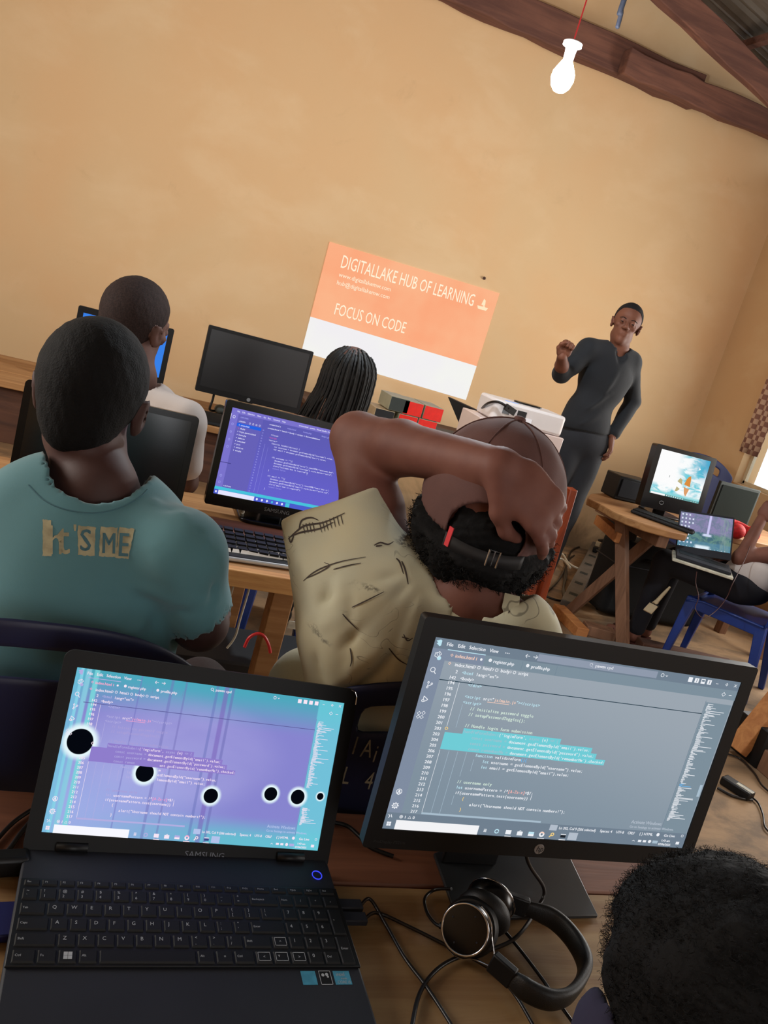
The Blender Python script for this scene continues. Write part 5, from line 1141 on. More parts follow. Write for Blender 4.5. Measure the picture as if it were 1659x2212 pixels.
def tailor(name):
    """pale sage cloth printed with scattered ink-like sketches"""
    m = bpy.data.materials.new(name); m.use_nodes = True; g = G(m); b = m.node_tree.nodes['Principled BSDF']; o = g.obj()
    warp = g.node('ShaderNodeVectorMath', operation='ADD'); g.put(warp.inputs[0], o)
    nc = g.node('ShaderNodeTexNoise'); g.put(nc.inputs['Vector'], o); nc.inputs['Scale'].default_value = 28; nc.inputs['Detail'].default_value = 4
    sc = g.node('ShaderNodeVectorMath', operation='SCALE'); g.put(sc.inputs[0], nc.outputs['Color']); sc.inputs['Scale'].default_value = 0.035; g.put(warp.inputs[1], sc.outputs[0])
    v = g.node('ShaderNodeTexVoronoi'); v.feature = 'F1'; g.put(v.inputs['Vector'], g.map(warp.outputs[0], (6.5, 6, 24), rot=(0.2, 0.45, 0.1))); v.inputs['Scale'].default_value = 1.0; v.inputs['Randomness'].default_value = 0.95
    d = g.mr(v.outputs['Distance'], 0.27, 0.16); sep = g.node('ShaderNodeSeparateColor'); g.put(sep.inputs[0], v.outputs['Color'])
    pick = g.mr(sep.outputs[0], 0.38, 0.42); fine = g.mr(g.noise(o, 130, 5, 0.7, 0.5), 0.42, 0.56)
    ink = g.m('MULTIPLY', g.m('MULTIPLY', d, pick), fine)
    t_ = g.m('ABSOLUTE', g.m('SUBTRACT', g.noise(g.map(o, (1, 1, 2.0), rot=(0.1, 0.4, 0.2)), 9, 2, 0.5, 1.2), 0.5)); veins = g.m('MULTIPLY', g.mr(t_, 0.007, 0.003), g.m('MULTIPLY', g.mr(g.noise(o, 6, 3), 0.54, 0.60), 0.55))
    a = g.m('MAXIMUM', g.m('MULTIPLY', ink, 0.85), veins)
    base = g.mix(g.mr(g.noise(o, 3.5, 3), 0.38, 0.62), lin((0.82, 0.79, 0.65)), lin((0.75, 0.75, 0.66)))
    g.put(b.inputs['Base Color'], g.mix(a, base, lin((0.15, 0.12, 0.13)))); b.inputs['Roughness'].default_value = 0.85; b.inputs['Sheen Weight'].default_value = 0.2
    bn = g.node('ShaderNodeBump'); bn.inputs['Strength'].default_value = 0.2; bn.inputs['Distance'].default_value = 0.0008; g.put(bn.inputs['Height'], g.noise(o, 420, 3)); g.put(b.inputs['Normal'], bn.outputs[0]); return m
M['sage'] = tailor('sage_sketch_print_cloth')

def person(label, base): return thing('person', label, 'person', base)
def legs_sitting(hip, dirv, z_seat=0.45, spread=0.11, r=0.075, floor=0.0, shin=None):
    """trousers of a seated figure as one surface: pelvis, thighs, shins and feet on the floor"""
    d = Vector(dirv).normalized(); s = Vector((d.y, -d.x, 0)); h = Vector(hip); fs = [ell(h, (0.16, 0.13, 0.11))]; feet = []
    for k in (-1, 1):
        a = h + s*k*0.09; kn = h + d*0.42 + s*k*spread; kn.z = z_seat + 0.07; an = kn + d*(shin if shin is not None else 0.02); an.z = floor + 0.09
        fs += [cap(a, kn, 0.085, 0.062), cap(kn, an, 0.060, 0.045)]; feet.append((an, d))
    return U(fs, 0.03), feet
def shoe(feet, par, mt):
    for an, d in feet:
        f = U([ell(an + d*0.02 + Vector((0,0,-0.045)), (0.05, 0.05, 0.04)), cap(an + d*0.0 + Vector((0,0,-0.055)), an + d*0.15 + Vector((0,0,-0.062)), 0.036, 0.027)], 0.02)
        f = inter(f, half((0, 0, 0.002), (0, 0, -1))); lo = an + Vector((-.2,-.2,-.12)); hi = an + Vector((.2,.2,.05))
        part('shoe', sdmesh('shoe', f, lo, hi, 0.008, mt), None, par, world=True)
def bb(pts, pad): 
    a = np.array([tuple(p) for p in pts]); return a.min(0)-pad, a.max(0)+pad
class Proj:
    """lays flat artwork onto a cloth surface: artwork points go through the photograph's view onto the mesh"""
    def __init__(s, me): s.b = BVHTree.FromPolygons([v.co for v in me.vertices], [tuple(p.vertices) for p in me.polygons])
    def lay(s, vs, fs, off_, maxe=5.0):
        bm = bmesh.new(); V_ = [bm.verts.new((x, y, 0)) for x, y in vs]
        for f in fs:
            try: bm.faces.new([V_[i] for i in f])
            except Exception: pass
        bmesh.ops.triangulate(bm, faces=bm.faces[:])
        for _ in range(4):
            es = [e for e in bm.edges if e.calc_length() > maxe]
            if not es: break
            bmesh.ops.subdivide_edges(bm, edges=es, cuts=1); bmesh.ops.triangulate(bm, faces=bm.faces[:])
        out = []; ok = {}
        bm.verts.index_update()
        for v in bm.verts:
            r_ = ray(v.co.x, v.co.y); h, n, i, d = s.b.ray_cast(CAM, r_)
            out.append(h - r_*off_ if h is not None else None)
        F_ = [tuple(v.index for v in f.verts) for f in bm.faces]; bm.free()
        F_ = [f for f in F_ if all(out[i] is not None for i in f)]
        m = MB(); m.v = [tuple(p) if p is not None else (0, 0, 0) for p in out]
        used = sorted({i for f in F_ for i in f}); mp = {o: k for k, o in enumerate(used)}; m.v = [m.v[i] for i in used]; m.f = [tuple(mp[i] for i in f)[::-1] for f in F_]; m.mi = [0]*len(m.f); return m
def add_head(par, o, up_, fwd_, s, skm, hm, extra=(), thick=0.0035, ears=True, face=True, h=0.004, line=dict(), body_lo=None, body_hi=None, hair_name='hair', bodyname='body', k=0.02):
    R3 = frame(up_, fwd_); hd = loc(head_parts(face, ears), o, R3, s); allb = U([hd] + list(extra), k) if extra else hd
    lo, hi = bb([Vector(o)], 0.16*s)
    if body_lo is not None: lo = np.minimum(lo, body_lo); hi = np.maximum(hi, body_hi)
    bo = part(bodyname, sdmesh('body', allb, lo, hi, h, skm), None, par, world=True)
    if hm:
        core = head_parts(False, False); hf = hairline(core, thick/s, **line)
        l2, h2 = bb([Vector(o)], 0.15*s)
        part(hair_name, sdmesh('hair', disp(loc(hf, o, R3, s), [wob(0.0006, 180, 3)]), l2, h2, 0.0035, hm), None, par, world=True)
    return bo, R3

# ---------------------------------------------------------------- teal T-shirt, seen from behind at the left
dA = 1.28
t = person('seated person in a teal T-shirt printed with cream letters across the back', (0.01, 1.40, 0))
hA = at(196, 868, dA+0.01); nb = at(205, 1085, dA-0.01); rs = at(388, 1196, 1.25); ls = at(2, 1158, 1.29); el = at(432, 1345, 1.30); ell_ = at(-70, 1330, 1.36)
ch = at(168, 1240, 1.30); wa = at(140, 1400, 1.28); hip = Vector((0.01, 1.40, 0.56)); fl = at(452, 1332, 1.62); fr = at(-40, 1300, 1.60)
arms = [chain([rs, el, fl], [0.050, 0.042, 0.030]), chain([ls, ell_, fr], [0.050, 0.042, 0.030])]
core = [chain([hA + Vector((0, -0.004, -0.06)), nb + Vector((0, 0.004, 0.02)), nb + Vector((0, 0.02, -0.06))], [0.056, 0.058, 0.075]), cap(nb + Vector((0, 0.01, -0.030)), rs.lerp(nb, 0.4) + Vector((0,0.01,-0.002)), 0.047, 0.040), cap(nb + Vector((0, 0.01, -0.030)), ls.lerp(nb, 0.4) + Vector((0,0.01,-0.002)), 0.047, 0.040),
        capf(ls, rs, 0.045, 0.045, (0,1,0), 0.9), ell(ch + Vector((0,0.02,0)), (0.155, 0.085, 0.16)), ell(wa + Vector((0,0.02,0)), (0.13, 0.085, 0.2)), ell(hip + Vector((0,0,0.08)), (0.13, 0.10, 0.12))]
lo, hi = bb([ls, rs, ell_, el, fl, fr, hip], 0.12); hi[2] = max(hi[2], hA.z)
bo, RA = add_head(t, hA, (0.02, 0.05, 1), (0.22, 1, -0.1), 1.0, M['skinA'], M['hair'], extra=core + arms, h=0.0055, body_lo=lo, body_hi=hi, thick=0.004, line=dict(zf=0.05, zb=-0.075), k=0.022)
for wr, d_, sd in ((fl, Vector((0.1, 1, -0.1)), -1), (fr, Vector((0.2, 1, -0.1)), 1)):
    Rh = frame((0, 0.1, 1), d_); part('hand', sdmesh('hand', hand_sdf(wr, Rh, sd, 0.45), *bb([wr, wr + d_*0.19], 0.06), 0.004, M['skinA']), None, t, world=True)
sh = U([capf(ls + Vector((0.01,0,0)), rs, 0.062, 0.062, (0,1,0), 0.95), ell(ch, (0.182, 0.105, 0.20)), ell(ch + Vector((0.0, -0.006, 0.06)), (0.165, 0.085, 0.11)), ell(wa + Vector((0.0, 0.0, 0.0)), (0.165, 0.110, 0.24)), ell(hip + Vector((0, 0, 0.10)), (0.165, 0.13, 0.14)),
        cap(nb + Vector((0.010, 0.004, -0.054)), rs, 0.054, 0.060), cap(nb + Vector((-0.010, 0.004, -0.066)), ls, 0.052, 0.060)], 0.035)
slv = U([cap(rs, rs.lerp(el, 0.84), 0.062, 0.057), cap(ls, ls.lerp(ell_, 0.84), 0.064, 0.058)], 0.01)
shs = U([sh, slv], 0.022)
shs = sub(shs, U([cap(nb + Vector((-0.006,0.01,0.012)), nb + Vector((0, 0.03, 0.25)), 0.072, 0.105), ell(nb + Vector((-0.010, 0.016, 0.022)), (0.086, 0.09, 0.055))], 0.01), 0.006)
dd = (el - rs).normalized(); shs = sub(shs, cap(rs.lerp(el, 0.84) + dd*0.012, el + dd*0.1, 0.052, 0.058), 0.006); 
def PA(x, y, d): return at(x, y, d)
folds = []
for (a, b, r_, am) in (((335, 1085, 1.20), (430, 1300, 1.18), 0.010, 0.010), ((365, 1100, 1.19), (455, 1290, 1.19), 0.009, -0.008), ((395, 1110, 1.20), (440, 1260, 1.18), 0.009, 0.010), ((430, 1150, 1.20), (462, 1290, 1.20), 0.008, -0.007), ((445, 1170, 1.21), (430, 1330, 1.21), 0.009, 0.009),
                       ((330, 1190, 1.18), (420, 1300, 1.18), 0.016, 0.008), ((280, 1260, 1.18), (415, 1305, 1.17), 0.012, 0.007), ((320, 1350, 1.17), (415, 1310, 1.18), 0.014, -0.007), ((270, 1370, 1.17), (400, 1320, 1.17), 0.014, 0.008), ((300, 1330, 1.17), (335, 1400, 1.17), 0.010, 0.006), ((60, 1350, 1.18), (250, 1380, 1.17), 0.02, 0.006), ((400, 1340, 1.22), (470, 1300, 1.22), 0.007, 0.008)):
    folds.append(fold(hit(shs, a[0], a[1]), hit(shs, b[0], b[1]), r_*0.85, am*1.0))
folds.append(wob(0.0012, 26, 11))
lo, hi = bb([ls, rs, ell_, el, hip], 0.15)
shm = sdmesh('tshirt', disp(shs, folds), lo, hi, 0.005, M['teal'])
sho = part('tshirt', shm.copy(), None, t, world=True)
# collar band, and the print laid on the cloth
pj = Proj(shm)
cols = MB()
band_px = [(62, 1048), (95, 1080), (140, 1100), (200, 1108), (255, 1098), (300, 1075), (318, 1058)]
cp = []
for x, y in [(p.x, p.y) for p in spl([(a, b, 0) for a, b in band_px], 6)]:
    h_, n_, i_, d_ = pj.b.ray_cast(CAM, ray(x, y))
    if h_ is not None: cp.append(h_ + n_*0.0002)
part('collar_seam', cols.tube(cp, 0.0012, 6), M['tealdark'], sho, world=True)
def rag(x0, y0, x1, y1, x2, y2, x3, y3, seed=1, n=10, j=1.2):
    r_ = random.Random(seed); c = [(x0,y0),(x1,y1),(x2,y2),(x3,y3)]; pts = []
    for k in range(4):
        a, b = c[k], c[(k+1) % 4]
        for i in range(n): tt = i/n; pts.append((a[0]+(b[0]-a[0])*tt + r_.uniform(-j, j), a[1]+(b[1]-a[1])*tt + r_.uniform(-j, j)))
    return pts
def letter(s_, x, y, w, h_, rot=0.0, bold=0.0):
    v, f = glyph(s_); xs = [q[0] for q in v]; ys = [q[1] for q in v]; sx, sy = w/(max(xs)-min(xs)), h_/(max(ys)-min(ys)); c_, s2 = math.cos(rot), math.sin(rot); out = []
    for q in v: a, b = (q[0]-min(xs))*sx, -(q[1]-min(ys))*sy; out.append((x + a*c_ - b*s2, y + a*s2 + b*c_))
    return out, f
pr_parts = []
pt = rag(92, 1122, 111, 1124, 111, 1201, 92, 1201, 1, 12, .8); pr_parts.append((pt, [tuple(range(len(pt)))], 'patch'))
for s_, x, y, w, h_ in (('h', 108, 1197, 25, 62), ('t', 122, 1197, 27, 56), ('t', 124, 1197, 27, 56)): v, f = letter(s_, x, y, w, h_); pr_parts.append((v, f, 'letter'))
v, f = letter("'", 159, 1147, 6, 14); pr_parts.append((v, f, 'letter'))
for q in ((168, 1135, 207, 1139, 204, 1201, 169, 1199), (217, 1138, 254, 1140, 251, 1204, 214, 1202), (258, 1139, 290, 1142, 277, 1207, 250, 1205)): pt = rag(*q, seed=q[0], n=9, j=1.1); pr_parts.append((pt, [tuple(range(len(pt)))], 'patch'))
mb1 = MB(); mb2 = MB()
for v, f, kd in pr_parts:
    m_ = pj.lay(v, f, 0.0009 if kd == 'patch' else 0.0012, 5.0); mb1.add(m_.v, m_.f)
for s_, x, y, w, h_, rt_ in (('S', 173, 1190, 22, 47, 0.02), ('S', 174.5, 1190, 22, 47, 0.02), ('M', 221, 1195, 26, 44, 0.03), ('M', 222.5, 1195, 26, 44, 0.03), ('E', 256, 1201, 19, 50, 0.06), ('E', 258, 1201, 19, 50, 0.06)):
    v, f = letter(s_, x, y, w, h_, rt_); m_ = pj.lay(v, f, 0.0020, 5.0); mb2.add(m_.v, m_.f)
part('chest_print', mb1, M['tealprint'], sho, world=True); part('print_letters', mb2, M['tealdark'], sho, world=True)
tr, feet = legs_sitting(hip + Vector((0, 0.02, -0.02)), (0.05, 1, 0)); part('trousers', sdmesh('trousers', tr, (hip.x-.3, hip.y-.2, 0.05), (hip.x+.35, hip.y+.6, hip.z+.14), 0.012, M['darkcloth']), None, t, world=True); shoe(feet, t, M['black'])

# ---------------------------------------------------------------- sage print shirt and cap, hand behind the head
t = person('person in a sage sketch-print shirt and brown cap, one hand clasped behind the head', (0.55, 1.32, 0))
dB = 1.28; hB = at(1052, 1112, dB); fB = Vector((0.62, 0.78, -0.03)); upB = Vector((0.03, 0.0, 1)); RB = frame(upB, fB); sB = 1.0
nbB = at(1015, 1292, 1.25); SL = at(838, 1262, 1.27); EL = at(772, 948, 1.42); WR = at(1078, 1012, 1.150); SR = at(1108, 1375, 1.24); ER = at(1180, 1600, 1.28)
cB_ = at(915, 1440, 1.345); wB = at(850, 1590, 1.44); hipB = Vector((0.55, 1.36, 0.56)); fR = ER + Vector((-0.10, 0.22, 0.0))
ex = [chain([hB + Vector((0, 0, -0.07)), hB.lerp(nbB, 0.6), nbB + Vector((0, 0.0, 0.0)), nbB + Vector((0, 0.02, -0.08))], [0.055, 0.057, 0.062, 0.075]), cap(nbB + Vector((0,0,-0.04)), SL.lerp(nbB, 0.3), 0.045, 0.04), cap(nbB + Vector((0,0,-0.04)), SR.lerp(nbB, 0.3), 0.045, 0.04),
      chain([SL, EL.lerp(SL, 0.5), EL], [0.052, 0.050, 0.043]), chain([EL, EL.lerp(WR, 0.35), WR], [0.043, 0.043, 0.029]), chain([SR, ER, fR], [0.050, 0.042, 0.03]),
      capf(SL, SR, 0.045, 0.045, (-0.4, 0.9, 0), 0.9), ell(cB_, (0.14, 0.085, 0.17)), ell(wB, (0.125, 0.085, 0.18)), ell(hipB + Vector((0,0,0.08)), (0.13, 0.10, 0.12))]
hy_ = (at(1158, 1118, 1.185) - at(1085, 1008, 1.15)).normalized(); hz_ = (-ray(1150, 1070)*0.9 + Vector((0.35, 0, 0.25))).normalized()
Rh = frame(hz_, hy_); 
hnd = hand_sdf(at(1090, 1012, 1.145), Rh, 1, 0.5, s=0.98, spread=0.03, thumb=0.7, curls=[0.40, 0.55, 0.62, 0.66])
lo, hi = bb([SL, EL, WR, SR, ER, fR, hipB, hB], 0.16)
body = U([loc(head_parts(True, False), hB, RB, sB)] + ex, 0.02)
bfull = lambda P: smin(body(P), hnd(P), 0.012)
part('body', sdmesh('body', bfull, lo, hi, 0.0052, M['skinB']), None, t, world=True)
part('hand', sdmesh('hand', hand_sdf(fR, frame((0,0.2,1), (-0.4, 0.9, 0)), -1, 0.5), *bb([fR, fR + Vector((-0.08, 0.17, 0))], 0.06), 0.004, M['skinB']), None, t, world=True)
# curly hair under the cap
def curls_(P):
    q = P; r0 = ell((0, -0.012, -0.014), (0.104, 0.120, 0.108))(q)
    face_cut = (q @ np.array([0, 0.86, -0.35])) - 0.035
    above = np.clip((q[:, 2] - 0.30*q[:, 1] + 0.010)/0.012, 0, 1)
    return np.maximum(np.maximum(r0 + 0.020*above, face_cut), -(q[:, 2] + 0.118))
RC = RB @ Euler((0, 0, math.radians(17))).to_matrix()
hairf = loc(curls_, hB, RC, 1.04)
bump = lambda P: -0.004*np.abs(np.sin(P[:, 0]*230 + 3*np.sin(P[:, 2]*90)))*np.abs(np.sin(P[:, 2]*250 + 2*np.sin(P[:, 1]*110))) - 0.003*np.sin(P[:, 1]*170 + P[:, 0]*60)
ho = part('hair', sdmesh('hair', disp(hairf, [bump, wob(0.004, 60, 8)]), *bb([hB], 0.16), 0.0042, M['curl']), None, t, world=True)
def fuzz(me, n, L, r, seed, cond=None, par=None, mt=None, name='flyaway_curls'):
    rg = random.Random(seed); m = MB(); P_ = me.polygons; cnt = 0
    while cnt < n:
        p = P_[rg.randrange(len(P_))]; c = p.center; nn = p.normal
        if cond and not cond(c): cnt += 0.02; continue
        d = (nn + Vector((rg.gauss(0, .5), rg.gauss(0, .5), rg.gauss(0, .5)))).normalized(); a = d.orthogonal().normalized(); b = d.cross(a); ph = rg.uniform(0, 6.28); pts = []
        l = L*rg.uniform(0.5, 1.1); w = rg.uniform(0.0015, 0.003)
        for k in range(6):
            tt = k/5; an = ph + tt*7; pts.append(c - nn*0.001 + d*l*tt + (a*math.cos(an) + b*math.sin(an))*w*min(1, tt*3))
        o_ = len(m.v)
        for k, q in enumerate(pts):
            s_ = a if k % 2 else b; s_ = a; m.v += [tuple(q + s_*r), tuple(q - s_*r)]
        for k in range(5): m.f.append((o_+2*k, o_+2*k+1, o_+2*k+3, o_+2*k+2)); m.mi.append(0)
        cnt += 1
    return m
hm_ = sdmesh('h', hairf, *bb([hB], 0.16), 0.008, M['curl'])
rimc = lambda c: (lambda q: q.z - 0.30*q.y + 0.012 < 0)(RC.transposed() @ (Vector(c) - hB)/1.09)
fz = part('hair', fuzz(hm_, 2600, 0.014, 0.0005, 4, cond=rimc), M['curl'], t, world=True); fz['kind'] = 'stuff'
# cap
clipz = lambda q: np.stack([q[:, 0], q[:, 1], np.maximum(q[:, 2], 0.030)], -1)
dome = lambda q: ell((0, 0.004, 0.030), (0.099, 0.119, 0.109))(clipz(q))
inner = lambda q: ell((0, 0.004, 0.029), (0.0915, 0.1115, 0.1015))(clipz(q))
rim = lambda q: -(q @ np.array([0.0, -0.30, 1.0]) - 0.006)          # brim line drops a little at the back
shell = lambda q: np.maximum(np.maximum(dome(q), -inner(q)), rim(q))
opening = ell((-0.004, -0.118, -0.006), (0.054, 0.07, 0.042))
capf_ = lambda q: np.maximum(shell(q), -opening(q))
RC = RB @ Euler((0, 0, math.radians(17))).to_matrix()
seams = []
def capl(f): return loc(f, hB, RC, 1.09)
ct = part('cap', sdmesh('cap', disp(capl(capf_), [wob(0.0008, 70, 5)]), *bb([hB], 0.18), 0.0036, M['capcloth']), None, t, world=True)
def cpt(th, ph, k=1.005):   # point on the dome: th from the crown, ph around
    q = Vector((0.099*math.sin(th)*math.sin(ph), 0.004 + 0.119*math.sin(th)*math.cos(ph), 0.030 + 0.109*math.cos(th)))*k; return hB + RC @ (q*1.09)
for k in range(6):
    a = PI/6 + k*PI/3; part('seam', MB().tube([cpt(0.06 + i*0.10, a) for i in range(13)], 0.0011, 6), M['capcloth'], ct, world=True, smooth=True)
part('cap_button', sdmesh('btn', loc(ell((0, 0.004, 0.141), (0.0085, 0.0085, 0.0045)), hB, RC, 1.09), *bb([hB + RC @ Vector((0, 0, 0.154))], 0.02), 0.0015, M['capcloth']), None, ct, world=True)
def rimp(ph, dz=0.0, k=1.01):
    x, y = 0.0985*math.sin(ph), 0.004 + 0.1185*math.cos(ph); z = 0.006 + 0.30*y + dz; s_ = 1.0; return hB + RC @ (Vector((x*s_*k, 0.004 + (y-0.004)*s_*k, z))*1.09)
st = MB(); a0 = PI; strip = [(rimp(a0 + u*0.55, 0.004), rimp(a0 + u*0.55, -0.014)) for u in [i/10 - 1 for i in range(21)]]
vs = []; 
for p_, q_ in strip: vs += [p_, q_]
st.add(vs, [(2*i, 2*i+1, 2*i+3, 2*i+2) for i in range(20)]); so_ = part('strap', st, M['strap'], ct, world=True, smooth=True); md = so_.modifiers.new('t', 'SOLIDIFY'); md.thickness = 0.003
bk = MB(); pm = [rimp(a0 + u, z, 1.035) for u, z in ((-0.20, 0.008), (-0.06, 0.008), (-0.06, -0.018), (-0.20, -0.018))]
bk.tube(pm, 0.0020, 6, closed=True); bk.tube([pm[0].lerp(pm[1], .5), pm[3].lerp(pm[2], .5)], 0.0015, 6); part('buckle', bk, M['silver'], ct, world=True)
tg = [rimp(a0 + 0.52, 0.014, 1.03), rimp(a0 + 0.46, 0.014, 1.03), rimp(a0 + 0.46, -0.012, 1.03), rimp(a0 + 0.52, -0.012, 1.03)]
tb = MB().add(tg, [(0, 1, 2, 3)]); to_ = part('red_tag', tb, mat('red_tag_cloth', (0.85, 0.22, 0.25), 0.7), ct, world=True); md = to_.modifiers.new('t', 'SOLIDIFY'); md.thickness = 0.002
vz = MB(); vv = []
for i in range(15):
    a = -0.9 + 1.8*i/14; 
    for k in range(5):
        e_ = k/4; vv.append(hB + RC @ (Vector((0.092*math.sin(a)*(1+0.05*e_), 0.004 + 0.112*math.cos(a) + e_*0.070*math.cos(a*0.9), -0.002 - 0.022*e_*e_ - 0.018*abs(math.sin(a))))*1.09))
vz.add(vv, [(i*5+k, i*5+k+1, i*5+k+6, i*5+k+5) for i in range(14) for k in range(4)]); vo = part('visor', vz, M['capcloth'], ct, world=True, smooth=True); md = vo.modifiers.new('t', 'SOLIDIFY'); md.thickness = 0.004
# shirt
OC = at(722, 1100, 1.345); ax_ = (OC - at(800, 1330, 1.27)).normalized(); OB = at(800, 1330, 1.27)
sl_cone = U([capf(OB, OC + ax_*0.05, 0.112, 0.083, ray(760, 1200), 0.86)], 0.01)
nrm = (ax_ + Vector((-0.20, 0, 0.34))*0.9).normalized(); cutp = at(722, 1083, 1.335)
e1_, e2_ = at(612, 1120, 1.335), at(828, 1046, 1.335); along = (e2_-e1_).normalized(); nrm = along.cross(ray(720, 1080)).normalized(); nrm = nrm if nrm.dot(ax_) > 0 else -nrm
sl_cone = inter(sl_cone, half(e1_.lerp(e2_, .5), nrm), 0.006)
trs = U([cap(nbB + Vector((0, 0.0, -0.065)), SR + Vector((-0.005, 0, -0.005)), 0.066, 0.066), cap(nbB + Vector((0, 0.0, -0.06)), SL + Vector((0, 0, -0.035)), 0.060, 0.062), ell(cB_, (0.185, 0.115, 0.19)), ell(cB_ + Vector((0.0, 0, 0.04)), (0.16, 0.10, 0.15)), ell(at(965, 1355, 1.285), (0.15, 0.085, 0.085)), ell(at(800, 1400, 1.31), (0.10, 0.08, 0.12)), ell(wB, (0.18, 0.11, 0.26)), ell(at(700, 1500, 1.42), (0.09, 0.07, 0.07)), ell(at(655, 1480, 1.42), (0.055, 0.05, 0.06)),
         cap(SR, ER.lerp(SR, 0.35), 0.066, 0.075), ell(hipB + Vector((0, 0, 0.1)), (0.17, 0.14, 0.14))], 0.035)
shB = U([trs, sl_cone], 0.04)
hollow = capf(OB.lerp(OC, 0.3), OC + ax_*0.10, 0.080, 0.070, ray(760, 1200), 0.86)
shB = sub(shB, hollow, 0.004)
shB = sub(shB, U([cap(nbB + Vector((0.01, 0, -0.005)), nbB + Vector((0.03, 0.03, 0.25)), 0.072, 0.12)], 0.01), 0.006)
fb_ = []
for (a, b, r_, am) in (((875, 1225, 1.17), (640, 1215, 1.24), 0.014, 0.010), ((870, 1245, 1.16), (690, 1300, 1.19), 0.014, -0.011), ((880, 1250, 1.16), (700, 1350, 1.18), 0.012, 0.012), ((885, 1260, 1.16), (740, 1400, 1.17), 0.013, -0.011), ((890, 1270, 1.15), (760, 1440, 1.17), 0.012, 0.012), ((900, 1290, 1.15), (830, 1440, 1.16), 0.010, -0.009), ((905, 1290, 1.15), (870, 1400, 1.15), 0.010, 0.010),
                       ((715, 1250, 1.19), (690, 1450, 1.18), 0.016, -0.012), ((735, 1270, 1.18), (720, 1470, 1.17), 0.014, 0.012), ((760, 1300, 1.17), (750, 1490, 1.17), 0.012, -0.010), ((820, 1400, 1.16), (720, 1480, 1.17), 0.016, 0.012), ((850, 1420, 1.16), (760, 1500, 1.16), 0.012, -0.009), ((640, 1150, 1.28), (690, 1330, 1.22), 0.02, 0.006), ((940, 1290, 1.14), (1080, 1350, 1.13), 0.012, 0.007)):
    fb_.append(fold(hit(shB, a[0], a[1]), hit(shB, b[0], b[1]), r_*0.75, am*0.85))
fb_.append(wob(0.0016, 24, 4))
lo, hi = bb([SL, SR, OC, ER.lerp(SR, 0.4), hipB, e1_, e2_, at(620, 1480, 1.3)], 0.13)
shirtB = sdmesh('shirt', disp(shB, fb_), lo, hi, 0.005, M['sage']); sbo = part('shirt', shirtB.copy(), None, t, world=True)
# standing collar folded round the neck, and the printed sketch on the sleeve
cl = MB(); vs = []; n = 30
cdir = [Vector((math.cos(2*PI*i/n), math.sin(2*PI*i/n), 0)) for i in range(n)]
cc = nbB + Vector((0.010, 0.004, -0.034))
for i in range(n):
    for (r_, z_) in ((0.073, -0.012), (0.069, 0.030), (0.074, 0.034), (0.088, 0.004), (0.100, -0.026)):
        e_ = Vector((cdir[i].x*r_*1.05, cdir[i].y*r_*0.95, z_ + 0.022*cdir[i].x*-0.6 - 0.016*(1 if cdir[i].y < -0.3 else 0)*abs(cdir[i].y))); vs.append(cc + e_)
cl.add(vs, [(i*5+k, i*5+k+1, ((i+1) % n)*5+k+1, ((i+1) % n)*5+k) for i in range(n) for k in range(4)])
co = part('collar', cl, M['sage'], sbo, world=True, smooth=True); md = co.modifiers.new('t', 'SOLIDIFY'); md.thickness = 0.003; md = co.modifiers.new('s', 'SUBSURF'); md.levels = md.render_levels = 1
pj = Proj(shirtB); art = MB()
fl_ = [at(1090, 1282, 1.20), at(1122, 1290, 1.195), at(1120, 1340, 1.185), at(1096, 1342, 1.18), at(1084, 1312, 1.19)]
fo = part('collar_point', MB().add(fl_, [(0, 1, 2, 3, 4)]), M['sage'], sbo, world=True); md = fo.modifiers.new('t', 'SOLIDIFY'); md.thickness = 0.003
def strokes(lines, w):
    w *= 0.62
    for ln in lines:
        p_ = spl([(x, y, 0) for x, y in ln], 4); v = []; f = []
        for i, q in enumerate(p_):
            d = (p_[min(i+1, len(p_)-1)] - p_[max(i-1, 0)]).normalized(); ww = w*(0.35 + 0.65*math.sin(PI*min(1, (i+1)/len(p_)))); v += [(q.x - d.y*ww, q.y + d.x*ww), (q.x + d.y*ww, q.y - d.x*ww)]
        for i in range(len(p_)-1): f.append((2*i, 2*i+1, 2*i+3, 2*i+2))
        m_ = pj.lay(v, f, 0.0010, 7.0); art.add(m_.v, m_.f)
strokes([[(622, 1165), (640, 1148), (660, 1135), (700, 1128), (745, 1108)], [(626, 1160), (650, 1150), (690, 1142), (720, 1128)]], 3.2)
strokes([[(x, y + 4), (x + 5, y + 26)] for x, y in ((654, 1128), (661, 1126), (668, 1125), (675, 1124), (690, 1124), (697, 1122), (704, 1120), (712, 1116), (720, 1113), (728, 1110), (736, 1107))], 1.6)
strokes([[(634, 1158), (628, 1172), (624, 1158)], [(646, 1142), (652, 1124), (672, 1118), (688, 1124)]], 3.0)
strokes([[(655, 1255), (675, 1238), (700, 1225), (740, 1212), (790, 1203)], [(660, 1250), (690, 1236), (712, 1222), (700, 1215)], [(720, 1230), (750, 1222), (780, 1216)]], 2.2)
strokes([[(808, 1178), (822, 1172), (838, 1176), (850, 1170)], [(812, 1180), (826, 1178)], [(856, 1206), (864, 1215), (872, 1240)], [(868, 1212), (876, 1232), (882, 1262)]], 3.0)
strokes([[(760, 1312), (790, 1298), (830, 1278)], [(740, 1326), (752, 1340), (772, 1360)], [(756, 1400), (760, 1425), (756, 1440)], [(872, 1370), (880, 1384), (892, 1378)], [(868, 1376), (884, 1380)], [(840, 1400), (860, 1424), (880, 1436)]], 2.4)
strokes([[(985, 1325), (1000, 1335), (1020, 1345), (1050, 1350), (1080, 1356)], [(1096, 1300), (1100, 1316), (1098, 1325)]], 2.2)
part('sketch_print', art, mat('sketch_ink', (0.30, 0.26, 0.24), 0.85, var=0.4, vscale=90), sbo, world=True)
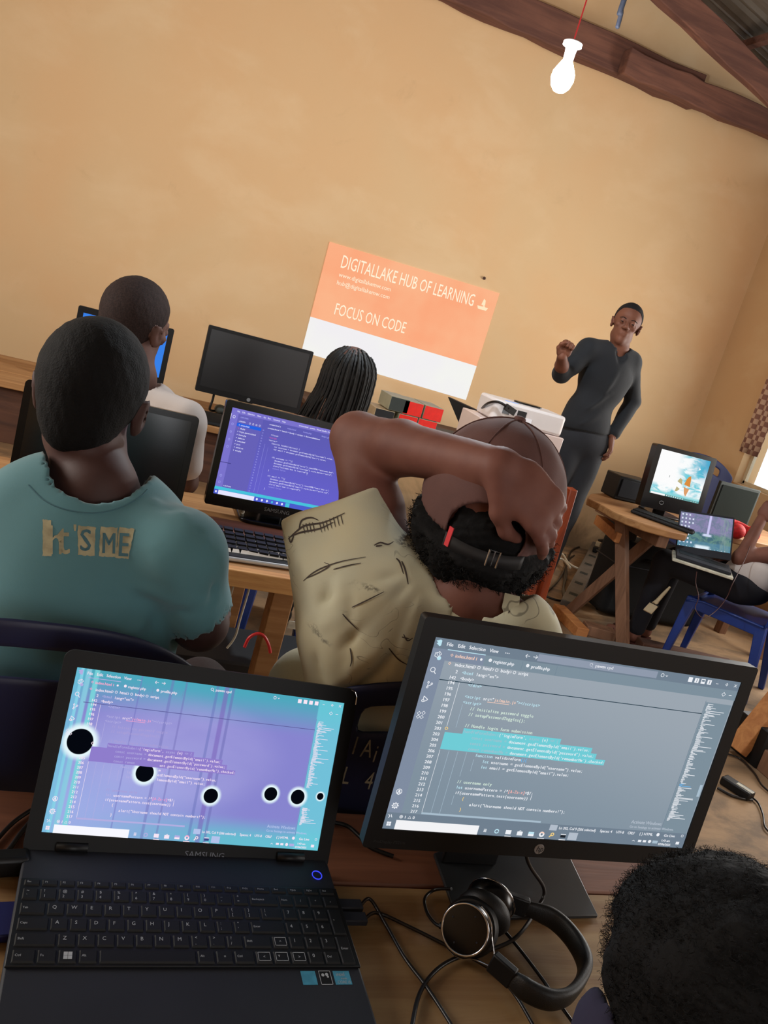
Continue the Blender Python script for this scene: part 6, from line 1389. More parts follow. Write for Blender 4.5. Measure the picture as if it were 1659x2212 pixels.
tr, feet = legs_sitting(hipB + Vector((0, 0.0, -0.02)), (-0.12, 1, 0), spread=0.17); part('trousers', sdmesh('trousers', tr, (hipB.x-.42, hipB.y-.2, 0.05), (hipB.x+.35, hipB.y+.6, hipB.z+.14), 0.012, M['brownc']), None, t, world=True); shoe(feet, t, M['black'])

# ---------------------------------------------------------------- shaved head, white shirt, third row
t = person('seated person with a shaved head in a white T-shirt, facing the blue desktop', (0.06, 2.86, 0))
hC = at(292, 706, 2.6); fC = (0.66, 0.74, -0.06); nC = at(296, 815, 2.62); rC = at(398, 912, 2.6); lC = at(196, 860, 2.7); eC = at(400, 1040, 2.68); chC = at(290, 960, 2.7); hpC = Vector((0.05, 2.92, 0.55)); eCl = lC + Vector((-0.05, 0.1, -0.25))
ex = [chain([hC + Vector((0,0,-0.05)), nC, nC + Vector((0,0.02,-0.08))], [0.058, 0.058, 0.08]), chain([rC, eC, eC + Vector((0.0, 0.27, 0.0))], [0.048, 0.04, 0.03]), chain([lC, eCl, eCl + Vector((0.05, 0.25, 0.0))], [0.048, 0.04, 0.03]), ell(chC, (0.14, 0.09, 0.2)), ell(hpC + Vector((0,0,0.15)), (0.13, 0.10, 0.2))]
lo, hi = bb([hC, rC, lC, eC, hpC, eC + Vector((0, 0.3, 0))], 0.14)
add_head(t, hC, (0.05, 0.0, 1), fC, 1.19, M['skinC'], M['hairC'], extra=ex, h=0.007, body_lo=lo, body_hi=hi, thick=0.0022, line=dict(zf=0.04, zb=-0.05))
for wr in (eC + Vector((0.0, 0.28, 0.0)), eCl + Vector((0.05, 0.26, 0))): part('hand', sdmesh('hand', hand_sdf(wr, frame((0,0,1), (0,1,0)), 1, 0.5), *bb([wr, wr + Vector((0, 0.18, 0))], 0.06), 0.005, M['skinC']), None, t, world=True)
sc_ = U([cap(nC + Vector((0,0.01,-0.075)), rC, 0.07, 0.066), cap(nC + Vector((0,0.01,-0.075)), lC, 0.07, 0.066), ell(chC, (0.185, 0.12, 0.22)), ell(hpC + Vector((0, 0, 0.16)), (0.165, 0.13, 0.22)), cap(rC, rC.lerp(eC, .7), 0.066, 0.06), cap(lC, lC.lerp(eCl, .7), 0.066, 0.06)], 0.03)
sc_ = sub(sc_, cap(nC + Vector((0, 0, -0.01)), nC + Vector((0, 0.02, 0.2)), 0.075, 0.10), 0.006)
lo, hi = bb([rC, lC, hpC, eC], 0.17); part('tshirt', sdmesh('tshirt', disp(sc_, [wob(0.003, 26, 2)]), lo, hi, 0.0075, M['whiteshirt']), None, t, world=True)
tr, feet = legs_sitting(hpC, (0.1, 1, 0)); part('trousers', sdmesh('trousers', tr, (hpC.x-.3, hpC.y-.2, 0.05), (hpC.x+.35, hpC.y+.6, hpC.z+.14), 0.014, M['darkcloth']), None, t, world=True); shoe(feet, t, M['black'])
plastic_chair('plastic_chair', 'navy plastic chair under the person in the white T-shirt', (0.05, 2.93, 0), math.radians(-3), M['navy'], w=0.40, h=0.34)

# ---------------------------------------------------------------- long braids, in front of the slide
t = person('person with long thin black braids seated below the projected slide', (0.78, 2.95, 0))
hD = at(752, 828, 2.9); fD = (0.55, 0.83, -0.05); nD = hD + Vector((-0.01, 0.0, -0.15)); rD = nD + Vector((0.17, 0.03, -0.10)); lD = nD + Vector((-0.18, 0.0, -0.10)); hpD = Vector((0.77, 2.98, 0.55)); chD = nD + Vector((0, 0.02, -0.22))
ex = [chain([hD + Vector((0,0,-0.05)), nD, nD + Vector((0,0.02,-0.07))], [0.048, 0.048, 0.07]), ell(chD, (0.13, 0.08, 0.17)), chain([rD, rD + Vector((0.03, 0.08, -0.24)), rD + Vector((-0.02, 0.32, -0.24))], [0.04, 0.035, 0.026]), chain([lD, lD + Vector((-0.03, 0.08, -0.24)), lD + Vector((0.02, 0.32, -0.24))], [0.04, 0.035, 0.026]), ell(hpD + Vector((0,0,0.12)), (0.13, 0.1, 0.18))]
lo, hi = bb([hD, rD, lD, hpD, rD + Vector((0, 0.35, -0.24))], 0.13)
bo, RD = add_head(t, hD, (0.0, 0.02, 1), fD, 1.0, M['skinC'], None, extra=ex, h=0.007, body_lo=lo, body_hi=hi)
for wr in (rD + Vector((-0.02, 0.33, -0.24)), lD + Vector((0.02, 0.33, -0.24))): part('hand', sdmesh('hand', hand_sdf(wr, frame((0,0,1), (0,1,0)), 1, 0.5, s=0.9), *bb([wr, wr + Vector((0, 0.18, 0))], 0.06), 0.005, M['skinC']), None, t, world=True)
sd_ = U([cap(nD + Vector((0,0.01,-0.07)), rD, 0.06, 0.058), cap(nD + Vector((0,0.01,-0.07)), lD, 0.06, 0.058), ell(chD, (0.16, 0.11, 0.2)), ell(hpD + Vector((0,0,0.14)), (0.16, 0.13, 0.2)), cap(rD, rD + Vector((0.02, 0.05, -0.15)), 0.058, 0.055), cap(lD, lD + Vector((-0.02, 0.05, -0.15)), 0.058, 0.055)], 0.03)
lo, hi = bb([rD, lD, hpD], 0.17); part('blouse', sdmesh('blouse', sd_, lo, hi, 0.009, M['darkcloth']), None, t, world=True)
hair_f = lambda q: np.maximum(ell((0, -0.012, 0.022), (0.091, 0.108, 0.104))(q), (q @ np.array([0, 0.8, -0.5])) - 0.030)
hq = part('hair', sdmesh('hair', disp(loc(hair_f, hD, RD, 1.0), [wob(0.002, 120, 6)]), *bb([hD], 0.14), 0.005, M['braid']), None, t, world=True)
rg = random.Random(12); nB_ = 84
for k in range(nB_):
    ang = PI + ((k*0.618) % 1 - 0.5)*3.7; ring_ = 0.93 + 0.09*((k*7) % 5)/4
    def dome_(el_, q_=1.0): return Vector((math.sin(ang)*math.cos(el_)*0.092*q_, math.cos(ang)*math.cos(el_)*0.109*q_ - 0.012, 0.022 + 0.104*math.sin(el_)*q_))
    out_ = RD @ Vector((math.sin(ang), math.cos(ang), 0)); L_b = rg.uniform(0.10, 0.20); lefty = max(0, -out_.x); e0 = rg.uniform(0.7, 1.3)
    pts = [hD + RD @ dome_(a_, ring_*(0.99 if a_ > 0.6 else 1.0)) for a_ in (e0, e0*0.66, e0*0.33, 0.0)]; b0 = pts[-1]
    pts += [b0 + Vector((-0.006*lefty, 0, -0.06)), b0 + Vector((-0.022*lefty - 0.004, 0, -0.06 - L_b*0.5)), b0 + Vector((-0.052*lefty + rg.uniform(-.01, .01), rg.uniform(-.01, .01), -0.06 - L_b*(0.85 + 0.5*lefty)))]
    b_ = spl(pts, 5); n_ = len(b_); part('braid', MB().tube(b_, [0.0052*(1 - 0.4*i/n_)*(1 + 0.16*math.sin(i*2.2)) for i in range(n_)], 6), M['braid'], hq, world=True, smooth=True)
tr, feet = legs_sitting(hpD, (0.1, 1, 0)); part('trousers', sdmesh('trousers', tr, (hpD.x-.3, hpD.y-.2, 0.05), (hpD.x+.35, hpD.y+.6, hpD.z+.14), 0.014, M['darkcloth']), None, t, world=True); shoe(feet, t, M['black'])

# ---------------------------------------------------------------- the presenter standing by the wall
YE = 3.95
def E_(x, y, dy=0.0): return ony(x, y, YE + dy)
t = person('standing presenter in a dark long-sleeved shirt and grey trousers, right fist raised', (E_(1262, 925).x, YE, 0))
hE = E_(1352, 703); fE = (-0.50, -0.86, -0.06); sE = 0.94
nE = E_(1337, 752); sl = E_(1270, 757); sr_ = E_(1360, 785); elb = E_(1213, 808, -0.03); wrE = E_(1214, 770, -0.16); elr = E_(1366, 868, 0.02); wrr = E_(1322, 942, -0.05); chE = E_(1308, 815); waE = E_(1268, 900); hpE = E_(1260, 945)
hx = hpE.x; kl = Vector((hx - 0.13, YE, 0.52)); kr_ = Vector((hx + 0.03, YE, 0.52)); al = Vector((hx - 0.17, YE, 0.09)); ar = Vector((hx + 0.03, YE, 0.09))
tt_ = np.array([0.0, 1.0, 0.0])
core = [chain([hE + Vector((-0.005, 0.01, -0.06)), nE, nE + Vector((-0.02, 0.02, -0.06))], [0.050, 0.050, 0.06]), chain([elb, elb.lerp(wrE, 0.5), wrE], [0.036, 0.034, 0.025]), chain([elr, wrr], [0.036, 0.026]), ell(chE, (0.13, 0.08, 0.16)), ell(waE, (0.11, 0.07, 0.14)), chain([sl, elb], [0.04, 0.036]), chain([sr_, elr], [0.04, 0.036]), ell(hpE, (0.11, 0.08, 0.08)), cap(hpE + Vector((-0.06, 0, -0.05)), kl, 0.065, 0.05), cap(hpE + Vector((0.06, 0, -0.05)), kr_, 0.065, 0.05), cap(kl, al, 0.05, 0.035), cap(kr_, ar, 0.05, 0.035)]
lo, hi = bb([hE, sl, sr_, elb, wrE, elr, wrr, al, ar], 0.15)
add_head(t, hE, (0.10, 0.02, 1), fE, sE, M['skinE'], M['hairE'], extra=core, h=0.0065, body_lo=lo, body_hi=hi, thick=0.0022, line=dict(zf=0.062, zb=-0.01))
# raised fist and the hand going into the pocket
part('hand', sdmesh('hand', hand_sdf(wrE, frame((0.2, 0.75, 0.1), (0.12, -0.15, 1)), 1, 1.45, s=0.82, spread=0.02, thumb=1.0), *bb([wrE, wrE + Vector((0.02, -0.02, 0.14))], 0.07), 0.004, M['skinE']), None, t, world=True)
part('hand', sdmesh('hand', hand_sdf(wrr, frame((0.8, -0.5, 0.2), (-0.35, -0.02, -1)), -1, 0.4, s=0.95), *bb([wrr, wrr + Vector((-0.06, 0, -0.17))], 0.06), 0.004, M['skinE']), None, t, world=True)
eyw = mat('eye_white', (0.55, 0.48, 0.44), 0.3); RE = frame((0.10, 0.02, 1), fE)
for s_ in (-1, 1):
    c_ = hE + RE @ (Vector((s_*0.031, 0.0835, 0.004))*sE); part('eye', sdmesh('eye', ell(c_, (0.0080, 0.0080, 0.0036)), *bb([c_], 0.012), 0.0016, M['hair']), None, t, world=True)
    b0, b1, b2 = (hE + RE @ (Vector(v_)*sE) for v_ in ((s_*0.014, 0.0925, 0.022), (s_*0.032, 0.0915, 0.027), (s_*0.050, 0.079, 0.020))); part('eyebrow', MB().tube(spl([b0, b1, b2], 4), 0.0018, 6), M['hairE'], t, world=True)
she = U([capf(sl + Vector((0.01, 0, 0)), sr_, 0.062, 0.062, (0, 1, 0), 0.9), ell(chE, (0.148, 0.105, 0.19)), ell(waE, (0.134, 0.10, 0.17)), ell(waE.lerp(hpE, 0.5), (0.140, 0.105, 0.09)), cap(nE + Vector((-0.015, 0.01, -0.04)), sl, 0.06, 0.056), cap(nE + Vector((-0.015, 0.01, -0.04)), sr_, 0.06, 0.056)], 0.035)
she = inter(she, half(waE.lerp(hpE, 0.62), (0.06, 0, -1)), 0.008)
arm = U([chain([sl, elb.lerp(sl, 0.4), elb], [0.056, 0.050, 0.045], 0.02), cap(elb, elb.lerp(wrE, 0.5), 0.045, 0.036), chain([sr_, elr], [0.056, 0.045], 0.02), cap(elr, elr.lerp(wrr, 0.90), 0.045, 0.038)], 0.012)
she = U([she, arm], 0.014); she = sub(she, U([cap(nE + Vector((-0.008, 0, 0.0)), nE + Vector((0.02, 0, 0.2)), 0.062, 0.09), cap(nE + Vector((-0.02, -0.09, -0.03)), nE + Vector((-0.035, -0.11, -0.085)), 0.040, 0.010)], 0.008), 0.005)
fE_ = [wob(0.003, 24, 9)] + [fold(E_(*a, -0.1), E_(*b, -0.1), 0.014, am) for a, b, am in (((1335, 800), (1300, 860), 0.010), ((1320, 850), (1250, 900), 0.010), ((1300, 830), (1240, 850), -0.008), ((1300, 880), (1230, 905), -0.009), ((1290, 900), (1240, 925), 0.009))]
se = part('shirt', sdmesh('shirt', disp(she, fE_), lo, hi, 0.007, M['navyshirt']), None, t, world=True)
cl = MB(); cc = nE + Vector((-0.01, 0.006, -0.012)); n = 24; vs = []
for i in range(n):
    a = -PI/2 + 0.42 + (2*PI - 0.84)*i/(n-1); ca_, sa_ = math.cos(a), math.sin(a); fr_ = max(0, -sa_)
    for (r_, z_) in ((0.060, -0.012), (0.060, 0.030), (0.066, 0.033), (0.078, 0.002)): vs.append(cc + Vector((ca_*r_, sa_*r_*1.05, z_ - 0.045*fr_)))
cl.add(vs, [(i*4+k, i*4+k+1, (i+1)*4+k+1, (i+1)*4+k) for i in range(n-1) for k in range(3)]); co = part('collar', cl, M['navyshirt'], se, world=True, smooth=True); md = co.modifiers.new('t', 'SOLIDIFY'); md.thickness = 0.004
for k in range(5):
    c_ = E_(1322 - k*9.5, 768 + k*27, 0); h_ = c_ + Vector((0, -0.135, 0)); part('button', MB().lathe([(0.0005, 0), (0.005, 0.0005), (0.005, 0.002)], 10, T=Matrix.Translation(h_) @ Matrix.Rotation(-PI/2, 4, 'X')), M['midgrey'], se, world=True) if False else None
tre = U([ell(hpE + Vector((0,0,-0.01)), (0.142, 0.108, 0.12)), cap(hpE + Vector((-0.06, 0, -0.05)), kl, 0.088, 0.068), cap(hpE + Vector((0.06, 0, -0.05)), kr_, 0.088, 0.068), cap(kl, al, 0.066, 0.056), cap(kr_, ar, 0.066, 0.056)], 0.025)
lo, hi = bb([hpE, al, ar], 0.17); part('trousers', sdmesh('trousers', disp(tre, [wob(0.004, 22, 5)]), lo, hi, 0.009, M['greytrousers']), None, t, world=True); shoe([(al, Vector((-0.3, -1, 0)).normalized()), (ar, Vector((0.1, -1, 0)).normalized())], t, M['black'])

# ---------------------------------------------------------------- person with the laptop on the lap, right edge
t = person('person at the right edge with a grey laptop on the lap and chin on hand', (3.44, 3.63, 0))
eF = at(1600, 1206, 4.6); wF = at(1646, 1120, 4.62); sF = at(1765, 1190, 4.62); hF = at(1716, 1080, 4.66); hpF = Vector((3.50, 3.58, 0.55)); e2F = at(1660, 1215, 4.85); s2F = sF + Vector((0.16, 0.20, 0.0)); cF = sF.lerp(hpF, 0.45) + Vector((0.06, 0.05, 0)); dF = Vector((-0.58, 0.81, 0))
ex = [chain([hF, sF + Vector((0.08, 0.08, 0.04))], [0.05, 0.06]), chain([sF, eF], [0.056, 0.048]), chain([eF, wF], [0.040, 0.028]), chain([s2F, e2F, at(1590, 1215, 4.8)], [0.045, 0.040, 0.028]), ell(cF, (0.13, 0.11, 0.16))]
lo, hi = bb([eF, wF, sF, hF, e2F, s2F, cF, at(1590, 1215, 4.8)], 0.16)
add_head(t, hF, (-0.1, 0.1, 1), dF + Vector((0, 0, -0.3)), 0.97, M['skinF'], M['hairE'], extra=ex, h=0.0075, body_lo=lo, body_hi=hi, thick=0.006)
part('hand', sdmesh('hand', hand_sdf(wF, frame((-0.7, -0.4, 0.1), (0.3, 0.0, 1)), 1, 0.9, s=0.95), *bb([wF, wF + Vector((0.04, 0, 0.15))], 0.07), 0.005, M['skinF']), None, t, world=True)
wf2 = at(1590, 1215, 4.8); part('hand', sdmesh('hand', hand_sdf(wf2, frame((0, 0, 1), (-0.8, 0.4, 0)), 1, 0.5, s=0.95), *bb([wf2, wf2 + Vector((-0.15, 0.08, 0))], 0.06), 0.005, M['skinF']), None, t, world=True)
sf_ = U([ell(cF + Vector((0.06,0,0)), (0.15, 0.14, 0.20)), ell(hpF + Vector((0.03, 0, 0.05)), (0.16, 0.14, 0.13)), cap(sF, sF.lerp(eF, 0.25), 0.064, 0.062), cap(s2F, s2F.lerp(e2F, 0.45), 0.06, 0.058), cap(sF, s2F, 0.07, 0.07)], 0.03)
lo, hi = bb([sF, s2F, hpF, cF], 0.2); part('tshirt', sdmesh('tshirt', disp(sf_, [wob(0.003, 26, 6)]), lo, hi, 0.01, M['whiteshirt']), None, t, world=True)
ft_ = []
fs = [ell(hpF, (0.16, 0.15, 0.10))]
sdv = Vector((0.81, 0.58, 0))
for k in (-1, 1):
    a_ = hpF + sdv*k*0.08; kn = hpF + dF*0.42 + sdv*k*0.10; kn.z = 0.53; an = kn + dF*0.02; an.z = 0.10; ft_.append((an, dF)); fs += [cap(a_, kn, 0.088, 0.068), cap(kn, an, 0.066, 0.05)]
lo, hi = bb([hpF, ft_[0][0], ft_[1][0]], 0.18); part('trousers', sdmesh('trousers', U(fs, 0.03), lo, hi, 0.011, mat('deep_navy_trousers', (0.06, 0.06, 0.10), 0.9, var=0.3)), None, t, world=True)
sf0 = onz(1490, 1348, 0.05)
for an, d in ft_:
    f = U([cap(an + Vector((0,0,-0.055)), an + d*0.15 + Vector((0,0,-0.07)), 0.034, 0.024), cap(an + Vector((0,0,-0.0)), an + Vector((0, 0, -0.05)), 0.034, 0.034)], 0.02); part('foot', sdmesh('foot', f, an + Vector((-.22,-.22,-.12)), an + Vector((.22,.22,.06)), 0.008, M['skinF']), None, t, world=True)
    so = MB().prism([(-0.035, -0.04), (0.035, -0.04), (0.045, 0.10), (0.035, 0.19), (-0.03, 0.19), (-0.045, 0.10)], 0.0, 0.014, T=Matrix.Translation((an.x, an.y, 0.0)) @ Matrix.Rotation(math.atan2(-d.x, d.y), 4, 'Z')); sn = part('sandal', so, M['leather'], t, world=True)
    sd2 = Vector((d.y, -d.x, 0))
    for q in (0.03, 0.07, 0.12): part('sandal_strap', MB().tube(spl([an + d*q - sd2*0.042 + Vector((0,0,-0.085)), an + d*q + Vector((0, 0, -0.030 - q*0.12)), an + d*q + sd2*0.042 + Vector((0,0,-0.085))], 6), 0.005, 6), M['leather'], sn, world=True)

# ---------------------------------------------------------------- the nearest head, bottom right
t = person('nearest person, only dark fluffy hair and a violet-navy collar showing at the lower right', (0.58, 0.12, 0))
hG = at(1528, 2150, 0.725); nG = hG + Vector((0.0, -0.05, -0.15)); fG = Vector((-0.25, 0.9, -0.25))
ex = [chain([hG + Vector((0,-0.01,-0.05)), nG, nG + Vector((0, -0.05, -0.10))], [0.052, 0.052, 0.07])]
RG = frame((0.0, 0.20, 1), fG)
add_head(t, hG, (0.0, 0.20, 1), fG, 0.92, M['skinA'], None, extra=ex, h=0.006, body_lo=np.array(nG)-0.16, body_hi=np.array(nG)+0.16)
gf = lambda q: np.maximum(ell((0, -0.014, 0.020), (0.098, 0.112, 0.102))(q), (q @ np.array([0, 0.82, -0.5])) - 0.040)
gl_ = loc(gf, hG, RG, 1.0)
part('hair', sdmesh('hair', disp(gl_, [wob(0.003, 55, 8), wob(0.0015, 260, 9)]), *bb([hG], 0.15), 0.004, M['curl']), None, t, world=True)
gm = sdmesh('g', gl_, *bb([hG], 0.15), 0.008, M['curl']); fz = part('hair', fuzz(gm, 14000, 0.009, 0.00022, 5), M['curl'], t, world=True); fz['kind'] = 'stuff'
sg = at(1350, 2360, 0.74); sgr = nG + Vector((0.16, -0.08, -0.12)); bG = Vector((0.58, 0.10, 0.75))
gs = U([cap(nG + Vector((-0.02, -0.01, -0.03)), at(1345, 2235, 0.73), 0.060, 0.045), cap(nG + Vector((-0.01, -0.03, -0.06)), sg, 0.062, 0.055), cap(nG + Vector((0.01, -0.03, -0.06)), sgr, 0.062, 0.055), ell(bG + Vector((0, 0.0, 0.0)), (0.17, 0.11, 0.22)), ell((0.58, 0.10, 0.56), (0.16, 0.12, 0.14))], 0.03)
gs = sub(gs, cap(nG + Vector((0, 0.01, 0.01)), nG + Vector((0, 0.06, 0.16)), 0.068, 0.085), 0.006)
part('shirt', sdmesh('shirt', disp(gs, [wob(0.003, 26, 3)]), (0.30, -0.12, 0.42), (0.86, 0.52, 1.05), 0.0075, M['indigo']), None, t, world=True)
tr, feet = legs_sitting(Vector((0.58, 0.08, 0.50)), (0, 1, 0), z_seat=0.40); part('trousers', sdmesh('trousers', tr, (0.25, -0.12, 0.05), (0.95, 0.68, 0.66), 0.014, M['darkcloth']), None, t, world=True); shoe(feet, t, M['black'])
plastic_chair('plastic_chair', 'navy plastic chair under the nearest person, below the picture', (0.58, 0.10, -0.03), 0.0, M['navy'], w=0.40, h=0.32)
# ================================================================== THINGS ON THE FAR TABLES
def boxat(px, py, y, z, w, d, h, rz=0.0):
    """box whose front lower left corner is the wall-side point seen there"""
    p = ony(px, py, y); return p
# red and black cartons on the long table
def carton(label, x, y, z, w, d, h, front, rz, side=None, text=None, group=None):
    t = thing('carton', label, 'box', (x, y, z), (0, 0, rz), group)
    part('box_body', MB().box((0, d/2, h/2), (w, d, h)), M['lidgreen'] if side is None else side, t, bevel=0.002)
    part('end_panel', MB().box((0, -0.001, h/2), (w*0.97, 0.004, h*0.94)), front, t, bevel=0.001)
    return t
yb = 5.35; rzb = math.radians(-8)
q0 = ony(863, 908, yb); zs = 0.75
W_ = 0.150; H_ = 0.098
bx = ony(897, 890, yb).x; zb_ = 0.752
x_a = ony(883, 900, yb).x; x_b = ony(925, 910, yb).x; zrow = 0.80
tw = x_b - x_a
zz0 = ony(905, 903, yb).z - H_*0.98      # bottom of the lower row follows from the seam between the rows
stk = thing('book_stack', 'dark flat things piled under the red boxes on the long table', 'stack', ((x_a+x_b)/2, yb+0.12, 0.75))
for k in range(2): part('slab', MB().box(((x_a+x_b)/2 + 0.03*k, yb+0.14, 0.752 + (zz0-0.754)*(k+0.5)/2), (0.52 - 0.04*k, 0.30, (zz0-0.754)/2)), M['chipblack'] if k else M['paper'], stk, world=True, bevel=0.003)
for lab, xx, zz, fr, sd in (('red-ended carton, lower left of the four red ones', x_a, zz0, M['red'], None), ('red-ended carton, lower right of the four red ones', x_b, zz0, M['red'], None),
                            ('red-ended carton, upper left of the four red ones', x_a+0.015, zz0+H_, M['red'], None), ('red-ended carton, upper right of the four red ones', x_b+0.02, zz0+H_, M['red'], None),
                            ('black-ended carton left of the lower red boxes', x_a - tw*1.18, zz0, M['chipblack'], M['cream']), ('grey-ended carton on top, left of the upper red boxes', x_a - tw*0.60, zz0+H_+0.004, M['midgrey'], None)):
    carton(lab, xx, yb, zz+0.0005, tw*0.95, 0.26, H_*0.97, fr, 0.0, sd, group='small cartons stacked on the long table')
# open black laptop seen from the side
t = thing('laptop', 'open black laptop seen from the side on the long table, next to the projector', 'laptop', (2.28, 5.42, 0.75))
p1, p2, p3, p4 = ony(967, 857, 5.45), ony(1030, 886, 5.25), ony(1035, 925, 5.22), ony(1003, 943, 5.32)
part('lid', MB().add([p1, p2, p3, p4] + [p + Vector((0.03, 0.03, 0)) for p in (p1, p2, p3, p4)], [(3,2,1,0), (4,5,6,7), (0,1,5,4), (1,2,6,5), (2,3,7,6), (3,0,4,7)]), M['chipblack'], t, world=True, bevel=0.003)
part('base', MB().box((p4.x - 0.10, 5.36, p4.z - 0.012), (0.30, 0.24, 0.022)), M['black'], t, world=True, bevel=0.003)
t = thing('book_stack', 'papers and dark folders lying between the red boxes and the black laptop', 'stack', (p4.x-0.1, 5.36, 0.75))
for k, mt_ in enumerate((M['paper'], M['chipblack'], M['midgrey'])): hh = (p4.z - 0.028 - 0.752)/3; part('folder', MB().box((p4.x - 0.12 + 0.02*k, 5.38, 0.752 + hh*(k+0.5)), (0.40 - 0.03*k, 0.30, hh*0.96)), mt_, t, world=True, bevel=0.003)
# projector on its white carton, on a black printer
YP = 3.50
pl, pr_ = ony(1066, 905, YP), ony(1214, 945, YP); lx = (pl.x+pr_.x)/2
cl_, cr_ = ony(1033, 905, YP), ony(1221, 955, YP); cbl, cbr = ony(1028, 952, YP), ony(1203, 992, YP)
zc1 = (ony(1040, 900, YP).z + ony(1215, 948, YP).z)/2; zc0 = (cbl.z + cbr.z)/2 - 0.01
RZP = math.radians(-4)
t = thing('carton', 'white glossy carton standing under the projector', 'box', ((cbl.x+cbr.x)/2, YP+0.13, zc0), (0, 0, RZP))
part('box_body', MB().box((0, 0, (zc1-zc0)/2), (cbr.x-cbl.x, 0.27, zc1-zc0)), M['card'], t, bevel=0.004)
part('printed_panel', MB().box((-(cbr.x-cbl.x)*0.28, -0.1355, (zc1-zc0)*0.45), ((cbr.x-cbl.x)*0.30, 0.002, (zc1-zc0)*0.62)), M['paper'], t)
t = thing('printer', 'black flat printer under the white carton on the small side table', 'printer', ((cbl.x+cbr.x)/2, YP+0.14, 0.75), (0, 0, RZP))
part('housing', MB().box((0, 0, (zc0-0.752)/2), (0.40, 0.32, zc0-0.754)), M['black_gloss'], t, bevel=0.008)
part('paper_slot', MB().box((0, -0.161, (zc0-0.752)*0.55), (0.28, 0.004, 0.02)), M['char'], t)
t = thing('projector', 'white projector with a black lens cap edge and blue light on a white carton', 'projector', (lx, YP+0.12, zc1), (0, 0, RZP))
pw_, ph_ = pr_.x - pl.x, 0.098
part('housing', MB().prism(rrect(pw_, 0.24, 0.03, 6), 0.002, ph_), M['white'], t, bevel=0.012)
part('top_band', MB().prism(rrect(0.14, 0.07, 0.03, 6, 0.03, 0.02), ph_ + 0.0005, ph_ + 0.008), M['black_gloss'], t, bevel=0.002)
part('status_light', MB().prism(rrect(0.07, 0.016, 0.007, 5, -0.09, -0.07), ph_, ph_+0.002), emi('blue_status_light', (0.62, 0.75, 1.0), 1.0), t)
part('port', MB().box((-0.045, -0.121, ph_*0.60), (0.045, 0.003, 0.030)), M['chipblack'], t); part('port', MB().box((-0.125, -0.121, ph_*0.60), (0.035, 0.003, 0.034)), M['grey'], t)
part('white_label', MB().box((-0.005, -0.1215, ph_*0.35), (0.036, 0.002, 0.026)), emi('x', (1, 1, 1), 0.001) if False else mat('bright_label', (0.95, 0.95, 0.97), 0.4), t)
part('lens_ring', MB().lathe([(0.018, 0), (0.030, 0), (0.030, 0.012), (0.018, 0.012)], 24, T=Matrix.Translation((0.08, 0.118, ph_*0.5)) @ Matrix.Rotation(-PI/2, 4, 'X')), M['black'], t)
wall_cable('projector_cable', 'dark cable arching from the projector down to the long table', [ony(1100, 882, YP-0.02), ony(1075, 868, YP), ony(1048, 875, YP+0.1), ony(1028, 905, YP+0.4), ony(1015, 945, YP+0.6), ony(1010, 990, YP+0.6)], 0.006, M['cable'], [(ony(1092, 878, YP-0.02), ony(1112, 892, YP-0.01), 0.012, 0.03, M['black'])])

# ================================================================== RIGHT SIDE
ai = screen_mat('seaside_wallpaper_glow', None) if False else None
def aiscr(g, e, u, v, uv):
    n = g.noise(g.map(uv, (2.0, 3.4, 1), loc=(3, 1, 0), rot=(0, 0, 0.5)), 1.7, 4, 0.55, 0.8)
    sky = g.mix(g.mr(n, 0.42, 0.62), lin((0.98, 0.99, 0.99)), lin((0.42, 0.80, 0.86)))
    c = g.mix(g.m('MULTIPLY', g.mr(u, 0.55, 1.0), g.mr(v, 0.35, 0.9)), sky, lin((0.30, 0.66, 0.80)))
    c = g.mix(g.mr(v, 0.14, 0.05), c, lin((0.55, 0.84, 0.86))); c = g.mix(g.m('MULTIPLY', g.mr(u, 0.65, 0.35), g.mr(v, 0.15, 0.30)), c, lin((0.99, 0.99, 0.99)))
    g.put(e.inputs[0], c); e.inputs[1].default_value = 1.0
aim = screen_mat('seaside_wallpaper_glow', aiscr)
YA = 4.02
tl_, tr2, bl2, br2 = ony(1424, 968, YA), ony(1551, 1003, YA), ony(1393, 1100, YA), ony(1510, 1120, YA)
aw = (tr2-tl_).length*1.02; zbot = 0.79; ah = ony(1490, 980, YA).z - zbot + 0.01; cxA = (tl_.x+tr2.x)/2 + 0.012
t, sc, T = monitor('desktop_computer', 'black all-in-one computer showing a bright seaside wallpaper on the trestle table', (cxA, YA, zbot), aw, ah, aw*0.82, ah*0.70, 0.02, ah*0.235, M['black_gloss'], aim, tilt=-6, standz=0.75, cat='computer', depth=0.05, r=0.014)
W2, H2 = aw*0.82, ah*0.70; ui = UI(scr_T(W2, H2, 0, ah*0.235 + H2/2, 0.0018))
A_ = {k: emi('wallpaper_' + k, c) for k, c in dict(rock=(0.85, 0.55, 0.25), rock2=(0.74, 0.70, 0.52), refl=(0.86, 0.62, 0.42), dark=(0.30, 0.38, 0.36), w=(0.98, 0.98, 0.98), task=(0.40, 0.62, 0.62), blue=(0.5, 0.8, 0.9)).items()}
ui.poly([(840, 500), (870, 400), (910, 350), (960, 330), (985, 380), (1000, 470), (1010, 520)], A_['rock']); ui.poly([(640, 470), (700, 400), (760, 430), (780, 510)], A_['rock2']); ui.poly([(850, 540), (1010, 560), (960, 700), (900, 650)], A_['refl']); ui.poly([(660, 560), (760, 590), (700, 640), (640, 650)], A_['rock2'])
ui.rect(560, 524, 1366, 530, A_['w']); ui.poly([(1120, 150), (1170, 185), (1110, 205)], A_['w']); ui.rect(0, 735, 1366, 768, A_['task'], .0002); ui.rect(30, 736, 420, 768, A_['w'], .0004)
for k in range(8): ui.ring(470+k*62, 752, 12, 12, A_['w'], 8)
for k in range(3): ui.ring(1150+k*70, 752, 8, 8, A_['w'], 6)
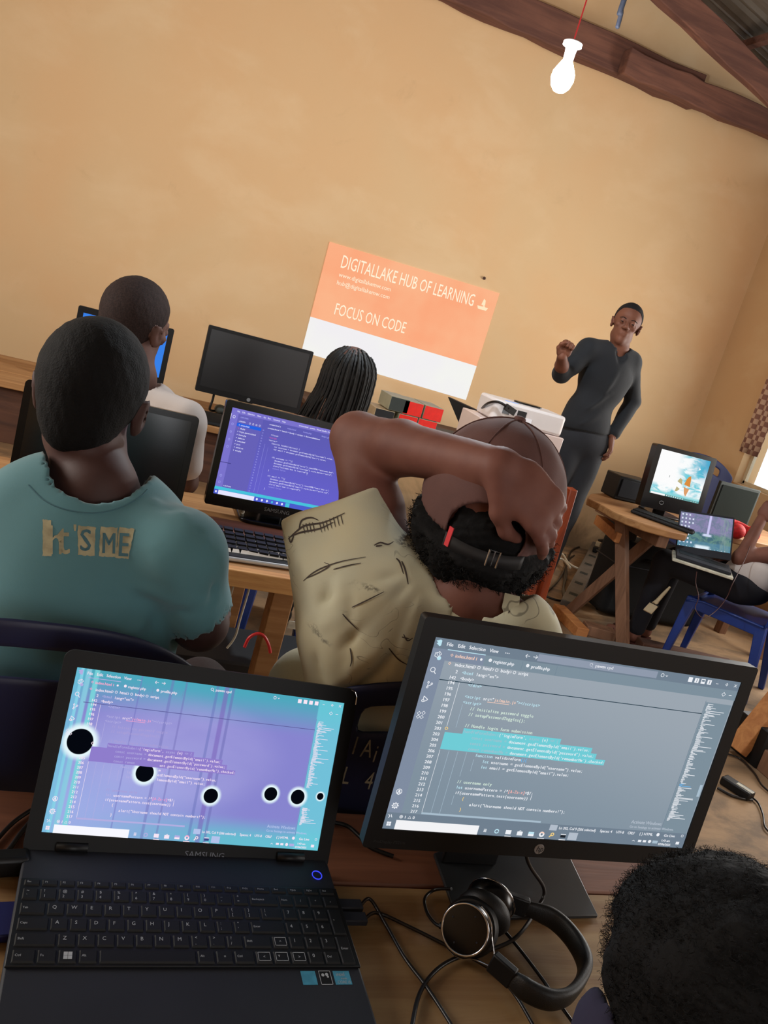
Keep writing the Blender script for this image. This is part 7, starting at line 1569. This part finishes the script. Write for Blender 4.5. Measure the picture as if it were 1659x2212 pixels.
ui.rect(395, 400, 405, 440, A_['dark'], .0004)
me = ui.m.mesh('screen_content', ui.mats); me.transform(T); o = part('screen_content', me, ui.mats, sc, world=True); o['kind'] = 'stuff'
rg_ = MB().tube([(0.010*math.cos(a)*1.5 - aw*0.18, -0.001, ah*0.12 + 0.010*math.sin(a)) for a in [2*PI*k/20 for k in range(20)]], 0.0016, 6, closed=True).mesh('r', M['grey']); rg_.transform(T); part('oval_badge', rg_, M['grey'], t, world=True)
# keyboard on the trestle
ka, kb_ = onz(1388, 1108, 0.77), onz(1472, 1140, 0.77); mid = (ka+kb_)/2; an_ = math.atan2(kb_.y-ka.y, kb_.x-ka.x)
t = thing('keyboard', 'worn dark keyboard lying crooked on the trestle table edge', 'keyboard', (mid.x+0.04, mid.y+0.03, 0.75), (0, 0, an_*0.9))
part('tray', MB().box((0, 0, 0.012), (0.36, 0.13, 0.018)), M['chipblack'], t, bevel=0.006)
for i in range(14):
    for j in range(5): part('key', MB().box((-0.163+i*0.025, -0.046+j*0.023, 0.024), (0.021, 0.019, 0.006)), M['black'], t)
# black speaker boxes left of it
sp = ony(1345, 1062, 4.30)
t = thing('speaker_box', 'black box standing at the left end of the trestle table behind the lit computer', 'speaker', (sp.x+0.03, 4.34, 0.75))
part('cabinet', MB().box((sp.x+0.06, 4.36, 0.826), (0.24, 0.16, 0.145)), M['black'], t, world=True, bevel=0.006); part('front_panel', MB().box((sp.x+0.06, 4.278, 0.828), (0.20, 0.006, 0.11)), M['char'], t, world=True, bevel=0.002)
sp2 = ony(1326, 1132, 4.33)
solo('black_case', MB().box((sp2.x+0.08, 4.36, 0.575), (0.16, 0.16, 0.12)), M['black'], 'small black case on top of the suitcase, left of the trestle post', 'case', (sp2.x, 4.33, 0.512), bevel=0.008)
# pale grey flat panel
gp = [ony(1551, 1040, 4.12), ony(1633, 1055, 4.12), ony(1622, 1132, 4.12), ony(1545, 1110, 4.12)]
t = thing('flat_panel_screen', 'grey-framed small screen turned off, right of the lit computer', 'monitor', ((gp[0].x+gp[1].x)/2, 4.14, 0.75))
gx = (gp[0].x+gp[1].x+gp[2].x+gp[3].x)/4; gw = gp[1].x - gp[0].x; gt = (gp[0].z+gp[1].z)/2; 
part('bezel', MB().box((gx, 4.13, (gt+0.77)/2), (gw+0.02, 0.025, gt-0.77)), M['midgrey'], t, world=True, bevel=0.004); part('display', MB().box((gx, 4.114, (gt+0.77)/2), (gw-0.015, 0.006, gt-0.77-0.035)), mat('grey_green_panel', (0.13, 0.15, 0.14), 0.9, spec=0.1), t, world=True); part('foot', MB().box((gx, 4.15, 0.762), (0.12, 0.12, 0.02)), M['midgrey'], t, world=True, bevel=0.003)
rd = onz(1612, 1152, 0.80)
t = thing('headphones', 'bright red padded headphones lying on the trestle table below the grey screen', 'headphones', (rd.x, rd.y, 0.752))
for k, (dx, dy) in enumerate(((-0.07, 0.0), (0.06, 0.02))): part('ear_cup', sdmesh('cup', ell((rd.x+dx, rd.y+dy, 0.80), (0.05, 0.045, 0.046)), (rd.x+dx-.06, rd.y+dy-.06, 0.74), (rd.x+dx+.06, rd.y+dy+.06, 0.86), 0.006, M['redyarn']), None, t, world=True)
part('headband', MB().tube(spl([(rd.x-0.07, rd.y+0.02, 0.80), (rd.x-0.06, rd.y+0.1, 0.82), (rd.x+0.0, rd.y+0.14, 0.83), (rd.x+0.07, rd.y+0.1, 0.82), (rd.x+0.07, rd.y+0.03, 0.80)], 6), 0.014, 8), M['redyarn'], t, world=True, smooth=True)
# laptop on the lap of the seated person
L1, L2, L3, L4 = at(1472, 1102, 4.66), at(1592, 1118, 4.60), at(1578, 1212, 4.52), at(1459, 1190, 4.58)
ux = ((L2-L1)+(L3-L4)).normalized(); uz = ((L1-L4)+(L2-L3)); uz = (uz - ux*uz.dot(ux)).normalized(); uy = uz.cross(ux); lw = ((L2-L1).length + (L3-L4).length)/2; lh = ((L1-L4).length + (L2-L3).length)/2; oc = (L3+L4)/2
TLp = Matrix(((ux.x,uy.x,uz.x,oc.x),(ux.y,uy.y,uz.y,oc.y),(ux.z,uy.z,uz.z,oc.z),(0,0,0,1)))
t = thing('laptop', 'grey laptop with a garden wallpaper held on the lap at the right', 'laptop', oc)
def l2(nm, mb, mt, par=None, T_=TLp, **kw):
    me = mb if isinstance(mb, bpy.types.Mesh) else mb.mesh(nm, mt); me.transform(T_); return part(nm, me, mt, par or t, world=True, **kw)
l2('lid', bezel(lw, lh, lw*0.95, lh*0.80, lh*0.56, 0.008, 0.006), M['char'], bevel=0.001)
def garden(g, e, u, v, uv):
    n = g.noise(g.map(uv, (4, 3, 1)), 2.2, 5, 0.65, 1.0); top = g.mix(g.mr(n, 0.4, 0.6), lin((0.55, 0.52, 0.68)), lin((0.46, 0.50, 0.60))); bot = g.mix(g.mr(n, 0.4, 0.6), lin((0.28, 0.42, 0.48)), lin((0.40, 0.55, 0.52)))
    c = g.mix(g.mr(g.m('ADD', v, g.m('MULTIPLY', n, 0.25)), 0.62, 0.55), top, bot)
    lawn = g.mr(g.m('ADD', v, g.m('MULTIPLY', n, 0.1)), 0.28, 0.22); c = g.mix(g.m('MULTIPLY', lawn, 0.6), c, lin((0.36, 0.55, 0.66)))
    j = g.m('MULTIPLY', g.mr(g.m('ABSOLUTE', g.m('SUBTRACT', u, g.m('ADD', 0.555, g.m('MULTIPLY', g.m('SUBTRACT', v, 0.5), 0.06)))), 0.03, 0.012), g.mr(v, 0.40, 0.46)); c = g.mix(j, c, lin((0.80, 0.78, 0.95)))
    f2 = g.m('MULTIPLY', g.mr(g.m('ABSOLUTE', g.m('SUBTRACT', u, 0.54)), 0.11, 0.05), g.mr(g.m('ABSOLUTE', g.m('SUBTRACT', v, 0.41)), 0.05, 0.02)); c = g.mix(f2, c, lin((0.80, 0.84, 0.94)))
    w2 = g.m('MULTIPLY', g.mr(g.m('ABSOLUTE', g.m('SUBTRACT', u, 0.47)), 0.17, 0.10), g.mr(v, 0.13, 0.06)); c = g.mix(w2, c, lin((0.88, 0.94, 0.98)))
    pal_ = g.m('MULTIPLY', g.mr(g.m('ABSOLUTE', g.m('SUBTRACT', u, 0.87)), 0.12, 0.03), g.mr(g.noise(g.map(uv, (14, 2, 1)), 2, 3), 0.40, 0.60)); c = g.mix(g.m('MULTIPLY', pal_, 0.55), c, lin((0.55, 0.64, 0.62)))
    g.put(e.inputs[0], c); e.inputs[1].default_value = 1.0
gm_ = screen_mat('garden_wallpaper_glow', garden)
dp = panel(lw*0.95, lh*0.80, 0, lh*0.56, 0.0018); dp.materials.append(gm_); sc = l2('display', dp, gm_)
ui = UI(scr_T(lw*0.95, lh*0.80, 0, lh*0.56, 0.0014)); wi = emi('desktop_icon_light', (0.85, 0.88, 0.95)); r = random.Random(2)
for j in range(8):
    for i in range(3 + (j in (1, 2, 7))): x, y = 40+i*95, 30+j*88; ui.rect(x, y, x+42, y+38, wi)
for k in range(14): ui.ring(60+k*90, 752, 9, 9, wi, 6)
o = l2('screen_content', ui.m, ui.mats, sc); o['kind'] = 'stuff'
bz_ = (TLp.to_3x3() @ Vector((0, -1, 0))); fwdp = Vector((bz_.x, bz_.y, 0)).normalized(); bt_ = Vector((0, 0, 1)); TB_ = Matrix(((ux.x, -fwdp.x, 0, oc.x), (ux.y, -fwdp.y, 0, oc.y), (0, 0, 1, oc.z-0.004), (0, 0, 0, 1)))
l2('base', MB().box((0, -0.10, -0.008), (lw, 0.21, 0.016)), M['char'], T_=TB_, bevel=0.003); l2('keyboard_well', MB().box((0, -0.07, 0.0008), (lw*0.88, 0.095, 0.0016)), M['black'], T_=TB_)
pp = TB_ @ Vector((-0.03, -0.11, -0.022))
ob = solo('paper_wad', MB().box((0, -0.10, -0.025), (lw*1.10, 0.26, 0.014)), M['paper'], 'creased magazine lying under the grey laptop on the lap', 'magazine', (0, 0, 0), bevel=0.003); ob.data.transform(TB_); b_ = TB_ @ Vector((0, -0.1, -0.032)); ob.data.transform(Matrix.Translation(-b_)); ob.location = b_
wall_cable('earphone_cord', 'thin reddish earphone cord hanging below the grey laptop', [at(1505, 1235, 4.3), at(1503, 1260, 4.3), at(1509, 1290, 4.25), at(1502, 1315, 4.25), at(1520, 1335, 4.2), at(1548, 1318, 4.25), at(1570, 1290, 4.3), at(1582, 1262, 4.3), at(1606, 1215, 4.45), at(1620, 1180, 4.5)], 0.0022, M['leather'])
# dark bags under the trestle
t = thing('suitcase', 'big upright black suitcase filling the space under the trestle table', 'suitcase', (3.53, 4.38, 0))
part('shell', MB().box((3.53, 4.38, 0.265), (0.74, 0.26, 0.49)), M['darkcloth'], t, world=True, bevel=0.045, seg=4)
part('zip_band', MB().box((3.53, 4.38, 0.36), (0.746, 0.266, 0.012)), M['char'], t, world=True, bevel=0.04, seg=4)
part('handle', MB().tube(spl([(3.35, 4.252, 0.42), (3.36, 4.222, 0.43), (3.43, 4.212, 0.435), (3.50, 4.222, 0.43), (3.51, 4.252, 0.42)], 5), 0.009, 8), M['char'], t, world=True, smooth=True)
for x_ in (3.24, 3.82): part('wheel', MB().lathe([(0.001, -0.02), (0.022, -0.02), (0.022, 0.02), (0.001, 0.02)], 14, T=Matrix.Translation((x_, 4.38, 0.022)) @ Matrix.Rotation(PI/2, 4, 'Y')), M['black'], t, world=True, bevel=0.002)
solo('laptop_case', MB().bar(ony(1310, 1166, 4.50) , ony(1440, 1208, 4.48), 0.20, 0.02, up=(0, 0.35, 1)), M['black'], 'flat black case with a pale zip edge lying on the bag under the trestle', 'case', ony(1380, 1200, 3.95), bevel=0.008)
a, b = ony(1398, 1322, 3.72), ony(1447, 1268, 3.78)
t = thing('paintbrush', 'pale flat brush with a dark band leaning in front of the black bag', 'brush', a)
part('bristles', MB().bar(a, a.lerp(b, 0.30), 0.055, 0.012), M['cream'], t, world=True, bevel=0.004); part('handle', MB().tube([a.lerp(b, 0.30), a.lerp(b, 0.45), a.lerp(b, 0.8), b], [0.018, 0.012, 0.010, 0.006], 8), M['cream'], t, world=True, smooth=True); part('dark_band', MB().bar(a.lerp(b, 0.28), a.lerp(b, 0.33), 0.058, 0.016), M['black'], t, world=True)
# power strip leaning, with sockets, and the tangle of cables
s0, s1 = onz(1228, 1306, 0.03), onz(1292, 1178, 0.06)
t = thing('power_strip', 'long grey power strip on the floor beside the trestle brace', 'power strip', (s0+s1)/2)
part('housing', MB().bar(s0, s1, 0.105, 0.04), M['strip'], t, world=True, bevel=0.006)
dv = (s1-s0); sv = Vector((dv.y, -dv.x, 0)).normalized()
for k in range(6):
    c_ = s0.lerp(s1, 0.10 + k*0.155) + Vector((0, 0, 0.021)); part('socket', MB().bar(c_ - sv*0.028, c_ + sv*0.028, 0.055, 0.003), M['midgrey'], t, world=True, bevel=0.001)
    part('slot', MB().bar(c_ - sv*0.016, c_ + sv*0.016, 0.010, 0.006), M['black'], t, world=True)
for k, (f_, mt_) in enumerate(((0.80, M['black']), (0.92, M['cream']))): c_ = s0.lerp(s1, f_) + Vector((0, 0, 0.045)); part('plug', MB().bar(c_ - sv*0.02, c_ + sv*0.02, 0.04, 0.045), mt_, t, world=True, bevel=0.008)
def fl(pts, z=0.008): return [onz(x, y, z) for x, y in pts]
wall_cable('white_cable', 'white cable looping across the cement floor onto the power strip', fl([(1232, 1226), (1215, 1208), (1195, 1205), (1186, 1192), (1200, 1190), (1216, 1198), (1228, 1216), (1250, 1228), (1275, 1228), (1295, 1212), (1302, 1190), (1300, 1172)], 0.05), 0.008, M['cablew'])
wall_cable('floor_cable', 'black cable running from the power strip towards the wooden chair', fl([(1225, 1300), (1190, 1292), (1150, 1270), (1120, 1250), (1090, 1244), (1060, 1240)]), 0.007, M['cable'])
wall_cable('floor_cable', 'black cable bowing from the top of the power strip down to the floor loop', fl([(1262, 1178), (1235, 1190), (1222, 1225), (1205, 1255), (1175, 1282), (1150, 1290), (1130, 1285)]), 0.007, M['cable'])
wall_cable('floor_cable', 'closed loop of black cable on bare cement left of the orange timber', fl([(1142, 1288), (1150, 1308), (1172, 1318), (1186, 1312), (1180, 1300), (1160, 1290), (1146, 1284)]), 0.006, M['cable'])
wall_cable('floor_cable', 'bundle strand of black cable hanging beside the power strip', fl([(1220, 1198), (1224, 1240), (1216, 1275), (1222, 1300), (1218, 1262), (1226, 1215), (1240, 1200)]), 0.007, M['cable'])
wall_cable('floor_cable', 'dark cable crossing the floor between the raised elbow and the cap', fl([(800, 1168), (850, 1185), (880, 1198), (905, 1203), (940, 1210)]), 0.006, M['cable'])
pq = onz(1090, 1268, 0.03)
solo('cable_plug', MB().bar(pq - Vector((0.07, 0.01, 0)), pq + Vector((0.07, 0.02, 0)), 0.05, 0.045), M['black'], 'black plug lying on the floor beside the wooden chair', 'plug', (pq.x, pq.y, 0), bevel=0.012)
pq = onz(1182, 1203, 0.04)
solo('small_adapter', MB().box((pq.x, pq.y, 0.04), (0.08, 0.08, 0.07)), M['midgrey'], 'small dark green-grey adapter cube on the floor by the chair post', 'adapter', (pq.x, pq.y, 0), bevel=0.008)
# skirting ledge by the wall
pk = onz(1300, 1160, 0.05)
solo('floor_plank', MB().bar(onz(1268, 1150, 0.04), onz(1345, 1178, 0.04), 0.16, 0.06), M['cream'], 'pale plank lying against the wall behind the power strip', 'timber', (pk.x, pk.y, 0), bevel=0.004)
# right foreground floor things
a, b = onz(1562, 1682, 0.02), onz(1624, 1722, 0.02)
t = thing('power_adapter', 'black charger brick with a pale label on the floor at the right edge', 'adapter', (a+b)/2)
part('housing', MB().bar(a, b, 0.055, 0.035), M['black'], t, world=True, bevel=0.006); part('label_strip', MB().bar(a.lerp(b, 0.45) + Vector((0, 0, 0.018)), b + Vector((0, 0, 0.018)), 0.022, 0.002), M['paper'], t, world=True)
wall_cable('charger_cable', 'thin cable curling away from the charger brick at the right edge', fl([(1624, 1722), (1638, 1735), (1648, 1760), (1652, 1785), (1665, 1800)]), 0.004, M['cable'])
wall_cable('charger_cable', 'thin black cable sweeping over the floor above the charger brick', fl([(1570, 1628), (1600, 1640), (1628, 1668), (1645, 1695), (1668, 1715)]), 0.004, M['cable'])
wall_cable('charger_cable', 'thick black cable curving under the charger brick', fl([(1550, 1702), (1575, 1716), (1600, 1724), (1625, 1728)]), 0.006, M['cable'])
p_ = onz(1655, 1605, 0.10)
t = thing('black_box', 'black box with worn pale letters on the bench at the right edge', 'box', (p_.x+0.05, p_.y, 0.0))
part('box_body', MB().box((p_.x+0.08, p_.y+0.04, 0.09), (0.30, 0.20, 0.18)), M['black'], t, world=True, bevel=0.006); lt_ = MB().text('NOR', p_.x-0.05, 0, 0.05, Matrix.Translation((0, p_.y-0.061, 0.07)) @ XZ); part('letters', lt_, M['grey'], t, world=True)
p_ = onz(1398, 1808, 0.0)
solo('wood_chip', MB().bar(onz(1385, 1800, 0.01), onz(1402, 1825, 0.01), 0.03, 0.02), M['cream'], 'small pale wood chip on the floor just right of the near monitor', 'wood chip', p_, bevel=0.002)
# under the second desk
p_ = onz(600, 1345, 0.20)
t = thing('computer_tower', 'dark computer tower with a pale square sticker lying under the second desk', 'computer', (0.50, 2.40, 0))
part('case', MB().box((0.50, 2.40, 0.17), (0.56, 0.26, 0.34)), M['chipblack'], t, world=True, bevel=0.008)
q1_ = ony(632, 1350, 2.258); part('sticker', MB().box((q1_.x, 2.257, q1_.z), (0.028, 0.003, 0.024)), M['paper'], t, world=True)
def hang(pts, y): return [ony(a_, b_, y) for a_, b_ in pts]
wall_cable('white_cable', 'thin white cable hanging below the second desk, nearer the teal sleeve', hang([(506, 1258), (500, 1280), (492, 1300), (485, 1318), (470, 1335)], 2.05), 0.003, M['cablew'])
wall_cable('white_cable', 'long white cable sweeping down beneath the second desk towards the lap', hang([(541, 1262), (530, 1300), (518, 1340), (510, 1370), (500, 1388), (490, 1400)], 2.03), 0.003, M['cablew'])
wall_cable('red_cable', 'red double cable loop standing up beneath the second desk', hang([(528, 1398), (538, 1378), (555, 1369), (570, 1374), (580, 1392), (584, 1410)], 1.90), 0.004, M['cablered'])
wall_cable('monitor_cable', 'pale coiled cable hanging behind the violet screen stand', hang([(522, 1095), (526, 1105), (522, 1112), (528, 1122)], 2.44), 0.004, M['cablew'])
